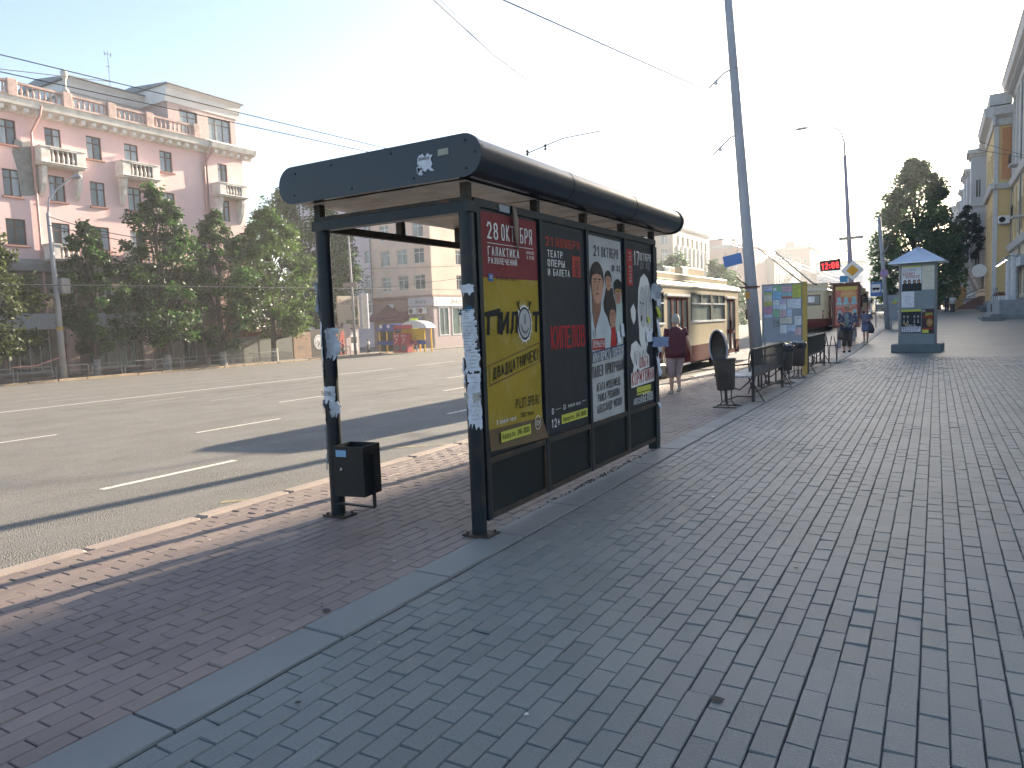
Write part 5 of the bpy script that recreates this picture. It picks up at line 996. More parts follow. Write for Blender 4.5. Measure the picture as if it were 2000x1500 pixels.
mb.bbox(FX-2.0, FX-.16, 62, 76.5, .6, 1.95, .03); mb.build('terrace', M_blg2, st); mb = MB(); mb.bbox(FX-2.7, FX-2.01, 58, 64, .5, 1.02, .03); mb.bbox(FX-3.2, FX-2.71, 58, 64, .5, .86, .03); mb.build('steps', mat('step_stone', (.2, .21, .21), rough=.8), st)
mb = MB()
for y in (64, 66, 68): mb.cyl((FX-1.98, y, 1.95), (FX-1.98, y, 2.85), .025, 6)
mb.tube([(FX-2.8, 62.5, 1.5), (FX-1.98, 64, 2.85), (FX-1.98, 69, 2.85)], .03, 6); mb.build('handrail', M_tin, st)
mb = MB(); mb.box(FX-2.02, FX-1.99, 69.5, 71, 1.1, 1.7); mb.build('cellar_window', C_ink, st)
# next houses with bay windows
def bayhouse(name, label, y0, y1, z1, m, mbay, bays, fx=5.0, z0=1.1, depth=1.5, bw=3.6, corb=.7):
    r = thing(name, label, 'building', (fx+6, (y0+y1)/2, z0)); mb = MB(); p_ = rplane(fx, y1, z1)
    rows_ = [(6.4+k*4.1, 8.6+k*4.1) for k in range(int((z1-7)/4.1))]; op_ = []
    yy = y0+1.6
    while yy < y1-2:
        if not any(b_-bw/2-1.3 < yy < b_+bw/2 for b_ in bays): op_ += [(y1-yy-1.2, y1-yy, z1-b_, z1-a) for a, b_ in rows_]
        yy += 3.2
    wall_cells(mb, p_, y1-y0, z1-z0, op_, .25); mb.box(fx+.3, fx+13, y0+.02, y1-.02, z0, z1-.01); mb.box(fx+.02, fx+.3, y0+.01, y0+.2, z0, z1-.01); mb.build('wall', m, r)
    for o_ in op_: window(p_, *o_, .2, r, M_wwood, M_gl2, 'T', .09)
    mb = MB(); mb.prism([V((fx+.2, 0, z1-.6)), V((fx-.2, 0, z1-.5)), V((fx-corb, 0, z1-.1)), V((fx-corb-.1, 0, z1+.35)), V((fx+.2, 0, z1+.5))], (0, y0, 0), (0, y1, 0)); mb.build('cornice', M_stone, r)
    mb = MB(); mb.box(fx-.12, fx-.003, y0+.1, y1-.1, z0-.2, z0+1.2); mb.build('plinth', M_plinth, r)
    for b_ in bays:
        ya, yb_ = b_-bw/2, b_+bw/2; zt = z1-.7; bx = fx-depth; pn = Plane((bx, ya, zt), (1, 0, 0), (0, 0, -1), (0, -1, 0)); rr = rows_
        on = [(.45, 1.05, zt-q, zt-a) for a, q in rr]; mb = MB(); wall_cells(mb, pn, depth+.01, zt-5.6, on, .12)
        po = rplane(bx, yb_, zt); oo = [(1.1, 2.5, zt-q, zt-a) for a, q in rr]; wall_cells(mb, po, bw, zt-5.6, oo, .12); mb.box(bx+.2, fx, ya+.2, yb_, 5.6, zt-.01)
        o = mb.build('bay_window', mbay, r)
        for k in on: window(pn, *k, .1, o, M_wwood, M_gl2, 'S', .06)
        m2 = MB()
        for zz in [5.6]+[a-1.0 for a, q in rr[1:]]+[zt-.3]: m2.box(bx-.18, fx, ya-.18, yb_+.18, zz, zz+.28)
        m2.box(bx-.45, fx, ya-.45, yb_+.45, zt+.002, zt+.5); m2.build('bay_mouldings', M_stone, o)
        m3 = MB(); m3.loft([((fx-.3, b_, 3.6), .3, .3), ((fx-.5, b_, 4.6), .55, .9), ((fx-depth/2, b_, 5.59), depth/2+.05, bw/2)], 12); m3.build('bay_corbel', M_stone, o)
    return r
bayhouse('bay_window_building', 'pale orange house with a blue grey bay window tower beyond the ochre building', 91.4, 128, 20.5, mat('pale_orange', (.72, .54, .38), rough=.85, var=.06), M_blg, [107, 121], 5.0)
bayhouse('stepped_building', 'pale grey house with stacked bays and balconies farther along the pavement', 129, 175, 21.5, M_blg, M_blg, [133, 148, 164], 5.0)
bayhouse('distant_building', 'hazy pale house row with bays near the end of the pavement', 178, 262, 23, M_white, M_white, [184, 206, 232], 4.6, bw=5, depth=2)
bayhouse('last_building', 'hazy low house at the very end of the right hand row', 268, 360, 24, M_white, M_white, [274, 310], 4.0, bw=6, depth=2.5)
# hanging signs on the right
def rsign(name, lab, x, y, z, r, m, txt=None, shape='round'):
    t = thing(name, lab, 'sign', (x, y, z)); mb = MB()
    if shape == 'round': mb.lathe((0, 0, 0), [(r, -.05), (r, .05)], 20); mb.v = [V((x+p.x, y+p.z, z+p.y)) for p in mb.v]
    else: mb.bbox(x-r, x+r, y-.05, y+.05, z-shape, z+shape, .02)
    mb.build('sign_face', m, t); mb = MB(); mb.bar((x, y, z+.02), (5.0 if y > 91 else cx+.02, y, z+.02), .05); mb.build('bracket', M_tin, t)
    if txt: mb = MB(); Plane((x-r*.7, y-.06, z+.3), (1, 0, 0), (0, 0, -1), (0, -1, 0)).text(mb, txt, 0, .45, r*1.4, .35, .16); mb.build('sign_lettering', M_band, t)
    return t
rsign('round_sign', 'large round pale hanging sign on the corner of the ochre building', 3.75, 88, 5.15, .66, M_pvc)
rsign('round_sign', 'smaller round white hanging sign beyond the large one', 3.05, 97, 6.2, .42, M_pvc)
rsign('letter_sign', 'pale box sign with short letters between the round signs and the trees', 2.5, 104, 4.9, .75, M_pal, 'НИ', .55)
rsign('yellow_sign', 'long yellow hanging sign above the pavement in the distance', 1.35, 120, 5.6, 1.25, mat('sign_yellow', (.5, .38, .1)), None, .3)
rsign('orange_board', 'large orange yellow board at the foot of the far houses', 2.3, 126, 3.0, 1.5, mat('board_orange', (.42, .26, .08)), None, 1.5)
rsign('green_sign', 'small glowing green sign in the distance', .5, 128, 4.2, .35, mat('green_glow', (.02, .6, .25), emit=1.2), None, .16)
rsign('red_sign', 'small red sign below the green one', .5, 130, 3.1, .5, mat('sign_red', (.5, .05, .06)), None, .55)
rp = thing('entrance_ramp', 'dark stair block with slanting metal rails against the far houses', 'stairs', (3.6, 105, 1.2)); mb = MB(); mb.prism([V((0, 98, 1.0)), V((0, 110, 1.0)), V((0, 110, 2.6)), V((0, 104, 2.6))], (3.0, 0, 0), (4.9, 0, 0)); mb.build('stairs', M_plinth, rp)
mb = MB(); mb.prism([V((1.6, 0, 1.2)), V((4.9, 0, 1.2)), V((4.9, 0, 2.7)), V((4.2, 0, 2.7))], (0, 98.5, 0), (0, 100, 0)); mb.build('side_stairs', M_brown, rp)
mb = MB(); 
for dz in (.5, .9): mb.tube([(1.7, 98.4, 1.3+dz), (4.3, 98.4, 2.7+dz), (4.9, 98.4, 2.7+dz)], .035, 5)
mb.build('handrails', M_tin, rp)
for i, y in enumerate((78.6, 82, 90.5)):
    ub = thing('planter_urn', ('nearest', 'middle', 'farthest')[i]+' dark stone urn bin at the foot of the ochre building', 'litter bin', (3.9, y, 1.0), 'stone bins by the ochre building'); mb = MB(); mb.lathe((3.9 if i else 4.9, y-.3, 1.0), [(.2, 0), (.3, .1), (.26, .5), (.34, .62), (.3, .65)], 12); mb.build('urn', M_plinth, ub, smooth=True)
    mb = MB(); mb.lathe((3.9 if i else 4.9, y-.3, 1.64), [(.26, 0), (.24, .03)], 12); mb.build('rim', C_ink, ub)
# ================================================================== STREET FURNITURE
M_iron = mat('bench_iron', (.028, .024, .022), rough=.55, var=.3, scale=8, dirt=(.08, .05, .035), dscale=9, damt=.4); M_pole = mat('concrete_pole', (.29, .31, .35), rough=.7, var=.14, scale=2, stretch=(2, 2, .4), dirt=(.36, .37, .39), dscale=5, damt=.4)
M_rub = mat('rusty_clamp', (.09, .04, .03), rough=.8, var=.3, scale=12); M_binb = mat('bin_brown', (.045, .034, .028), rough=.5, var=.25, scale=5); M_lg = mat('lamp_grey', (.34, .34, .4), rough=.5)
def make_bench(name, label, y0, y1, x):
    t = thing(name, label, 'bench', (x, (y0+y1)/2, 0), 'iron benches along the pavement'); r = .018
    for i, y in enumerate((y0, y1)):
        mb = MB(); mb.box(x-.03, x+.02, y-.02, y+.02, .01, .97); mb.tube([(x, y, .3), (x+.02, y-.0, .3), (x+.18, y, .02)], .012, 6)
        mb.tube([(x-.02, y, .45), (x-.1, y, .35), (x-.25, y, .22), (x-.42, y, .28), (x-.5, y, .46)], .014, 6)
        mb.box(x-.52, x-.48, y-.02, y+.02, .01, .47); mb.tube([(x-.5, y, .02), (x-.3, y, .1), (x-.03, y, .1)], .013, 6)
        mb.box(x-.54, x-.44, y-.05, y+.05, .002, .012); mb.box(x-.05, x+.2, y-.025, y+.025, .002, .012)
        mb.build('leg_frame', M_iron, t)
        mb = MB(); s = -1 if i == 0 else 1; pts = [(x-.03+.03*sin(a*pi/10), y+s*(.02+.17*(1-cos(a*pi/6))), .76+.19*sin(a*pi/6)) for a in range(13)]
        mb.tube(pts, .013, 6); mb.tube([(x-.03, y, .7), (x-.25, y+s*.05, .68), (x-.45, y+s*.02, .66), (x-.52, y, .56), (x-.5, y, .46)], .015, 6); mb.build('armrest', M_iron, t)
    mb = MB(); mb.bbox(x-.045, x+.02, y0, y1, .93, .975, .01); mb.box(x-.03, x+.015, y0, y1, .455, .5); mb.box(x-.02, x+.01, y0, y1, .155, .185); mb.build('back_rails', M_iron, t)
    mb = MB(); n = int((y1-y0)/.062)
    for i in range(1, n): y = y0+(y1-y0)*i/n; mb.box(x-.012, x-.004, y-.008, y+.008, .5, .93)
    mb.build('backrest_slats', M_iron, t)
    mb = MB()
    for k in range(5): mb.bbox(x-.52+k*.095, x-.52+k*.095+.075, y0-.02, y1+.02, .445, .475, .008)
    mb.build('seat', mat('seat_planks', (.33, .34, .36), rough=.5), t)
    mb = MB(); m_ = 4
    for i in range(1, m_): y = y0+(y1-y0)*i/m_; mb.box(x-.02, x+.01, y-.012, y+.012, .185, .455)
    for i in range(m_):
        a, b_ = y0+(y1-y0)*i/m_, y0+(y1-y0)*(i+1)/m_
        if i % 2: mb.tube([(x-.25, a, .44), (x-.25, (a+b_)/2, .08), (x-.25, b_, .44)], .012, 5); mb.tube([(x-.25, a, .08), (x-.25, (a+b_)/2, .3), (x-.25, b_, .08)], .012, 5)
    mb.build('lower_braces', M_iron, t)
    return t
make_bench('park_bench', 'near iron bench with slatted back between the open lidded bin and the second bin', 13.56, 16.45, -2.86)
make_bench('park_bench', 'far iron bench beyond the yellow notice board post', 20.1, 23.3, -2.86)
def make_bin(label, x, y, lid, bag=False, tilt=0):
    t = thing('street_bin', label, 'litter bin', (x, y, 0), 'round brown litter bins by the benches'); R_ = Matrix.Translation((x, y, 0)) @ Matrix.Rotation(radians(tilt), 4, 'Y')
    mb = MB(); mb.lathe((0, 0, 0), [(.145, .3), (.15, .31), (.185, .8), (.19, .84), (.175, .84), (.165, .7), (.13, .34)], 22); mb.v = [R_ @ p for p in mb.v]; mb.build('bin_body', M_binb, t, auto=40)
    mb = MB()
    for a in (20, 110, 200, 290): c, s = cos(radians(a)), sin(radians(a)); mb.tube([R_ @ V((.09*c, .09*s, .3)), R_ @ V((.08*c, .08*s, .1)), R_ @ V((.12*c, .12*s, .04)), R_ @ V((.2*c, .2*s, .015))], .011, 6)
    mb.v = mb.v; mb.box(x-.2, x+.2, y-.19, y-.15, .004, .02); mb.box(x-.2, x+.2, y+.15, y+.19, .004, .02); mb.build('legs', M_iron, t)
    mb = MB(); mb.lathe((0, 0, 0), [(.19, .815), (.2, .825), (.2, .845), (.19, .85)], 22); mb.v = [R_ @ p for p in mb.v]; mb.build('rim', M_iron, t)
    mb = MB()
    for a in (200, 250, 300): mb.ball(R_ @ V((.17*cos(radians(a)), .17*sin(radians(a)), .56)), .02, .02, .02, 8, 5)
    mb.build('studs', M_iron, t)
    if lid:
        mb = MB(); c = V((x-.13, y-.02, 1.03)); ax = V((.42, .88, .1)).normalized(); u = ax.cross(V((0, 0, 1))).normalized(); w_ = u.cross(ax)
        prof = [(.265, -.01), (.265, .02), (.225, .05), (.1, .09), (.01, .1)]; n = 24
        mb.v = [c+(u*cos(2*pi*k/n)*.62*1.15+w_*sin(2*pi*k/n)*1.2)*r_+ax*h_ for r_, h_ in prof for k in range(n)]; mb.f = [[i*n+k, i*n+(k+1) % n, (i+1)*n+(k+1) % n, (i+1)*n+k] for i in range(4) for k in range(n)]; mb.mi = [0]*len(mb.f)
        m2 = MB(); pts = [c+(u*cos(2*pi*k/24)*.71+w_*sin(2*pi*k/24)*1.2)*.266-ax*.01 for k in range(25)]
        o = mb.build('open_lid', M_binb, t, smooth=True); m2.tube(pts, .014, 6); m2.build('lid_rim', M_lg, o, smooth=True)
    if bag:
        mb = MB(); rd = random.Random(4); n = 22; prof = [(.19, .74), (.2, .8), (.205, .86), (.18, .87), (.15, .82), (.05, .78)]
        mb.v = [R_ @ V(((r_+rd.uniform(-.006, .012))*cos(2*pi*k/n), (r_+rd.uniform(-.006, .012))*sin(2*pi*k/n), z+rd.uniform(-.015, .015))) for r_, z in prof for k in range(n)]
        mb.f = [[i*n+k, i*n+(k+1) % n, (i+1)*n+(k+1) % n, (i+1)*n+k] for i in range(5) for k in range(n)]; mb.mi = [0]*len(mb.f); mb.build('bin_bag', mat('bag_plastic', (.02, .02, .025), rough=.25), t)
        mb = MB()
        for k in range(16): mb.ball(R_ @ V((rd.uniform(-.12, .12), rd.uniform(-.12, .12), .85+rd.uniform(0, .04))), .05, .04, .03, 6, 4)
        mb.build('rubbish', mat('rubbish_mix', (.35, .33, .33), var=.6, scale=25), t)
    return t
make_bin('round brown bin with its oval lid standing open, nearest of the row', -3.14, 12.75, True, tilt=-3)
make_bin('full round bin lined with a black bag beside the far end of the near bench', -2.95, 17.3, False, True)
make_bin('round brown bin just before the yellow notice board post', -2.9, 18.75, False, True)
# curled iron flower rack beyond the far bench
fr = thing('iron_rack', 'thin curled iron rack standing past the far bench', 'rack', (-2.85, 24.3, 0)); mb = MB()
for dx in (-.25, 0, .22):
    for s in (-1, 1): mb.tube([(-2.85+dx, 24.3, .02), (-2.85+dx+s*.02, 24.3+s*.03, .5), (-2.85+dx+s*.05, 24.3+s*.2, .82), (-2.85+dx+s*.03, 24.3+s*.32, .74)], .014, 6)
mb.tube([(-3.12, 24.3, .55), (-2.6, 24.3, .55)], .014, 6); mb.box(-3.2, -2.5, 24.1, 24.16, .003, .02); mb.box(-3.2, -2.5, 24.44, 24.5, .003, .02); mb.build('rack_frame', M_iron, fr)

# notice boards ----------------------------------------------------
M_bgrey = mat('board_grey', (.23, .25, .29), rough=.6, var=.08, scale=2); M_byel = mat('board_yellow', (.42, .27, .06), rough=.6, var=.12, scale=4, dirt=(.25, .15, .05), dscale=8, damt=.4)
AC_ = {'lilac': (.42, .38, .5), 'lime': (.42, .44, .06), 'yellow': (.5, .42, .08), 'pink': (.45, .2, .3), 'rose': (.5, .33, .36), 'blue': (.2, .38, .55), 'white': (.55, .57, .62), 'cream': (.52, .48, .4), 'green': (.2, .4, .22), 'red': (.4, .12, .1), 'dark': (.12, .13, .14), 'teal': (.25, .42, .45), 'paleblue': (.42, .48, .62)}
def ad_mats(k): return mat('ad_'+k, AC_[k], rough=.6, var=.08, scale=12)
n1 = thing('notice_board', 'grey notice board covered in small adverts with a yellow post, beside the benches', 'notice board', (-3.35, 19.6, 0))
mb = MB(); mb.bbox(-3.87, -2.92, 19.58, 19.63, .86, 2.33, .006); mb.build('board', M_bgrey, n1); mb = MB(); mb.bbox(-2.915, -2.81, 19.55, 19.66, .0, 2.37, .008); mb.build('yellow_post', M_byel, n1)
mb = MB(); mb.box(-3.9, -3.875, 19.57, 19.64, .84, 2.35); mb.box(-3.874, -2.916, 19.57, 19.64, 2.332, 2.352); mb.build('frame', M_tin, n1); mb = MB(); mb.tube([(-2.86, 19.54, .35), (-2.92, 19.5, .62), (-3.08, 19.48, .8), (-3.3, 19.5, .86)], .016, 6); mb.build('curved_stay', M_byel, n1)
mb = MB(); mb.box(-3.86, -3.82, 19.59, 19.62, 0, .86); mb.build('thin_leg', M_bgrey, n1)
pb1 = Plane((-3.87, 19.578, 2.33), (1, 0, 0), (0, 0, -1), (0, -1, 0))
ads = [(.02, .22, .02, .14, 'lilac'), (.02, .22, .14, .18, 'blue'), (.02, .22, .19, .24, 'lime'), (.02, .22, .25, .42, 'cream'), (.02, .22, .425, .47, 'yellow'), (.02, .22, .475, .53, 'lime'), (.03, .22, .56, .74, 'pink'), (.03, .22, .76, .83, 'paleblue'),
 (.24, .45, .03, .17, 'green'), (.24, .45, .18, .38, 'blue'), (.25, .33, .08, .16, 'white'), (.46, .7, .04, .2, 'rose'), (.46, .7, .21, .3, 'teal'), (.46, .7, .31, .36, 'red'), (.72, .93, .02, .36, 'lime'), (.25, .4, .39, .51, 'white'), (.25, .4, .52, .62, 'paleblue'), (.41, .57, .38, .5, 'lilac'), (.41, .57, .51, .64, 'white'),
 (.6, .92, .38, .62, 'white'), (.25, .4, .65, .82, 'green'), (.41, .56, .66, .82, 'rose'), (.58, .7, .64, .81, 'paleblue'), (.25, .4, .87, .98, 'dark'), (.26, .4, .99, 1.1, 'dark'), (.41, .56, .86, 1.0, 'cream'), (.57, .7, .83, 1.0, 'cream'), (.77, .93, .82, 1.08, 'white'), (.42, .58, 1.04, 1.25, 'white'), (.6, .78, 1.05, 1.2, 'paleblue'), (.78, .93, 1.1, 1.3, 'rose'), (.78, .93, 1.06, 1.1, 'blue')]
for i, (a, b_, c, d, k) in enumerate(ads):
    rd = random.Random(i); q = MB(); h = .003+.0015*(i % 4); e = rd.uniform(-.006, .006); pb1.poly(q, [(a, c), (b_, c+e), (b_, d+e), (a, d)], h); o = q.build('advert', ad_mats(k), n1)
    q = MB(); n = max(2, int((d-c)/.035))
    for j in range(n):
        yy = c+(d-c)*(j+.6)/n; pb1.rect(q, a+.015, a+(b_-a)*rd.uniform(.4, .9), yy-.004, yy+.004, h+.001)
    q.build('advert_print', ad_mats('dark') if k not in ('dark',) else ad_mats('white'), o)
n2 = thing('poster_stand', 'brown framed stand with an orange red concert poster behind the two walking women', 'poster stand', (-3.72, 38, .16)); z0 = rise(-3.7, 38)
mb = MB(); mb.bbox(-4.3, -4.18, 37.9, 38.1, z0+.65, 2.86, .02); mb.bbox(-3.2, -3.08, 37.9, 38.1, z0+.65, 2.86, .02); mb.box(-4.18, -3.2, 37.92, 38.08, 2.76, 2.86); mb.box(-4.18, -3.2, 37.92, 38.08, z0+.65, z0+.75); mb.build('frame', mat('frame_brown', (.12, .035, .025), rough=.5), n2)
mb = MB(); mb.bbox(-4.1, -3.9, 37.95, 38.05, z0, z0+.66, .01); mb.bbox(-3.5, -3.3, 37.95, 38.05, z0, z0+.66, .01); mb.build('feet', M_band, n2)
mb = MB(); mb.box(-4.45, -3.1, 37.8, 38.2, 2.87, 2.93); mb.build('roof', M_wood, n2)
mb = MB(); mb.box(-4.18, -3.2, 37.95, 38.0, z0+.75, 2.76); mb.build('poster', mat('stand_red', (.45, .13, .1), rough=.5), n2)
p_ = Plane((-4.18, 37.948, 2.76), (1, 0, 0), (0, 0, -1), (0, -1, 0)); mb = MB(); p_.rect(mb, .02, .96, .02, .18, .003); mb.build('poster_strip', ad_mats('yellow'), n2)
mb = MB(); p_.poly(mb, [(.3, .2), (.9, .2), (.96, .7), (.7, .55), (.2, .5)], .003); p_.poly(mb, [(.5, 1.2), (.96, 1.1), (.96, 1.75), (.7, 1.7)], .003); mb.build('poster_orange', mat('stand_orange', (.55, .28, .1)), n2)
mb = MB()
for x, y in ((.18, .62), (.48, .62), (.82, .6), (.2, 1.25), (.85, 1.2)): p_.ell(mb, x, y, .09, .12, .005); p_.poly(mb, [(x-.15, y+.25), (x-.1, y+.1), (x+.1, y+.1), (x+.15, y+.25)], .0048)
mb.build('poster_portraits', ad_mats('teal'), n2)
mb = MB(); p_.text(mb, 'ГАЛА КОНЦЕРТ', .05, 1.0, .85, .12, .16, h=.006); p_.text(mb, 'ШОУ', .3, .4, .5, .09, .16, h=.006); mb.build('poster_lettering', ad_mats('cream'), n2)
n3 = thing('notice_board', 'far grey notice board with scattered papers left of the advertising column', 'notice board', (-2.0, 50, .4)); z0 = rise(-2, 50)
mb = MB(); mb.bbox(-2.75, -1.0, 49.95, 50.05, .9, 2.45, .01); mb.build('board', M_bgrey, n3); mb = MB(); mb.box(-2.4, -2.3, 49.96, 50.04, z0, .9); mb.box(-1.3, -1.2, 49.96, 50.04, z0, .9); mb.build('legs', M_bgrey, n3)
p_ = Plane((-2.75, 49.94, 2.45), (1, 0, 0), (0, 0, -1), (0, -1, 0)); rd = random.Random(2)
for i in range(16):
    q = MB(); a, c = rd.uniform(.35, 1.4), rd.uniform(.02, 1.0); p_.rect(q, a, a+.25, c, c+.15, .003+.001*i); q.build('advert', ad_mats(rd.choice(list(AC_))), n3)
# advertising column -------------------------------------------------
kc = thing('advertising_column', 'square grey advertising column with a pointed tin roof on the pavement', 'advertising column', (-.57, 30.4, 0)); Rk = Matrix.Translation((-.57, 30.55, 0)) @ Matrix.Rotation(radians(-5), 4, 'Z')
M_kg = mat('column_grey', (.16, .19, .205), rough=.55, var=.06, scale=2); M_kb = mat('column_base', (.10, .125, .135), rough=.7, var=.12, scale=5)
mb = MB(); mb.bbox(-.8, .8, -.62, .62, .0, .3, .02, Rk); mb.build('base', M_kb, kc)
mb = MB(); mb.bbox(-.56, .57, -.5, .5, .3, 3.22, .006, Rk); mb.build('column_body', M_kg, kc)
mb = MB(); mb.box(-.575, -.53, -.515, .515, .3, 3.2, Rk); mb.build('corner_strip', mat('rust_strip', (.32, .26, .22), rough=.8, var=.4, scale=6, stretch=(1, 1, .5)), kc)
mb = MB(); e = .9; zt = 3.22; P = [Rk @ V(q) for q in ((-e, -e*.85, zt), (e, -e*.85, zt), (e, e*.85, zt), (-e, e*.85, zt), (-e, -e*.85, zt+.03), (e, -e*.85, zt+.03), (e, e*.85, zt+.03), (-e, e*.85, zt+.03), (0, 0, zt+.62))]
mb.add(P, [(3, 2, 1, 0), (0, 1, 5, 4), (1, 2, 6, 5), (2, 3, 7, 6), (3, 0, 4, 7), (4, 5, 8), (5, 6, 8), (6, 7, 8), (7, 4, 8)]); mb.build('tin_roof', mat('galvanised', (.50, .56, .66), rough=.35, metal=.5, var=.08, scale=3), kc)
mb = MB(); mb.cyl(Rk @ V((0, 0, zt+.6)), Rk @ V((0, 0, zt+.76)), .03, 8); mb.ball(Rk @ V((0, 0, zt+.83)), .1, .1, .1, 12, 8); mb.build('roof_knob', M_iron, kc)
kp = Plane(Rk @ V((-.56, -.503, 3.22)), Rk.to_3x3() @ V((1, 0, 0)), (0, 0, -1), Rk.to_3x3() @ V((0, -1, 0)))
def kposter(x0, x1, y0, y1, m, lab): q = MB(); kp.rect(q, x0, x1, y0, y1, .003); o = q.build('poster', m, kc); o['label'] = lab; return o
o = kposter(.08, .71, .14, 1.0, M_pap, 'concert poster with red and black band lettering'); q = MB(); kp.rect(q, .08, .71, .1, .15, .006); q.build('yellow_strip', C_yg, o)
q = MB(); kp.text(q, 'ЕЛЕКТРОПЕС', .12, .29, .42, .1, .1, h=.007) if False else kp.text(q, 'ELECTROPOP', .12, .29, .42, .1, .12, h=.007); q.build('poster_lettering', C_grey, o)
q = MB(); kp.text(q, 'SECRET', .11, .43, .4, .1, .24, h=.007); kp.text(q, 'SERVICE', .2, .54, .46, .1, .24, h=.007); q.build('red_lettering', C_red, o)
q = MB()
for x in (.19, .33, .49, .63): kp.ell(q, x, .66, .05, .07, .008); kp.poly(q, [(x-.1, 1.0), (x-.09, .76), (x-.04, .71), (x+.04, .71), (x+.09, .76), (x+.09, 1.0)], .0065)
q.build('band_figures', C_pblk, o); q = MB()
for x in (.19, .33, .49, .63): kp.ell(q, x, .675, .03, .045, .0095)
q.build('band_faces', C_skin, o)
o = kposter(.73, 1.11, .12, .97, ad_mats('cream'), 'pale text only poster'); q = MB(); kp.text(q, 'ТЕАТР', .88, .36, .2, .05, .2, h=.006)
for i in range(8): kp.rect(q, .78+.02*(i % 2), 1.08, .45+.06*i, .456+.06*i, .006)
q.build('print_lines', C_grey, o)
o = kposter(.08, .49, 1.01, 1.58, M_pap, 'white notice with a small square drawing'); q = MB()
for x0, x1, y in ((.18, .42, 1.18), (.12, .46, 1.27), (.22, .36, 1.31), (.12, .46, 1.5)): kp.rect(q, x0, x1, y, y+.008, .006)
kp.line(q, [(.24, 1.35), (.34, 1.35), (.34, 1.45), (.24, 1.45), (.24, 1.35)], .008, .006); kp.poly(q, [(.26, 1.09), (.29, 1.06), (.32, 1.09)], .006); q.build('print_lines', C_grey, o)
o = kposter(.08, .71, 1.72, 2.52, C_pblk, 'dark poster of a string quartet with a lilac name field'); q = MB(); kp.rect(q, .08, .71, 1.67, 1.74, .006); q.build('yellow_strip', C_yg, o)
q = MB(); kp.rect(q, .09, .7, 2.28, 2.48, .006); q.build('name_field', ad_mats('white'), o); q = MB(); kp.text(q, 'ВЕНСКИЙ', .12, 2.37, .54, .075, .2, h=.009); kp.text(q, 'КВАРТЕТ', .14, 2.465, .48, .075, .2, h=.009); q.build('name_lettering', mat('plum', (.15, .05, .12)), o)
q = MB(); kp.text(q, 'THALIA', .2, 2.26, .34, .06, .2, h=.008); q.build('poster_lettering', C_ltxt, o); q = MB()
for x in (.17, .29, .5, .62): kp.ell(q, x, 1.92, .03, .045, .006); kp.poly(q, [(x-.03, 2.15), (x, 1.98), (x+.03, 2.15)], .006)
q.build('quartet_figures', C_grey, o); q = MB(); kp.ell(q, .22, 2.17, .1, .04, .007); q.build('violin', C_gold, o)
o = kposter(.73, 1.12, 1.66, 2.55, mat('circus_black', (.04, .015, .015)), 'black and orange circus poster'); q = MB(); kp.text(q, '21', .75, 1.77, .1, .08, .2, h=.006); q.build('date', C_ltxt, o); q = MB(); kp.text(q, 'ЦИРК', .84, 1.9, .24, .1, .2, h=.006); kp.rect(q, .75, .95, 2.4, 2.52, .006); q.build('yellow_lettering', C_yg, o)
q = MB(); kp.rect(q, .76, 1.1, 1.93, 1.98, .006); kp.rect(q, .76, 1.1, 2.34, 2.38, .006); q.build('red_bands', C_red, o); q = MB(); kp.ell(q, .98, 2.15, .1, .15, .006); q.build('printed_mane', C_gold, o); q = MB(); kp.ell(q, .98, 2.14, .05, .07, .008); q.build('printed_muzzle', C_skin, o)

# poles --------------------------------------------------------------
gp = thing('utility_pole', 'tall leaning concrete pole behind the benches with the blue sign hanging from its bracket', 'pole', (-4.75, 23, 0)); base, top = V((-4.72, 23, -.05)), V((-5.62, 23, 13.0))
mb = MB(); mb.tube([base, base.lerp(top, .3), base.lerp(top, .7), top], [.19, .165, .13, .105], 18); mb.build('pole_shaft', M_pole, gp, smooth=True)
pa = lambda z, base=base, top=top: base.lerp(top, (z+.05)/13.05)
for z, m_, r_ in ((2.42, M_rub, .19), (6.9, M_lg, .145), (8.95, M_rub, .13), (10.3, M_lg, .125)):
    mb = MB(); mb.cyl(pa(z)-V((0, 0, .04)), pa(z)+V((0, 0, .04)), r_, 18); mb.build('clamp', m_, gp)
mb = MB(); mb.bar(pa(2.42)+V((-.05, -.15, 0)), pa(2.42)+V((-.42, -.15, .35)), .06, .04); mb.bar(pa(2.42)+V((-.3, -.2, 0)), pa(2.42)+V((.3, -.2, 0)), .05); mb.build('stub_bracket', M_rub, gp)
mb = MB(); q = pa(2.2); mb.bbox(q.x-.16, q.x-.02, q.y-.2, q.y-.15, q.z-.12, q.z+.08, .01); mb.build('orange_plate', mat('orange_plate', (.5, .25, .06)), gp)
for z, dx, dz in ((9.0, -.75, -.42), (7.05, -.8, -.5)):
    mb = MB(); mb.tube([pa(z), pa(z)+V((-.25, 0, -.05)), pa(z)+V((dx, 0, dz))], .025, 6); o = mb.build('arm', M_lg, gp)
    mb = MB(); mb.lathe(pa(z)+V((dx*.7, 0, dz*.7-.08)), [(.03, 0), (.06, .04), (.03, .08), (.06, .12), (.02, .16)], 8); mb.build('insulator', M_pvc, o)
mb = MB(); mb.tube([pa(4.05), pa(4.05)+V((-.85, -.1, -.12))], .015, 6); mb.build('sign_arm', M_tin, gp)
bs = thing('blue_sign', 'tilted blank blue sign hanging from the concrete pole above the pavement', 'sign', (-5.5, 22.9, 3.0)); T0 = atY(1411, 502, 22.85); T1 = atY(1447, 493, 22.85); B1 = atY(1450, 514, 22.85); B0 = atY(1416, 523, 22.85)
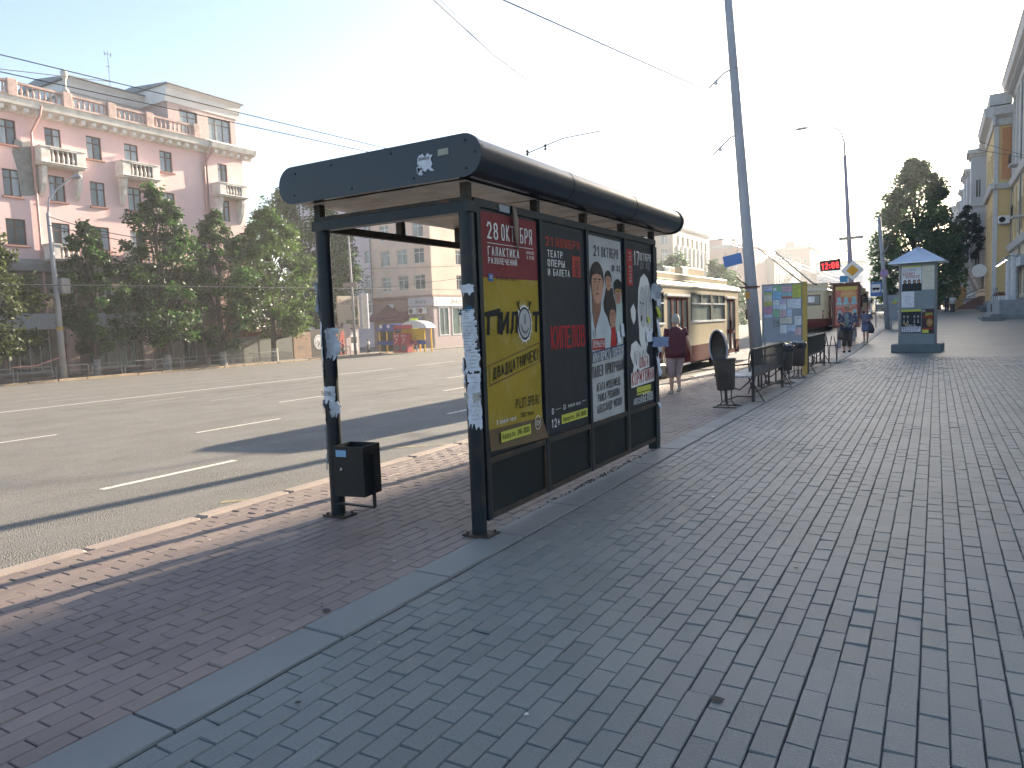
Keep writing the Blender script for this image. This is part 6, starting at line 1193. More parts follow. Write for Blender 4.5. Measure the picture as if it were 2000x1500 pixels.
mb = MB(); mb.add([T0, T1, B1, B0]+[p+V((0, .03, 0)) for p in (T0, T1, B1, B0)], [(3, 2, 1, 0), (4, 5, 6, 7), (0, 1, 5, 4), (1, 2, 6, 5), (2, 3, 7, 6), (3, 0, 4, 7)]); mb.build('sign_plate', mat('sign_blue', (.05, .15, .42), rough=.45, var=.1, scale=3), bs)
mb = MB(); mb.cyl(T0.lerp(T1, .15), T0.lerp(T1, .15)+V((0, 0, .12)), .008, 5); mb.cyl(T0.lerp(T1, .8), T0.lerp(T1, .8)+V((0, 0, .16)), .008, 5); mb.build('hangers', M_tin, bs)
# lamp post with display
lp = thing('street_lamp', 'tall lamp post with a curved arm carrying the priority road sign and red display', 'street lamp', (-3.8, 42, .2)); b0 = V((-3.72, 42, .2)); t0 = V((-4.16, 42, 9.6))
mb = MB(); mb.tube([b0, b0.lerp(t0, .5), t0], [.15, .12, .08], 14); mb.build('post', mat('lilac_post', (.30, .28, .36), rough=.6, var=.1, scale=2), lp, smooth=True)
mb = MB(); mb.tube([t0, t0+V((-.03, 0, .7)), t0+V((-.2, 0, 1.3)), t0+V((-.75, 0, 1.65)), t0+V((-1.9, 0, 1.72))], [.05, .045, .04, .035, .03], 8); mb.build('lamp_arm', mat('pale_arm', (.55, .56, .6), rough=.5), lp, smooth=True)
mb = MB(); mb.loft([(t0+V((-2.4, 0, 1.68)), .04, .05), (t0+V((-2.2, 0, 1.68)), .04, .05)], 6) if False else mb.ball(t0+V((-2.1, 0, 1.72)), .35, .12, .07, 12, 6); mb.build('lamp_head', M_lg, lp, smooth=True)
mb = MB(); mb.bar(V((-5.0, 41.95, 4.62)), V((-3.9, 41.95, 4.72)), .05); mb.bar(V((-4.45, 41.9, 4.66)), V((-4.45, 41.9, 3.95)), .05); mb.bar(V((-4.45, 41.9, 3.95)), V((-4.3, 41.9, 3.95)), .05); mb.build('display_arm', M_tin, lp)
dp = thing('led_display', 'black street display showing red digits hung from the lamp post', 'display', (-5.0, 41.85, 4.1)); D0, D1, D2, D3 = atY(1601, 510, 41.8), atY(1641, 505, 41.8), atY(1641, 527, 41.8), atY(1602, 530, 41.8)
mb = MB(); mb.add([D0, D1, D2, D3]+[p+V((0, .14, 0)) for p in (D0, D1, D2, D3)], [(3, 2, 1, 0), (4, 5, 6, 7), (0, 1, 5, 4), (1, 2, 6, 5), (2, 3, 7, 6), (3, 0, 4, 7)]); mb.build('case', C_pblk, dp)
dpl = Plane(D0+V((0, -.004, 0)), D1-D0, D3-D0, (0, -1, 0)); W_, H_2 = (D1-D0).length, (D3-D0).length; mb = MB(); dpl.text(mb, '12:08', W_*.08, H_2*.86, W_*.84, H_2*.6, .22, h=.004); mb.build('digits', mat('led_red', (1, .03, .03), emit=1.3), dp)
def diamond(root, c, r, m, h, nm): mb = MB(); mb.add([c+V((0, -h, r)), c+V((-r, -h, 0)), c+V((0, -h, -r)), c+V((r, -h, 0)), c+V((0, -h+.012, r)), c+V((-r, -h+.012, 0)), c+V((0, -h+.012, -r)), c+V((r, -h+.012, 0))], [(0, 1, 2, 3), (7, 6, 5, 4), (0, 4, 5, 1), (1, 5, 6, 2), (2, 6, 7, 3), (3, 7, 4, 0)]); return mb.build(nm, m, root)
ds = thing('priority_sign', 'yellow and white diamond priority road sign on the lamp post', 'road sign', (-3.78, 41.8, 3.2)); c = atY(1665, 528, 41.8); diamond(ds, c, .54, C_pblk, 0, 'sign_edge'); diamond(ds, c, .515, M_pvc, .013, 'sign_face'); diamond(ds, c, .3, mat('sign_amber', (.62, .3, .02)), .026, 'sign_centre')
ns = thing('street_name_sign', 'narrow pale street name sign across the lamp post', 'sign', (-4.0, 41.8, 5.3)); A0, A1, A2, A3 = atY(1638, 464, 41.8), atY(1687, 459, 41.8), atY(1687, 465, 41.8), atY(1638, 470, 41.8)
mb = MB(); mb.add([A0, A1, A2, A3]+[p+V((0, .04, 0)) for p in (A0, A1, A2, A3)], [(3, 2, 1, 0), (4, 5, 6, 7), (0, 1, 5, 4), (1, 2, 6, 5), (2, 3, 7, 6), (3, 0, 4, 7)]); mb.build('sign_plate', mat('pale_plate', (.5, .49, .42)), ns)
spl = Plane(A0+V((0, -.003, 0)), A1-A0, A3-A0, (0, -1, 0)); mb = MB(); spl.text(mb, 'УЛ.СОВЕТСКАЯ', .25, .16, 1.15, .12, .2); spl.poly(mb, [(.04, .1), (.16, .03), (.16, .17)], .003); mb.build('lettering', M_band, ns)
b2 = thing('blue_plate', 'small square blue sign on the lamp post below the priority sign', 'sign', (-4.3, 41.8, 3.2)); c = atY(1648, 545, 41.85); mb = MB(); mb.bbox(c.x-.2, c.x+.2, 41.83, 41.86, c.z-.17, c.z+.17, .01); mb.build('sign_plate', mat('sign_blue2', (.06, .25, .45)), b2); mb = MB(); mb.bar((c.x+.2, 41.87, c.z), (-3.8, 41.9, c.z), .03); mb.build('bracket', M_tin, b2)
p3 = thing('utility_pole', 'thin concrete pole with a round no stopping sign in front of the big street tree', 'pole', (-2.5, 50, .4)); mb = MB(); mb.tube([(-2.55, 50, .35), (-2.8, 50, 4), (-3.05, 50, 7.2)], [.15, .12, .1], 12); mb.build('pole_shaft', M_pole, p3, smooth=True)
mb = MB(); mb.tube([(-2.95, 49.9, 6.0), (-3.3, 49.6, 6.5), (-3.1, 49.5, 6.9)], .02, 5); mb.tube([(-2.9, 49.9, 4.9), (-2.5, 49.6, 5.4), (-2.7, 49.4, 5.0)], .03, 5); mb.build('wire_brackets', M_tin, p3)
rs_ = thing('no_stopping_sign', 'round violet no stopping sign on the thin pole', 'road sign', (-2.75, 49.8, 3.6)); mb = MB(); c = atY(1727, 533, 49.8)
def disc(mb, c, r, y0, y1, n=20): mb.lathe((0, 0, 0), [(r, y0), (r, y1)], n); k = 2*n; mb.v[-k:] = [V((c.x+p.x, c.y+p.z, c.z+p.y)) for p in mb.v[-k:]]
disc(mb, c, .24, -.01, .01); mb.build('sign_rim', mat('sign_violet_red', (.42, .2, .3)), rs_); mb = MB(); disc(mb, c, .18, -.02, -.012); mb.build('sign_face', mat('sign_violet', (.3, .27, .5)), rs_)
mb = MB(); mb.bar(c+V((-.13, -.026, .13)), c+V((.13, -.026, -.13)), .04, .01); mb.bar(c+V((-.13, -.04, -.13)), c+V((.13, -.04, .13)), .04, .01); mb.build('sign_cross', mat('sign_violet_red', (0, 0, 0)), rs_)
ss = thing('bus_stop_sign', 'blue and white bus stop sign standing at the kerb', 'road sign', (-3.5, 52, .4)); c = atY(1711, 565, 52); mb = MB(); mb.cyl((c.x, 52.03, .35), (c.x, 52.03, c.z+.3), .03, 8); mb.build('post', M_tin, ss)
mb = MB(); mb.bbox(c.x-.33, c.x+.33, 51.98, 52.0, c.z-.45, c.z+.45, .008); mb.build('sign_plate', mat('sign_blue', (0, 0, 0)), ss); mb = MB(); mb.box(c.x-.25, c.x+.25, 51.965, 51.979, c.z-.2, c.z+.32); mb.build('white_field', M_pvc, ss); mb = MB(); mb.box(c.x-.2, c.x+.2, 51.95, 51.964, c.z-.02, c.z+.1); mb.box(c.x-.16, c.x-.06, 51.95, 51.964, c.z-.06, c.z-.021); mb.box(c.x+.06, c.x+.16, 51.95, 51.964, c.z-.06, c.z-.021); mb.build('bus_symbol', C_ink, ss)
# iron guard fence near the bus stop sign
for i, y in enumerate((44, 47.5, 51)):
    gf = thing('guard_fence', ('nearest', 'middle', 'farthest')[i]+' low iron guard fence panel with leaning bars near the bus stop sign', 'fence', (-4.6, y, rise(-4.6, y)), 'guard fence panels by the stop'); z = rise(-4.6, y); mb = MB()
    mb.bar((-4.6, y, z+.9), (-4.6, y+3, z+.9), .05); mb.bar((-4.6, y, z+.25), (-4.6, y+3, z+.25), .04)
    for k in range(12): mb.cyl((-4.6, y+.1+k*.25, z+.25), (-4.6, y+.1+k*.25, z+.9), .015, 5)
    mb.build('railing', M_iron, gf); mb = MB(); mb.box(-4.64, -4.56, y-.04, y+.04, z, z+1); mb.build('post', M_iron, gf)

# far side: lamp posts, railings, booths, crossing sign --------------------------------------
def farlamp(label, x, y, z1, arm, box=False):
    t = thing('street_lamp', label, 'street lamp', (x, y, -1.25)); mb = MB(); dx = 0
    mb.tube([(x, y, -1.25), (x, y, (z1-1.25)/2), (x, y-.1, z1)], [.24, .19, .12] if box else [.16, .13, .08], 12); mb.build('post', mat('far_pole', (.32, .31, .31), rough=.7, var=.15, scale=1), t, smooth=True)
    if arm:
        mb = MB(); mb.tube([(x, y-.1, z1), (x+.1, y, z1+1.0), (x+.7, y+.35, z1+1.7), (x+1.6, y+.8, z1+2.3)], .06, 8); mb.build('lamp_arm', M_lg, t, smooth=True)
        mb = MB(); mb.ball((x+2.0, y+1.0, z1+2.4), .5, .3, .16, 12, 6); mb.build('lamp_head', M_lg, t, smooth=True)
    if box: mb = MB(); mb.bbox(x+.1, x+.5, y+.15, y+.75, 4.9, 6.0, .03); mb.build('switch_box', M_band, t); mb = MB(); mb.cyl((x, y, 2.3), (x, y, 2.55), .23, 12); mb.build('yellow_band', M_byel, t)
    return t
farlamp('thick lamp post with a grey switch box in front of the pink house', -54.4, 28.7, 10.6, True, True)
t = farlamp('thin lamp post beside the beige banner across the road', -55.6, 60.6, 12.4, False); mb = MB(); mb.box(-56.6, -54.6, 60.3, 60.4, 6.2, 6.7); mb.build('cross_plate', M_band, t)
seg = None
for i in range(11):
    y = 20.5+i*2.55
    if i == 0:
        seg = thing('guard_rail', 'first', 'guard rail', (-54.3, y, -1.2), 'tubular guard rails along the far kerb'); mb = MB()
        mb.tube([(-54.3, y, -1.2), (-54.3, y, -.35), (-54.3, y+.1, -.25), (-54.3, y+2.2, -.25), (-54.3, y+2.3, -.35), (-54.3, y+2.3, -1.2)], .035, 6); mb.tube([(-54.3, y, -.65), (-54.3, y+2.3, -.65)], .025, 6); mb.build('rail', M_band, seg); cur = seg
    else: cur = copy_tree(seg); cur.location = (-54.3, y, -1.2)
    cur['label'] = ['guard rail at the left edge of the picture', 'guard rail just left of the thick lamp post', 'guard rail behind the foot of the thick lamp post', 'guard rail right of the thick lamp post', 'guard rail left of the second street tree', 'guard rail behind the second street tree', 'guard rail between the second and third street trees', 'guard rail left of the third street tree', 'guard rail right of the third street tree', 'guard rail before the grey kiosk wall', 'last guard rail in front of the grey kiosk'][i]
for i, (y, lb_) in enumerate(((56.4, 'pale guard rail before the black banner'), (61.4, 'pale guard rail right of the thin lamp post'), (64.6, 'pale guard rail next to the blue phone booths'))):
    cur = copy_tree(seg); cur.location = (-54.6, y, -1.2); cur['label'] = lb_
tp = thing('barrier_tape', 'red and white tape strung low beside the thick lamp post', 'tape', (-54.2, 26, -.2)); mb = MB(); mb.tube([(-54.1, 25.2, -.15), (-54.1, 26.8, -.12), (-54.2, 28.4, .35)], .045, 5); mb.build('tape', mat('tape_red', (.5, .25, .22)), tp)
# phone booths
bt_ = thing('phone_booths', 'row of blue and yellow booths with a barrel roof across the road', 'kiosk', (-52.5, 62, -1.25)); C_by = mat('booth_yellow', (.62, .36, .01), rough=.45); C_bb = mat('booth_blue', (.03, .08, .3), rough=.45)
Y_ = 64.0; mb = MB()
for x in (-55.0, -53.9, -52.8, -51.7, -50.2, -48.6): mb.box(x, x+.14, Y_-.07, Y_+.07, -1.2, 1.35); mb.box(x, x+.14, Y_+1.2, Y_+1.34, -1.2, 1.35)
mb.box(-51.7, -48.46, Y_+.08, Y_+.12, .05, 1.35); mb.build('booth_frame', C_by, bt_)
mb = MB(); mb.box(-55.1, -48.3, Y_-.12, Y_-.08, -.35, .1); mb.box(-55.1, -51.7, Y_-.1, Y_+.1, 1.2, 1.4); mb.build('blue_bands', C_bb, bt_); mb = MB()
for x in (-54.85, -53.75, -52.65): mb.box(x, x+.95, Y_+.0, Y_+.03, -1.1, 1.2)
mb.build('dark_panels', mat('booth_dark', (.03, .035, .03), rough=.3), bt_)
def barrel(mb, x0, x1, y0, y1, z, h):
    n = 8; P = []
    for i in range(n+1): a = pi*i/n; P.append(V((0, (y0+y1)/2-cos(a)*(y1-y0)/2, z+h*sin(a))))
    mb.prism(P, (x0, 0, 0), (x1, 0, 0))
# barrel roofs with their round ends toward the road's length
def barrel2(mb, x0, x1, y0, y1, z, h):
    n = 10; P = [V(((x0+x1)/2-cos(pi*i/n)*(x1-x0)/2, 0, z+h*sin(pi*i/n))) for i in range(n+1)]; mb.prism(P, (0, y0, 0), (0, y1, 0))
mb = MB(); barrel2(mb, -55.3, -51.4, Y_-.2, Y_+1.5, 1.42, .62); mb.build('blue_roof', C_bb, bt_); mb = MB(); barrel2(mb, -51.9, -48.1, Y_-.1, Y_+1.5, 1.43, .85); mb.build('white_roof', M_pvc, bt_)
mb = MB(); mb.box(-52.6, -50, Y_-.25, Y_-.21, 1.4, 1.85); mb.build('red_sign', mat('booth_red', (.42, .03, .05), rough=.4), bt_); mb = MB()
for x in (-54.5, -53.4): disc(mb, V((x, Y_-.22, 1.75)), .22, -.01, .01, 12)
mb.build('round_badges', M_pvc, bt_)
tb_ = thing('telephone_booth', 'pair of narrow red glass telephone booths in front of the yellow booth', 'telephone booth', (-50.9, 62.8, -1.25))
for x in (-51.9, -50.9):
    mb = MB(); mb.bbox(x, x+.92, 62.7, 63.6, -1.2, .95, .03); mb.build('booth_body', mat('booth_red', (0, 0, 0)), tb_); p_ = Plane((x, 62.69, .95), (1, 0, 0), (0, 0, -1), (0, -1, 0)); mb = MB(); p_.rect(mb, .1, .82, 1.3, 1.95, .004); mb.build('glass', mat('booth_glass', (.16, .12, .13), rough=.1), tb_)
    mb = MB(); p_.text(mb, 'МТС', .15, .4, .6, .2, .2, h=.005); p_.line(mb, [(.25, 1.1), (.6, .7), (.3, .55)], .06, .005); mb.build('lettering', M_pvc, tb_)
cs = thing('crossing_sign', 'yellow green framed pedestrian crossing sign on a thin post', 'road sign', (-51.6, 66.5, -1.25)); c = V((-51.7, 66.5, 2.65)); mb = MB(); mb.cyl((c.x+.1, 66.56, -1.25), (c.x, 66.56, 2.2), .045, 8); mb.build('post', M_tin, cs)
c.x = atY(809, 633, 66.5).x; c.z = atY(809, 633, 66.5).z
mb = MB(); mb.bbox(c.x-.58, c.x+.58, 66.45, 66.5, c.z-.68, c.z+.68, .02); mb.build('lime_backing', mat('fluo_lime', (.52, .72, .02), rough=.5), cs); mb = MB(); mb.box(c.x-.4, c.x+.4, 66.43, 66.449, c.z-.42, c.z+.45); mb.build('blue_field', mat('crossing_grey_blue', (.2, .24, .32)), cs)
mb = MB(); mb.add([(c.x-.33, 66.42, c.z-.35), (c.x+.33, 66.42, c.z-.35), (c.x, 66.42, c.z+.38)], [(0, 1, 2)]); mb.build('white_triangle', M_pvc, cs); mb = MB(); mb.add([(c.x-.12, 66.41, c.z-.3), (c.x-.04, 66.41, c.z-.3), (c.x+.03, 66.41, c.z-.05), (c.x+.12, 66.41, c.z-.3), (c.x+.16, 66.41, c.z-.27), (c.x+.05, 66.41, c.z+.12), (c.x-.05, 66.41, c.z+.12)], [(0, 1, 2, 3, 4, 5, 6)]); disc(mb, V((c.x, 66.405, c.z+.18)), .05, 0, .004, 10); mb.build('walking_figure', C_ink, cs)

# ================================================================== VEHICLES
M_cb = mat('trolley_cream', (.52, .42, .27), rough=.35, var=.08, scale=1.2, dirt=(.35, .28, .19), dscale=1.5, damt=.35, spec=.6); M_mar = mat('trolley_maroon', (.085, .005, .009), rough=.75, var=.12, scale=2, dirt=(.07, .015, .013), dscale=3, damt=.3, spec=.05)
M_bgl = mat('trolley_glass', (.07, .085, .075), rough=.08, var=.5, scale=.8, spec=.9); M_rub2 = mat('black_rubber', (.015, .015, .015), rough=.7); M_und = mat('underbody', (.012, .012, .012), rough=.9); M_roofw = mat('trolley_roof', (.58, .52, .42), rough=.4); M_int = mat('pale_curtain_glass', (.23, .26, .23), rough=.2, var=.3, scale=2)
def trolleybus(name, label, X, Yr, Ln, group, gz, sc=1.0, poles=None, number=None):
    """front towards +Y, door side towards +X; X = door side plane, Yr = rear end"""
    t = thing(name, label, 'trolleybus', (X-1.25, Yr, gz), group); xr, xl = X, X-2.5; Yf = Yr+Ln; zb, zt = gz+.34, gz+2.72
    mb = MB(); zm = gz+.86
    # side wall with openings (door side)
    W = Ln-.7; y0 = Yr+.35
    ps = Plane((xr, y0, zt), (0, 1, 0), (0, 0, -1), (1, 0, 0)); zw0, zw1 = gz+1.62, gz+2.52
    F = lambda a, b_: (Yf-b_-y0, Yf-a-y0)
    doors = [F(.85, 2.2), F(7.05, 9.15), F(Ln-2.0, Ln-.75)] if Ln > 10 else []; wins = [F(2.6, 4.6), F(4.75, 6.8), F(9.45, 10.2)]
    if Ln < 13: wins = [F(2.5, 4.25), F(4.4, 6.75)]+([F(9.45, Ln-2.2)] if Ln-2.2 > 9.8 else [])
    ow = [(a, b_, zt-zw1, zt-zw0) for a, b_ in wins]; od = [(a, b_, zt-(gz+2.38), zt-(gz+.38)) for a, b_ in doors]
    wall_cells(mb, ps, W, zt-zm, ow+[(a, b_, c, zt-zm) for a, b_, c, d in od], .06)
    ps2 = Plane((xl, y0, zt), (0, 1, 0), (0, 0, -1), (-1, 0, 0)); mb.add([ps2.p(0, 0), ps2.p(W, 0), ps2.p(W, zt-zm), ps2.p(0, zt-zm)], [(0, 1, 2, 3)])
    # rounded ends
    def endwall(ye, s, z0, z1, mbx, lean=.0):
        n = 6; pts = []
        for i in range(n+1): a = pi/2*i/n; pts.append((xr-.35+.35*cos(a), ye-s*.35+s*.35*sin(a)))
        for i in range(n+1): a = pi/2*i/n; pts.append((xl+.35-.35*sin(a), ye-s*.35+s*.35*cos(a)))
        for (ax, ay), (bx, by) in zip(pts[:-1], pts[1:]): mbx.quad((ax, ay, z0), (bx, by, z0), (bx, by-s*lean, z1), (ax, ay-s*lean, z1))
    endwall(Yr, -1, zm, zt, mb); endwall(Yf, 1, zm, gz+1.35, mb); mb.build('body', M_cb, t)
    mb = MB(); endwall(Yf, 1, gz+1.35, gz+2.5, mb, .12); mb.build('windscreen', M_bgl, t, smooth=True)
    mb = MB(); endwall(Yf-.12, 1, gz+2.5, zt, mb); mb.build('front_brow', M_cb, t, smooth=True)
    # maroon skirt
    mb = MB(); wh = [F(3.3-.62, 3.3+.62), F(Ln-3.4-.62, Ln-3.4+.62)]
    sk = Plane((xr+.012, y0, zm), (0, 1, 0), (0, 0, -1), (1, 0, 0)); wall_cells(mb, sk, W, zm-zb, [(a, b_, 0, zm-zb) for a, b_ in wh]+[(a, b_, 0, zm-zb-.04) for a, b_, c, d in od], .05)
    s2 = Plane((xl-.012, y0, zm), (0, 1, 0), (0, 0, -1), (-1, 0, 0)); wall_cells(mb, s2, W, zm-zb, [(a, b_, 0, zm-zb) for a, b_ in wh], .05); endwall(Yr-.012, -1, zb, zm, mb); endwall(Yf+.012, 1, zb, zm, mb); mb.build('skirt', M_mar, t)
    # windows
    for a, b_, c, d in ow:
        f = MB(); pbox(f, ps, a-.03, b_+.03, c-.03, c+.02, -.03, .012); pbox(f, ps, a-.03, a+.03, c+.02, d-.02, -.03, .012); pbox(f, ps, b_-.03, b_+.03, c+.02, d-.02, -.03, .012)
        m_ = (a+b_)/2; pbox(f, ps, m_-.03, m_+.03, c+.02, c+.3, -.03, .012)
        o = f.build('side_window', M_rub2, t); g_ = MB(); g_.add([ps.p(a, d, -.04), ps.p(b_, d, -.04), ps.p(b_, c, -.04), ps.p(a, c, -.04)], [(0, 1, 2, 3)]); g_.build('pane', M_int if a < 8 else M_bgl, o)
        f = MB(); pbox(f, ps, a-.04, b_+.04, d-.03, d+.03, -.02, .03); pbox(f, ps, a+.03, b_-.03, c+.3, c+.34, -.03, .02); f.build('sill', M_pvc, o)
    for a, b_, c, d in od:
        n = 4 if b_-a > 1.5 else 2; f = MB(); g_ = MB(); w_ = (b_-a)/n
        for i in range(n):
            x0, x1 = a+i*w_+.01, a+(i+1)*w_-.01; H = d-c
            for q in ((x0, x0+.07, c, d), (x1-.07, x1, c, d), (x0+.07, x1-.07, c, c+.08), (x0+.07, x1-.07, c+H*.56, c+H*.64), (x0+.07, x1-.07, d-.12, d)): pbox(f, ps, *q, -.05, -.005)
            g_.add([ps.p(x0, c+H*.6, -.04), ps.p(x1, c+H*.6, -.04), ps.p(x1, c, -.04), ps.p(x0, c, -.04)], [(0, 1, 2, 3)])
            if n == 2: g_.add([ps.p(x0, d, -.04), ps.p(x1, d, -.04), ps.p(x1, c+H*.6, -.04), ps.p(x0, c+H*.6, -.04)], [(0, 1, 2, 3)])
            else: pbox(f, ps, x0+.07, x1-.07, c+H*.64, d-.12, -.045, -.02)
        o = f.build('folding_door', M_mar, t); g_.build('pane', M_int, o); f = MB(); pbox(f, ps, a-.1, b_+.1, c-.1, c-.03, 0, .05); f.build('rain_strip', M_pvc, o); f = MB(); pbox(f, ps, a, b_, d+.02, d+.07, -.02, .05); f.build('step_edge', M_pvc, o)
    # roof with gutter and top trough
    prof = [(xr+.03, zt-.03), (xr+.035, zt+.03), (xr-.05, zt+.13), (xr-.35, zt+.22), (xl+.35, zt+.22), (xl+.05, zt+.13), (xl-.035, zt+.03), (xl-.03, zt-.03)]
    mb = MB(); mb.prism([V((x, 0, z)) for x, z in prof], (0, Yr+.0, 0), (0, Yf-.15, 0)); mb.build('roof', M_roofw, t)
    mb = MB(); mb.bbox(xl+.3, xr-.12, Yr+.5, Yf-1.6, zt+.18, zt+.4, .03); mb.build('roof_trough', M_cb, t)
    for a, b_, h in ((3.9, 6.6, .3), (7.2, 8.4, .22)):
        mb = MB(); mb.bbox(xl+.8, xr-.35, Yf-b_, Yf-a, zt+.4, zt+.4+h, .03); o = mb.build('roof_box', M_cb, t); mb = MB(); mb.box(xr-.345, xr-.33, Yf-b_+.1, Yf-b_+.7, zt+.44, zt+.36+h); mb.build('white_label', M_pvc, o)
    # wheels
    for yy in (Yf-3.3, Yr+3.4):
        for x, s in ((xr, 1), (xl, -1)):
            mb = MB(); prof_ = [(.3, -.02), (.5, -.0), (.52, .04), (.52, .24), (.48, .27), (.3, .25)]; n = 24; xo = x-s*.3
            mb.v = [V((xo+s*(h_), yy+r_*cos(2*pi*k/n), gz+.52+r_*sin(2*pi*k/n))) for r_, h_ in prof_ for k in range(n)]; mb.f = [[i*n+k, i*n+(k+1) % n, (i+1)*n+(k+1) % n, (i+1)*n+k] for i in range(5) for k in range(n)]; mb.mi = [0]*len(mb.f)
            w_ = mb.build('wheel', M_rub2, t, smooth=True); mb = MB(); prof_ = [(.3, .25), (.27, .16), (.14, .14), (.12, .24), (.01, .25)]
            mb.v = [V((xo+s*h_, yy+r_*cos(2*pi*k/n), gz+.52+r_*sin(2*pi*k/n))) for r_, h_ in prof_ for k in range(n)]; mb.f = [[i*n+k, i*n+(k+1) % n, (i+1)*n+(k+1) % n, (i+1)*n+k] for i in range(4) for k in range(n)]; mb.mi = [0]*len(mb.f); mb.build('rim', mat('wheel_rim', (.2, .18, .16), rough=.6), w_, smooth=True)
        mb = MB(); pts = [(xr+.02, yy+.64*cos(pi*k/12), gz+.5+.72*sin(pi*k/12)) for k in range(13)]; mb.tube(pts, .035, 6); mb.build('wheel_arch', M_roofw, t, smooth=True)
        mb = MB(); pts = [V((xr+.003, yy+.6*cos(pi*k/12), gz+.5+.66*sin(pi*k/12))) for k in range(13)]+[V((xr+.003, yy-.6, gz+.36)), V((xr+.003, yy+.6, gz+.36))]; mb.add(pts, [tuple(range(len(pts)))]); mb.build('wheel_well', M_und, t)
    mb = MB(); mb.box(xl+.1, xr-.35, Yr+.3, Yf-.3, gz+.2, gz+.45); mb.build('underframe', M_und, t)
    # rear details
    pr_ = Plane((xl, Yr-.003, zt), (1, 0, 0), (0, 0, -1), (0, -1, 0)); mb = MB(); pbox(mb, pr_, .45, 2.05, .25, .95, 0, .02); o = mb.build('rear_window', M_rub2, t); mb = MB(); pr_.rect(mb, .5, 2.0, .3, .9, .024); mb.build('pane', mat('rear_glass', (.14, .17, .18), rough=.1), o); mb = MB(); pr_.rect(mb, 1.3, 1.7, .35, .75, .028); mb.build('route_card', M_pvc, o)
    mb = MB()
    for x in (.75, 1.0): mb.bar(pr_.p(x, .2, .06), pr_.p(x, 1.85, .06), .03)
    for k in range(8): mb.bar(pr_.p(.75, .3+k*.22, .06), pr_.p(1.0, .3+k*.22, .06), .025)
    mb.build('ladder', M_und, t)
    for z, m_ in ((1.35, M_mar), (1.5, mat('tail_red', (.6, .05, .04), rough=.3)), (1.66, C_ink), (1.8, C_ink)):
        for x in (.28, 2.22): mb = MB(); disc(mb, pr_.p(x, z, .01), .05, -.01, .02, 12); mb.build('tail_light', m_, t)
    mb = MB(); pbox(mb, pr_, .1, 2.4, 2.25, 2.4, .02, .1); mb.build('rear_bumper', M_mar, t)
    for x in (xl+.45, xr-.45): mb = MB(); disc(mb, V((x, Yf+.03, gz+.95)), .12, -.02, .02, 14); mb.build('headlight', M_pvc, t)
    mb = MB(); mb.tube([(xr-.1, Yf+.05, gz+2.3), (xr+.2, Yf+.2, gz+2.3), (xr+.25, Yf+.2, gz+2.0)], .02, 6); mb.bbox(xr+.15, xr+.35, Yf+.18, Yf+.23, gz+1.6, gz+2.0, .02); mb.build('wing_mirror', M_rub2, t)
    mb = MB(); mb.bbox(xr-1.9, xr-.6, Yf-.14, Yf-.1, gz+2.52, gz+2.7, .01); mb.build('route_box', M_und, t)
    if poles:
        for x, e in zip((xr-1.55, xr-.95), poles):
            b_ = V((x, Yr+1.3, zt+.45)); mb = MB(); mb.tube([b_, b_.lerp(V(e), .15), V(e)], [.07, .055, .03], 8); o = mb.build('trolley_pole', mat('pole_pale', (.62, .6, .6), rough=.5), t, smooth=True)
            mb = MB(); mb.lathe((x, Yr+1.3, zt+.4), [(.14, 0), (.14, .1), (.08, .14)], 10); mb.tube([b_+V((0, .5, .0)), b_.lerp(V(e), .1)], .025, 5); mb.build('pole_base', M_und, o)
    if number: mb = MB(); disc(mb, V((0, 0, 0)), .2, 0, .003, 18); mb.v = [V((xr-.02+p.y, number+p.x, gz+2.3+p.z)) for p in mb.v] if False else [ps.p(number+p.x, .38+p.z, -.03+p.y) for p in mb.v]; mb.build('number_disc', M_int, t); mb = MB(); ps.text(mb, '1138', number-.14, .45, .28, .11, .16, h=-.02); mb.build('number', C_ink, t)
    return t
gzb = GZ(-6.9, 24)
trolleybus('trolleybus', 'near cream and maroon trolleybus standing at the kerb behind the shelter', -6.72, 17.1, 12.5, 'cream and maroon trolleybuses', -.19, number=5.6)
w1, w2 = atY(1487, 491, 51), atY(1497, 478, 51)
trolleybus('trolleybus', 'far cream and maroon trolleybus seen from behind with raised current poles', -6.25, 52.5, 11.6, 'cream and maroon trolleybuses', GZ(-6.3, 53), poles=[atY(1478, 483, 47.5), atY(1500, 480, 47.5)])
trolleybus('trolleybus', 'third cream and maroon trolleybus almost hidden behind the far notice board', -5.95, 71, 11.6, 'cream and maroon trolleybuses', GZ(-6, 72))
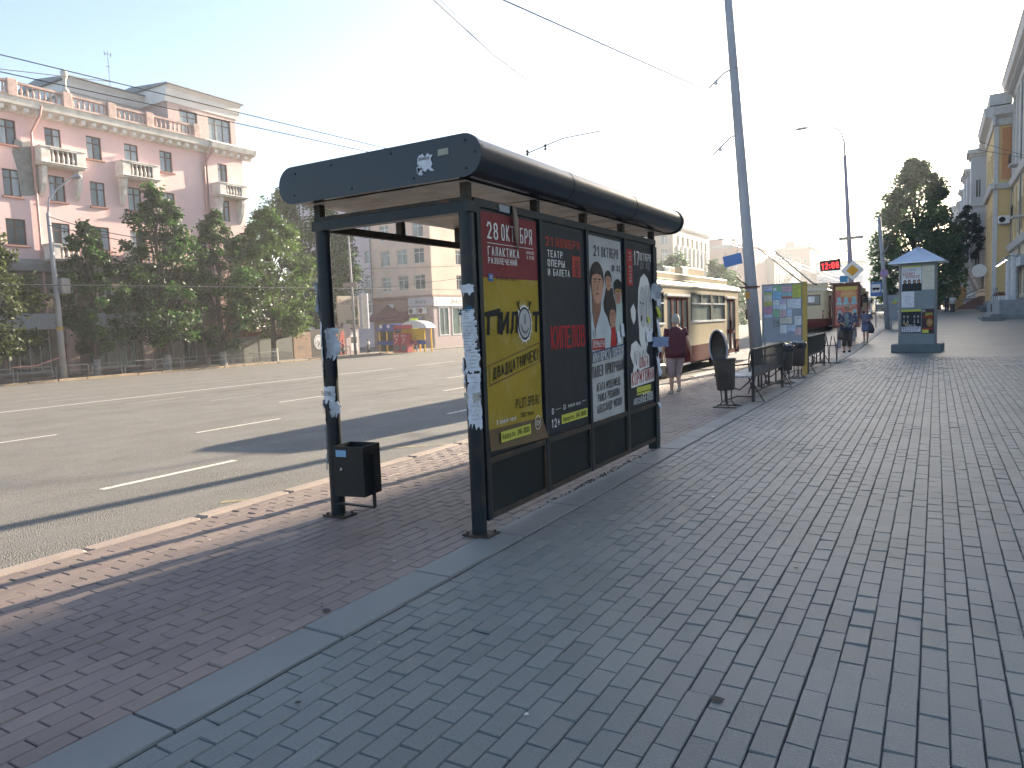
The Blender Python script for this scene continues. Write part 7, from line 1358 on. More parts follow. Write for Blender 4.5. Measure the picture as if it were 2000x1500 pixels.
def car(name, label, x, y, m, van=False, rz=0, group=None):
    gz = GZ(x, y); t = thing(name, label, 'van' if van else 'car', (x, y, gz), group); L2, W2, H = (2.4, .95, 2.1) if van else (2.1, .85, 1.42)
    prof = ([(-L2, .35), (-L2, 1.5), (-L2+.12, H), (L2-1.2, H), (L2-.5, 1.3), (L2, 1.1), (L2, .35)] if van else [(-L2, .35), (-L2, .9), (-L2+.45, .98), (-L2+.95, H), (.55, H), (1.25, .98), (L2, .85), (L2, .35)])
    def sect(k, w_): return [V((x+w_, y+a, gz+b_)) for a, b_ in prof]
    mb = MB(); A = [V((x-W2*(.86 if b_ > 1.2 else 1), y+a, gz+b_)) for a, b_ in prof]; B = [V((x+W2*(.86 if b_ > 1.2 else 1), y+a, gz+b_)) for a, b_ in prof]; n = len(A)
    mb.add(A+B, [tuple(range(n)), tuple(reversed(range(n, 2*n)))]+[(i, i+n, (i+1) % n+n, (i+1) % n) for i in range(n)]); mb.build('body', m, t)
    mb = MB(); zr0, zr1 = (1.25, 1.85) if van else (1.0, 1.34); ya = -L2-.01 if van else None
    if van: mb.box(x-.7, x+.7, y-L2-.015, y-L2-.002, gz+1.05, gz+1.75)
    else: mb.add([(x-.68, y-L2+.44, gz+1.02), (x+.68, y-L2+.44, gz+1.02), (x+.6, y-L2+.86, gz+1.36), (x-.6, y-L2+.86, gz+1.36)], [(0, 1, 2, 3)])
    mb.build('rear_window', M_bgl, t); mb = MB()
    for s in (-1, 1): mb.add([(x+s*(W2*.87+.05), y-L2+1.1, gz+zr0+.02), (x+s*(W2*.87+.05), y+.9, gz+zr0+.02), (x+s*(W2*.87+.01), y+.5, gz+zr1-.04), (x+s*(W2*.87+.01), y-L2+1.2, gz+zr1-.04)], [(0, 1, 2, 3)])
    mb.build('side_windows', M_bgl, t)
    for yy in (y-L2+.75, y+L2-.75):
        for s in (-1, 1):
            mb = MB(); mb.cyl((x+s*(W2-.2), yy, gz+.33), (x+s*(W2+.02), yy, gz+.33), .33, 16); mb.build('wheel', M_rub2, t)
    for s in (-1, 1): mb = MB(); mb.box(x+s*.62-.14, x+s*.62+.14, y-L2-.02, y-L2-.001, gz+.75, gz+.95); mb.build('tail_light', MC['tail_red'], t)
    mb = MB(); mb.box(x-.26, x+.26, y-L2-.02, y-L2-.001, gz+.55, gz+.67); mb.build('number_plate', M_pvc, t)
    return t
M_silver = mat('car_silver', (.4, .42, .45), rough=.3, metal=.3); M_cw = mat('car_white', (.65, .65, .64), rough=.3); M_cd = mat('car_dark', (.05, .05, .06), rough=.3); M_cr_ = mat('car_red', (.28, .03, .03), rough=.3)
car('minibus', 'silver minibus seen from behind beyond the bus stop sign', -7.3, 96, M_cw, True)
for x, y, m_, lb_ in ((-10.4, 104, M_cw, 'white car left of the silver minibus'), (-10.6, 118, M_cr_, 'red car ahead of the white one'), (-14, 125, M_cd, 'dark car in the far middle lane'), (-17.5, 133, M_silver, 'silver car far away in the outer lane'), (-7.2, 122, M_cd, 'dark car ahead of the silver minibus')): car('parked_car', lb_, x, y, m_, group='cars far down the road')
# ================================================================== PEOPLE
M_sk = mat('skin', (.42, .24, .17), rough=.55, var=.08, scale=6); M_hg = mat('grey_hair', (.3, .27, .24), rough=.7, var=.35, scale=40); M_hd = mat('brown_hair', (.08, .05, .035), rough=.6, var=.3, scale=40)
def skin_mesh(name, joints, edges, parent, m, sub=2):
    """one continuous body grown round joints {name: (point, radius_x, radius_y)}"""
    ks = list(joints); me = bpy.data.meshes.new(name); org = ORG[parent]
    me.from_pydata([V(joints[k][0])-org for k in ks], [(ks.index(a), ks.index(b_)) for a, b_ in edges], []); o = bpy.data.objects.new(name, me); COL.objects.link(o)
    md = o.modifiers.new('s', 'SKIN'); sv = me.skin_vertices[0].data
    for i, k in enumerate(ks): sv[i].radius = (joints[k][1], joints[k][2] if len(joints[k]) > 2 else joints[k][1]); sv[i].use_root = (k == 'pelvis')
    md.use_smooth_shade = True; sb = o.modifiers.new('u', 'SUBSURF'); sb.levels = sub; sb.render_levels = sub
    dg = bpy.context.evaluated_depsgraph_get(); nm = bpy.data.meshes.new_from_object(o.evaluated_get(dg)); o.modifiers.clear(); o.data = nm; bpy.data.meshes.remove(me)
    nm.materials.clear(); nm.materials.append(m); o.parent = parent; ORG[o] = org
    nm.polygons.foreach_set('use_smooth', [True]*len(nm.polygons)); return o
def person(label, loc, rz, H, pose, cl, hair, bulk=1.0, detail=True, group=None, acc=None):
    """local frame: faces +Y before rotation; pose = dict of joint offsets; H standing height"""
    z0 = loc[2]; t = thing('person', label, 'person', loc, group); s = H/1.7; R_ = Matrix.Translation(loc) @ Matrix.Rotation(rz, 4, 'Z')
    P = lambda x, y, z: R_ @ V((x*s, y*s, z*s))
    b_ = bulk; J = {}
    J['pelvis'] = (P(0, 0, .93), .12*b_*s, .10*b_*s); J['waist'] = (P(0, .01, 1.08), .125*b_*s, .105*b_*s); J['chest'] = (P(0, 0, 1.27), .135*b_*s, .105*b_*s); J['neck0'] = (P(0, -.01, 1.42), .06*s, .055*s); J['neck'] = (P(0, .0, 1.48), .05*s, .05*s)
    lr = {}
    for sd_, q in (('L', -1), ('R', 1)):
        sh_ = pose.get('sh'+sd_, (q*.18*b_, -.01, 1.38)); el = pose.get('el'+sd_, (q*.24*b_, -.03, 1.1)); wr = pose.get('wr'+sd_, (q*.25*b_, .06, .86)); kn = pose.get('kn'+sd_, (q*.09, .03, .5)); an = pose.get('an'+sd_, (q*.09, 0, .09))
        J['sh'+sd_] = (P(*sh_), .058*s); J['el'+sd_] = (P(*el), .043*s); J['fa'+sd_] = (P(*[a*.6+c*.4 for a, c in zip(el, wr)]), .04*s); J['wr'+sd_] = (P(*wr), .026*s)
        J['hip'+sd_] = (P(q*.09*b_, 0, .86), .095*b_*s, .095*b_*s); J['kn'+sd_] = (P(*kn), .06*s); J['cf'+sd_] = (P(*[a*.68+c*.32+(-.02 if i_ == 1 else 0) for i_, (a, c) in enumerate(zip(kn, an))]), .057*s); J['an'+sd_] = (P(*an), .036*s)
        fd = pose.get('ft'+sd_, (0, .13, -.055)); J['to'+sd_] = (P(an[0]+fd[0], an[1]+fd[1], an[2]+fd[2]), .033*s, .025*s)
        hd = V(wr)-V(el); hd.normalize(); lr[sd_] = (V(wr), hd, q)
    hz = pose.get('head', (0, .03, 1.6)); J['head0'] = (P(hz[0]*.5, hz[1]*.6, 1.52), .055*s)
    E_ = [('pelvis', 'waist'), ('waist', 'chest'), ('chest', 'neck0'), ('neck0', 'neck'), ('neck', 'head0')]
    for q in 'LR': E_ += [('chest', 'sh'+q), ('sh'+q, 'el'+q), ('el'+q, 'fa'+q), ('fa'+q, 'wr'+q), ('pelvis', 'hip'+q), ('hip'+q, 'kn'+q), ('kn'+q, 'cf'+q), ('cf'+q, 'an'+q), ('an'+q, 'to'+q)]
    # hands: palm with five fingers grown from the wrist
    if detail:
        for sd_, (w_, d_, q) in lr.items():
            side = d_.cross(V((q, 0, 0))).normalized() if abs(d_.x) < .8 else d_.cross(V((0, 0, 1))).normalized(); pn_ = side.cross(d_)
            c = w_+d_*.055; J['pa'+sd_] = (P(*c), .034*s, .018*s); E_.append(('wr'+sd_, 'pa'+sd_))
            for k, (off, ln) in enumerate(((-.027, .062), (-.009, .075), (.009, .07), (.027, .055))):
                a = c+side*off+d_*.045; b1 = a+d_*ln*.55+pn_*q*-.008; b2 = b1+d_*ln*.4+pn_*q*-.022
                J['fa%s%d' % (sd_, k)] = (P(*a), .0095*s); J['fb%s%d' % (sd_, k)] = (P(*b1), .0085*s); J['fc%s%d' % (sd_, k)] = (P(*b2), .007*s); E_ += [('pa'+sd_, 'fa%s%d' % (sd_, k)), ('fa%s%d' % (sd_, k), 'fb%s%d' % (sd_, k)), ('fb%s%d' % (sd_, k), 'fc%s%d' % (sd_, k))]
            a = c-side*.035+d_*.0; J['th'+sd_] = (P(*(a+d_*.02)), .011*s); J['ti'+sd_] = (P(*(a-side*.012+d_*.055)), .009*s); E_ += [('pa'+sd_, 'th'+sd_), ('th'+sd_, 'ti'+sd_)]
    body = skin_mesh('body', J, E_, t, M_sk, 2 if detail else 1)
    # head
    hc = P(hz[0], hz[1], hz[2]); yaw = pose.get('hyaw', 0); RH = Matrix.Rotation(rz+yaw, 3, 'Z')
    mb = MB(); n, m_ = 20, 14; hs = s*1.0
    for j in range(m_+1):
        th = pi*j/m_
        for k in range(n):
            ph = 2*pi*k/n; x, y, z = sin(th)*cos(ph), sin(th)*sin(ph), cos(th); rx, ry, rz_ = .078, .095, .118
            X, Y, Z = rx*x, ry*y, rz_*z
            if z < -.1: X *= 1-.38*(-z-.1); Y = Y*(1-.22*(-z-.1))+(.012*(-z) if y > 0 else .02*(-z))
            if y > .6 and abs(x) < .32: Y += .02*max(0, 1-abs(z+.12)/.28)*(1-abs(x)/.32)            # nose
            if y > .5 and .2 < abs(x) < .6 and abs(z-.08) < .16: Y -= .008                                # eye sockets
            if y > .6 and abs(x) < .35 and abs(z+.52) < .1: Y += .005                                     # lips
            mb.v.append(hc+(RH @ V((X, Y, Z)))*hs)
    mb.f = [[j*n+k, (j+1)*n+k, (j+1)*n+(k+1) % n, j*n+(k+1) % n] for j in range(m_) for k in range(n)]; mb.mi = [0]*len(mb.f); mb.build('head', M_sk, t, smooth=True)
    for q in (-1, 1):
        mb = MB(); mb.ball(hc+(RH @ V((q*.078, -.005, -.005)))*hs, .01*s, .02*s, .03*s, 8, 6); mb.build('ear', M_sk, t, smooth=True)
        if not pose.get('shades'): mb = MB(); mb.ball(hc+(RH @ V((q*.03, .083, .012)))*hs, .012*s, .008*s, .007*s, 8, 5); mb.build('eye', mat('eye_dark', (.05, .04, .035), rough=.2), t, smooth=True)
    mb = MB(); mb.ball(hc+(RH @ V((0, .083, -.058)))*hs, .024*s, .01*s, .007*s, 8, 5, RH); mb.build('mouth', mat('lips', (.28, .1, .09)), t, smooth=True)
    if pose.get('shades'):
        mb = MB()
        for q in (-1, 1): mb.ball(hc+(RH @ V((q*.033, .088, .012)))*hs, .026*s, .012*s, .02*s, 10, 6, RH)
        mb.bar(hc+(RH @ V((-.06, .088, .02)))*hs, hc+(RH @ V((.06, .088, .02)))*hs, .008); mb.build('sunglasses', C_ink, t)
    # hair shell with locks
    mb = MB(); rd = random.Random(int(H*1000)); ln = pose.get('hair', .0)
    for j in range(9):
        th = pi*.0+ (pi*.62+ln)*j/8
        for k in range(n):
            ph = 2*pi*k/n; x, y, z = sin(th)*cos(ph), sin(th)*sin(ph), cos(th); cut = y > .35 and z < .42; g_ = 1.12+rd.uniform(-.03, .05)
            if cut: g_ = .96
            mb.v.append(hc+(RH @ V((.08*x*g_, -.008+.098*y*g_, .012+.12*z*g_)))*hs)
    mb.f = [[j*n+k, (j+1)*n+k, (j+1)*n+(k+1) % n, j*n+(k+1) % n] for j in range(8) for k in range(n)]; mb.mi = [0]*len(mb.f); mb.build('hair', hair, t, smooth=True)
    cl(t, P, J, s, b_)
    if acc: acc(t, P, J, s)
    return t
def torso(t, P, s, m, zs, name='shirt', rot=0):
    mb = MB(); mb.loft([(P(x, y, z), rx*s, ry*s, rot) for x, y, z, rx, ry in zs], 20); return mb.build(name, m, t, smooth=True)
def limb(t, pts, rs, m, name):
    mb = MB(); mb.tube(pts, rs, 14); return mb.build(name, m, t, smooth=True)
def ext(a, b_, k): return V(a)+(V(b_)-V(a))*k
# woman walking away by the trolleybus
def cl1(t, P, J, s, b_):
    m = mat('burgundy_top', (.075, .012, .022), rough=.8, var=.2, scale=9); m2 = mat('dusty_rose_trousers', (.30, .21, .21), rough=.85, var=.12, scale=6, stretch=(6, 6, 1)); rz = RZ1
    torso(t, P, s, m, [(0, -.01, .80, .235, .19), (0, 0, .95, .235, .19), (0, .01, 1.1, .225, .18), (0, 0, 1.25, .23, .175), (0, -.01, 1.37, .205, .14), (0, -.01, 1.43, .13, .09), (0, 0, 1.47, .075, .07)], 'top', rz)
    for q in 'LR':
        limb(t, [ext(J['sh'+q][0], J['chest'][0], .45), J['sh'+q][0]+V((0, 0, .01)), ext(J['sh'+q][0], J['el'+q][0], .45)], [.07*s, .074*s, .06*s], m, 'sleeve')
        limb(t, [J['pelvis'][0]*.35+J['hip'+q][0]*.65, ext(J['hip'+q][0], J['kn'+q][0], .4), J['kn'+q][0], ext(J['kn'+q][0], J['an'+q][0], .35)], [.135*s, .115*s, .085*s, .07*s], m2, 'trouser_leg')
        a, c = J['an'+q][0], J['to'+q][0]; mb = MB(); mb.tube([a+V((0, 0, -.05*s))-(c-a)*.25, ext(a, c, .5)+V((0, 0, -.03)), c+(c-a)*.15], [.04*s, .046*s, .035*s], 10); mb.build('sandal', mat('sandal', (.35, .3, .26)), t, smooth=True)
RZ1 = radians(38)
def bag1(t, P, J, s):
    pass
pw1 = person('grey haired woman in a burgundy top and rose trousers walking away beside the trolleybus', (-4.68, 14.75, 0), radians(38), 1.62, dict(elR=(.27, -.04, 1.12), wrR=(.36, .03, .9), elL=(-.25, -.02, 1.1), wrL=(-.27, .08, .87), knR=(.07, .1, .5), anR=(.03, -.12, .15), ftR=(0, .1, -.07), knL=(-.09, .06, .5), anL=(-.1, .02, .08), head=(.02, .02, 1.6), hyaw=radians(-20), hair=.15), cl1, M_hg, 1.12, acc=bag1)
hb = thing('handbag', 'black bag hanging at the side of the woman in the burgundy top', 'bag', (-5.0, 14.6, .35)); mb = MB(); c = V((-4.99, 14.68, .5)); mb.bbox(c.x-.07, c.x+.07, c.y-.17, c.y+.17, c.z-.17, c.z+.13, .03); mb.build('bag_body', C_pblk, hb); mb = MB(); mb.tube([c+V((0, -.12, .13)), c+V((.04, -.05, .32)), c+V((.04, .05, .32)), c+V((0, .12, .13))], .01, 6); mb.build('strap', C_pblk, hb)
# two women walking towards the camera
RZ2 = radians(176)
M_flor = mat('floral_jacket', (.07, .08, .13), rough=.8)
nt_ = M_flor.node_tree; vo = nt_.nodes.new('ShaderNodeTexVoronoi'); vo.inputs['Scale'].default_value = 17; tcx = nt_.nodes.new('ShaderNodeTexCoord'); nt_.links.new(tcx.outputs['Object'], vo.inputs['Vector']); rp_ = nt_.nodes.new('ShaderNodeValToRGB'); rp_.color_ramp.elements[0].position = .2; rp_.color_ramp.elements[0].color = (.45, .47, .5, 1); rp_.color_ramp.elements[1].position = .32; rp_.color_ramp.elements[1].color = (.035, .045, .09, 1); nt_.links.new(vo.outputs['Distance'], rp_.inputs[0]); nt_.links.new(rp_.outputs[0], nt_.nodes['Principled BSDF'].inputs['Base Color'])
def cl2(t, P, J, s, b_):
    m2 = mat('dark_brown_trousers', (.055, .045, .042), rough=.85); mt = mat('green_tshirt', (.14, .19, .18), rough=.8, var=.3, scale=8)
    torso(t, P, s, M_flor, [(0, 0, .78, .25, .18), (0, 0, .95, .235, .175), (0, 0, 1.1, .22, .17), (0, 0, 1.25, .215, .16), (0, -.01, 1.37, .2, .13), (0, -.01, 1.44, .1, .08)], 'jacket', RZ2)
    torso(t, P, s, mt, [(0, .1, .9, .1, .09), (0, .105, 1.1, .09, .085), (0, .09, 1.3, .07, .08), (0, .05, 1.4, .06, .06)], 'tshirt', RZ2)
    for q in 'LR':
        limb(t, [ext(J['sh'+q][0], J['chest'][0], .45), J['sh'+q][0]+V((0, 0, .01)), J['el'+q][0], ext(J['el'+q][0], J['wr'+q][0], .35)], [.075*s, .08*s, .065*s, .07*s], M_flor, 'sleeve')
        limb(t, [J['pelvis'][0]*.3+J['hip'+q][0]*.7, ext(J['hip'+q][0], J['kn'+q][0], .4), J['kn'+q][0], ext(J['kn'+q][0], J['an'+q][0], .68)], [.125*s, .105*s, .088*s, .075*s], m2, 'trouser_leg')
        a, c = J['an'+q][0], J['to'+q][0]; mb = MB(); mb.tube([a+V((0, 0, -.05*s))-(c-a)*.25, ext(a, c, .5)+V((0, 0, -.03)), c+(c-a)*.15], [.04*s, .048*s, .036*s], 10); mb.build('shoe', C_ink, t, smooth=True)
zz = rise(-2.6, 27)
pw2 = person('woman in sunglasses, dark floral jacket and brown trousers walking with two bags', (-2.59, 27, .19), RZ2, 1.6, dict(shades=1, elR=(.27, -.05, 1.1), wrR=(.12, .19, 1.02), elL=(-.27, -.05, 1.1), wrL=(-.22, .16, .95), knR=(.09, .03, .5), anR=(.09, .06, .09), knL=(-.08, .05, .5), anL=(-.07, -.06, .1), hair=.2), cl2, mat('light_hair', (.32, .24, .16), rough=.6, var=.2, scale=40), 1.22)
q0 = atY(1637, 668, 26.9); sb1 = thing('carrier_bag', 'pale striped plastic carrier bag held by the woman in sunglasses', 'bag', q0); mb = MB(); mb.loft([(q0+V((0, 0, -.22)), .07, .09), (q0+V((0, 0, -.05)), .09, .1), (q0+V((.05, 0, .12)), .05, .05), (q0+V((.09, 0, .22)), .015, .015)], 10); mb.build('bag_body', mat('lilac_bag', (.34, .3, .38), rough=.5, var=.3, scale=6, stretch=(4, 4, .5)), sb1, smooth=True)
q0 = atY(1642, 652, 26.85); sb2 = thing('handbag', 'brown shoulder bag at the side of the woman in sunglasses', 'bag', q0); mb = MB(); mb.loft([(q0+V((0, 0, -.2)), .09, .06), (q0+V((0, 0, -.1)), .1, .07), (q0+V((0, 0, .08)), .08, .05), (q0+V((.02, 0, .12)), .05, .03)], 12); mb.build('bag_body', mat('brown_bag', (.06, .04, .035), rough=.5), sb2, smooth=True); mb = MB(); mb.tube([q0+V((-.06, 0, .1)), q0+V((.0, .02, .35)), q0+V((.08, 0, .1))], .01, 6); mb.build('strap', C_ink, sb2)
def cl3(t, P, J, s, b_):
    m = mat('blue_blouse', (.10, .11, .17), rough=.8, var=.35, scale=16); m2 = mat('blue_floral_skirt', (.10, .13, .22), rough=.8, var=.5, scale=14)
    torso(t, P, s, m, [(0, 0, .9, .21, .16), (0, 0, 1.1, .195, .155), (0, 0, 1.25, .205, .15), (0, -.01, 1.36, .19, .13), (0, -.01, 1.43, .1, .08)], 'blouse', RZ2)
    torso(t, P, s, m2, [(0, .01, .56, .2, .16), (0, .0, .7, .21, .17), (0, 0, .85, .205, .165), (0, 0, .94, .19, .15)], 'skirt', RZ2)
    for q in 'LR':
        limb(t, [ext(J['sh'+q][0], J['chest'][0], .45), J['sh'+q][0]+V((0, 0, .01)), ext(J['sh'+q][0], J['el'+q][0], .7)], [.07*s, .072*s, .058*s], m, 'sleeve')
        a, c = J['an'+q][0], J['to'+q][0]; mb = MB(); mb.tube([a+V((0, 0, -.05*s))-(c-a)*.25, ext(a, c, .5)+V((0, 0, -.03)), c+(c-a)*.15], [.038*s, .045*s, .034*s], 10); mb.build('shoe', C_ink, t, smooth=True)
pw3 = person('woman in a blue floral skirt walking with a dark shoulder bag near the poster stand', (-2.73, 36.5, .11), RZ2, 1.58, dict(elR=(.26, -.05, 1.12), wrR=(.3, .02, .88), elL=(-.27, -.03, 1.14), wrL=(-.12, .2, 1.1), knR=(.08, .06, .5), anR=(.07, .08, .09), knL=(-.07, .03, .5), anL=(-.05, -.08, .11), hair=.1), cl3, mat('auburn_hair', (.2, .1, .06), rough=.6, var=.3, scale=40), 1.1)
q0 = atY(1702, 642, 36.4); sb3 = thing('handbag', 'dark blue shoulder bag of the woman in the floral skirt', 'bag', q0); mb = MB(); mb.loft([(q0+V((0, 0, -.2)), .1, .07), (q0+V((0, 0, -.05)), .13, .08), (q0+V((-.02, 0, .15)), .1, .06), (q0+V((-.06, 0, .3)), .04, .03)], 12); mb.build('bag_body', mat('navy_bag', (.02, .022, .035), rough=.5), sb3, smooth=True)
def mkcl(top, bot, shorts=False, rz=0):
    def f(t, P, J, s, b_):
        torso(t, P, s, top, [(0, 0, .88, .18, .13), (0, 0, 1.1, .18, .13), (0, 0, 1.3, .2, .13), (0, 0, 1.42, .1, .08)], 'shirt', rz)
        for q in 'LR':
            limb(t, [ext(J['sh'+q][0], J['chest'][0], .4), J['sh'+q][0], ext(J['sh'+q][0], J['el'+q][0], .6)], [.08*s, .08*s, .065*s], top, 'sleeve')
            limb(t, [J['hip'+q][0], J['kn'+q][0], ext(J['kn'+q][0], J['an'+q][0], .1 if shorts else .9)], [.11*s, .085*s, .07*s], bot, 'trouser_leg')
    return f
bl_ = mat('blue_jeans', (.08, .11, .18), rough=.8); rt = mat('red_tshirt', (.35, .04, .05), rough=.8); dk = mat('dark_clothes', (.03, .03, .035), rough=.8); wt_ = mat('white_shirt', (.5, .5, .5), rough=.8)
c = atY(812, 690, 63.4); person('distant person in a red top and blue shorts under the crossing sign across the road', (c.x, 63.4, -1.3), radians(200), 1.68, {}, mkcl(rt, bl_, True, radians(200)), M_hd, detail=False)
c = atX(671, 690, -56.9); person('person in a red shirt in front of the beige banner across the road', (-56.9, c.y, -1.25), radians(90), 1.6, {}, mkcl(rt, dk, False, radians(90)), M_hd, detail=False)
c = atX(720, 686, -56.5); person('person in white behind the pale guard rail next to the booths', (-56.5, c.y, -1.25), radians(90), 1.6, {}, mkcl(wt_, dk, False, radians(90)), M_hd, detail=False)
person('distant man in dark clothes and white shirt walking on the shaded pavement', (1.3, 78, .97), radians(180), 1.75, dict(knR=(.09, .1, .5), anR=(.09, .12, .1), anL=(-.09, -.15, .12)), mkcl(wt_, dk, False, radians(180)), M_hd, detail=False)
person('distant person in dark clothes just behind the man in the white shirt', (.9, 83, 1.06), radians(180), 1.7, dict(knL=(-.09, .1, .5), anL=(-.09, .12, .1)), mkcl(dk, dk, False, radians(180)), M_hd, detail=False)
person('pale distant person far along the pavement by the trees', (-.7, 96, 1.2), radians(180), 1.7, {}, mkcl(wt_, bl_, False, radians(180)), M_hd, detail=False)

# ================================================================== TREES
def tree(name, label, x, y, z, H, R_, cb, n, leaf, m, seed, group=None, shape=1.0, white=False, lean=0, squash=1.0, tip=.0):
    rd = random.Random(seed); t = thing(name, label, 'tree', (x, y, z), group); top = V((x+lean, y, z+H))
    mb = MB(); r0 = H*.018; path = [V((x, y, z-.1))]
    for i in range(1, 7): f = i/6; path.append(V((x+lean*f+rd.uniform(-.12, .12)*f*2, y+rd.uniform(-.12, .12)*f*2, z+H*.86*f)))
    mb.tube(path, [r0*(1.25-1.05*(i/6)) for i in range(7)], 8); clumps = []
    nc = max(46, n//130)
    for i in range(nc):
        f = (i+.5)/nc; zz = cb+(1-cb)*f**.9; prof = (sin(pi*min(1, (zz-cb)/(1-cb)*.92+.12))**.7)*shape+(1-shape)*(1-(zz-cb)/(1-cb)*.8)
        a = rd.uniform(0, 2*pi); rr = R_*max(.12, prof)*rd.uniform(.35, 1.0)**.6
        c = V((x+lean*zz+rr*cos(a), y+rr*sin(a)*squash, z+H*zz+rd.uniform(-.3, .3))); clumps.append((c, R_*rd.uniform(.16, .32)*(46/nc)**.22*(.6+.6*max(.2, prof))))
        if i % 2 == 0:
            s_ = path[min(5, max(1, int(zz*6)-1))]; mid = s_.lerp(c, .5)+V((0, 0, -.15*R_*rd.random())); mb.tube([s_, mid, c], [r0*.3, r0*.18, r0*.06], 5)
    mb.build('trunk', mat('bark', (.07, .055, .045), rough=.9, var=.3, scale=6), t)
    if white: w_ = MB(); w_.tube([V((x, y, z)), path[0].lerp(path[1], min(1, 1.3/(H*.143)))], [r0*1.3, r0*1.2], 10); w_.build('whitewash', mat('whitewash', (.26, .25, .24), rough=.9, var=.25, scale=4), t)
    lf = MB(); lf.cols = []; per = n//nc
    for c, cr in clumps:
        tone = clamp(rd.gauss(.5, .22))
        for k in range(per):
            d = V((rd.gauss(0, 1), rd.gauss(0, 1), rd.gauss(0, 1))).normalized(); q = c+V((d.x, d.y, d.z*.8))*cr*(rd.random()**.45)*(1.55 if rd.random() < .12 else 1)
            a = V((rd.gauss(0, 1), rd.gauss(0, 1), rd.gauss(0, .6))).normalized(); b_ = a.cross(V((rd.gauss(0, 1), rd.gauss(0, 1), rd.gauss(0, 1)))).normalized(); L_ = leaf*rd.uniform(.6, 1.35); w_ = L_*.45
            o = len(lf.v); lf.v += [q-a*L_*.5, q+b_*w_*.5, q+a*L_*.5, q-b_*w_*.5]; lf.f.append([o, o+1, o+2, o+3]); lf.mi.append(0); lf.cols.append(clamp(tone+rd.uniform(-.25, .25)))
    lf.build('crown', m, t); return t
M_l1 = leafmat('lime_leaves', (.04, .078, .02)); M_l2 = leafmat('yellowing_leaves', (.06, .1, .018)); M_l3 = leafmat('poplar_leaves', (.06, .105, .042)); M_l4 = leafmat('reddish_leaves', (.06, .075, .025))
g_ = 'lime trees along the far kerb'
tree('lime_tree', 'dark lime tree at the left edge of the picture before the pink house', -55.6, 24.6, -1.25, 10.6, 3.5, .16, 9200, .38, M_l4, 1, g_, white=True)
tree('lime_tree', 'slender dark lime tree right of the thick lamp post', -55.2, 31.6, -1.25, 11.4, 2.5, .16, 8200, .36, M_l1, 2, g_, white=True, shape=.8)
tree('lime_tree', 'tallest lime tree in front of the corner of the pink house', -55.4, 37.6, -1.25, 14.8, 3.7, .15, 11500, .38, M_l1, 3, g_, white=True, shape=.85)
tree('lime_tree', 'lime tree with a dense low crown in front of the grey kiosk wall', -55.6, 43.3, -1.25, 13.6, 3.1, .14, 9600, .38, M_l1, 4, g_, white=True)
tree('lime_tree', 'broad bright lime tree left of the near shelter post', -55.8, 49.4, -1.25, 14.6, 4.4, .18, 14500, .4, M_l2, 5, g_, white=True)
tree('poplar_tree', 'large green tree rising behind the lime trees beside the lilac house', -66, 63, -1.25, 20.5, 6.8, .12, 15000, .5, M_l3, 6)
tree('poplar_tree', 'green tree seen just right of the near shelter post', -62.5, 64.5, -1.25, 17.5, 3.6, .12, 9000, .46, M_l3, 7)
tree('street_tree', 'big dense street tree on the right behind the advertising column', -2.1, 92, 1.1, 16.6, 5.0, .06, 25000, .44, leafmat('dense_leaves', (.07, .12, .05), .35), 8, shape=.6, squash=1.0)
tree('street_tree', 'second tree behind the big street tree, lower and to its right', .3, 112, 1.2, 13.5, 3.4, .08, 9000, .4, M_l1, 9, squash=1.6)
tree('street_tree', 'third tree far along the kerb behind the advertising column', -.4, 138, 1.25, 12, 4, .08, 7000, .45, M_l1, 10, squash=1.6)
tree('street_tree', 'dark young tree close to the bay window houses', 3.1, 103, 5.2, 8.2, 1.5, .25, 4200, .34, leafmat('dark_leaves', (.02, .035, .02)), 11)
for i, (px, top, bot, Y, w_, lb_) in enumerate(((1318, 500, 600, 120, 5.5, 'pale green roadside tree behind the roof of the near trolleybus'), (1395, 514, 610, 128, 5.0, 'roadside tree between the trolleybus roof and the leaning pole'), (1430, 545, 610, 140, 3.6, 'low bush beside the leaning pole far across the road'), (1268, 505, 600, 116, 5, 'roadside tree hidden behind the shelter end'))):
    a = atY(px, top, Y); b_ = -1.3; tree('roadside_tree', lb_, a.x, Y, b_, a.z-b_, w_, .1, 5200, .55, M_l3, 20+i, 'trees on the far side beyond the trolleybus')

# ================================================================== WIRES
M_wire = mat('wire', (.04, .04, .045), rough=.6)
def wire(label, pts, r=.012, sag=0, cat='wire', grp='overhead wires'):
    P = [V(p) for p in pts]
    if len(P) == 2 and sag: a, b_ = P; P = [a.lerp(b_, i/12)+V((0, 0, -4*sag*(i/12)*(1-i/12))) for i in range(13)]
    mb = MB(); mb.tube(P, r, 5); o = mb.build('overhead_wire', M_wire); tag(o, label, cat, grp); return o
def far_pt(px, py, X): return atX(px, py, X)
wire('upper of the two long wires crossing the pink house roof', [atX(-60, 92, -24), atX(755, 290, -22)], .017, .0)
wire('lower of the two long wires crossing the pink house balustrade', [atX(-60, 127, -24), atX(735, 300, -22)], .017, .0)
wire('faint wire above the pink house ending at the roof', [atX(-60, 128, -30), atX(220, 160, -34)], .018)
wire('trolley wire running level in front of the lime trees', [atX(-60, 555, -30), atX(900, 566, -30)], .022)
wire('slack wire from the thick lamp post past the third lime tree', [atX(95, 423, -53), atX(330, 470, -50)], .03, .3)
wire('wire from the thick lamp post towards the shelter post', [atX(95, 440, -53), atX(640, 525, -44)], .028, .4)
wire('thin wire below the tan house windows', [atY(655, 525, 70), atY(925, 518, 60)], .02, .1)
wire('second thin wire crossing the tan house', [atY(655, 570, 70), atY(925, 540, 60)], .02, .1)
wire('long steep wire in the sky left of the pole', [atY(842, -5, 14), atY(965, 108, 22), atY(1110, 215, 40)], .02)
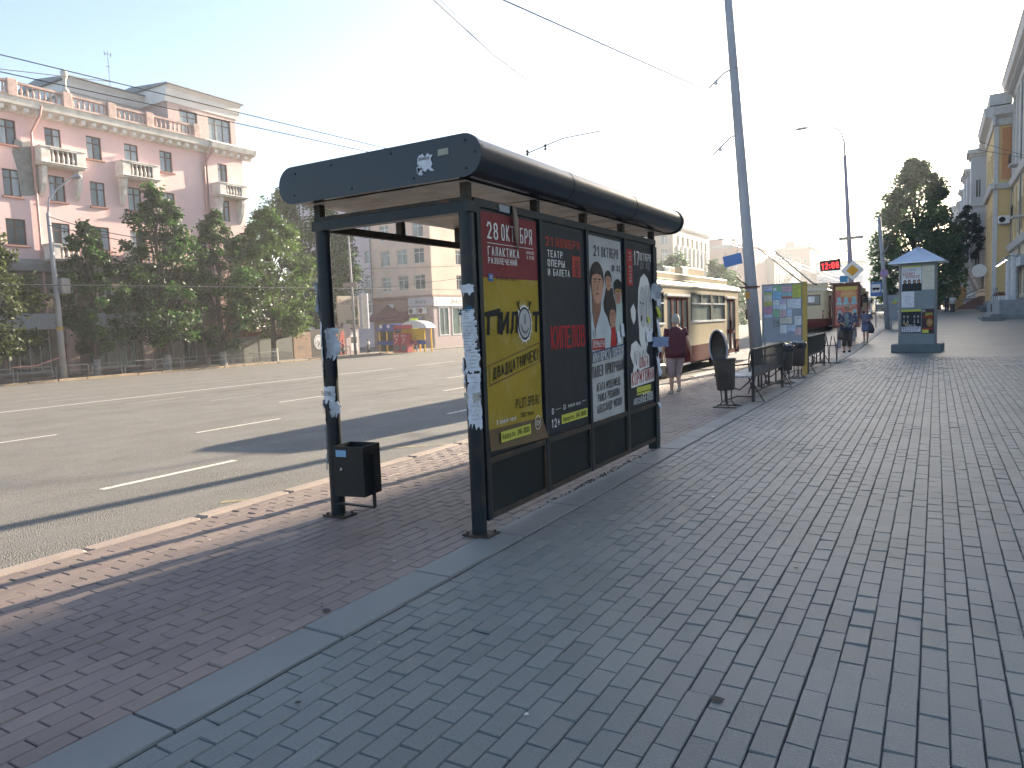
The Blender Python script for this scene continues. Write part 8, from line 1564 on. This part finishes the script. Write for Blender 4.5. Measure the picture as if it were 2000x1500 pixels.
wire('parallel steep wire just beside the first one', [atY(855, -5, 14), atY(1000, 135, 26), atY(1090, 200, 38)], .01)
wire('wire from the top edge towards the top of the leaning pole', [atY(972, -5, 16), atY(1190, 92, 20), atY(1412, 190, 26)], .016)
wire('thin wire crossing the blank sky between shelter and pole', [atY(1075, -5, 16), atY(1200, 110, 24), atY(1300, 178, 34)], .007)
wire('wire from the top edge to the arm of the leaning pole', [atY(1140, -5, 16), atY(1270, 95, 22), atY(1400, 168, 30)], .009)
wire('span wire from the leaning pole to the lamp post', [pa(10.3), atY(1560, 125, 30)], .008)
wire('hanging contact wire above the shelter roof', [atY(1028, 300, 22), atY(1100, 270, 24), atY(1172, 256, 26)], .02)
wire('upper contact wire over the far trolleybus', [atY(1420, 470, 44), atY(1700, 560, 120)], .02)
wire('lower contact wire over the far trolleybus', [atY(1430, 478, 44), atY(1690, 566, 120)], .02)
wire('upper wire crossing the right hand houses', [atY(1890, 270, 70), atY(2060, 322, 60)], .02)
wire('lower wire crossing the right hand houses', [atY(1895, 290, 70), atY(2060, 318, 60)], .02)
for px, py, lb_ in ((1030, 298, 'small dark insulator at the left end of the wire above the shelter'), (1065, 287, 'small dark insulator in the middle of the wire above the shelter')):
    c = atY(px, py, 22.5); i_ = thing('wire_insulator', lb_, 'insulator', c, 'insulators above the shelter'); mb = MB(); mb.lathe(c-V((0, 0, .12)), [(.02, 0), (.06, .05), (.02, .1), (.06, .16), (.02, .22)], 8); mb.build('insulator_body', M_iron, i_)
# ================================================================== HAZE
hz = MB(); hz.box(-1510, 1510, -610, 2610, -4.2, 60); ho = hz.build('haze', []); ho['kind'] = 'stuff'
hm = bpy.data.materials.new('haze_air'); hm.use_nodes = True; hn = hm.node_tree.nodes; hn.remove(hn['Principled BSDF']); pv = hn.new('ShaderNodeVolumePrincipled'); pv.inputs['Density'].default_value = .0006; pv.inputs['Color'].default_value = (.95, .96, 1, 1); pv.inputs['Anisotropy'].default_value = .3
hm.node_tree.links.new(pv.outputs[0], hn['Material Output'].inputs['Volume']); ho.data.materials.append(hm)
SC.cycles.volume_bounces = 0; SC.cycles.max_bounces = 8
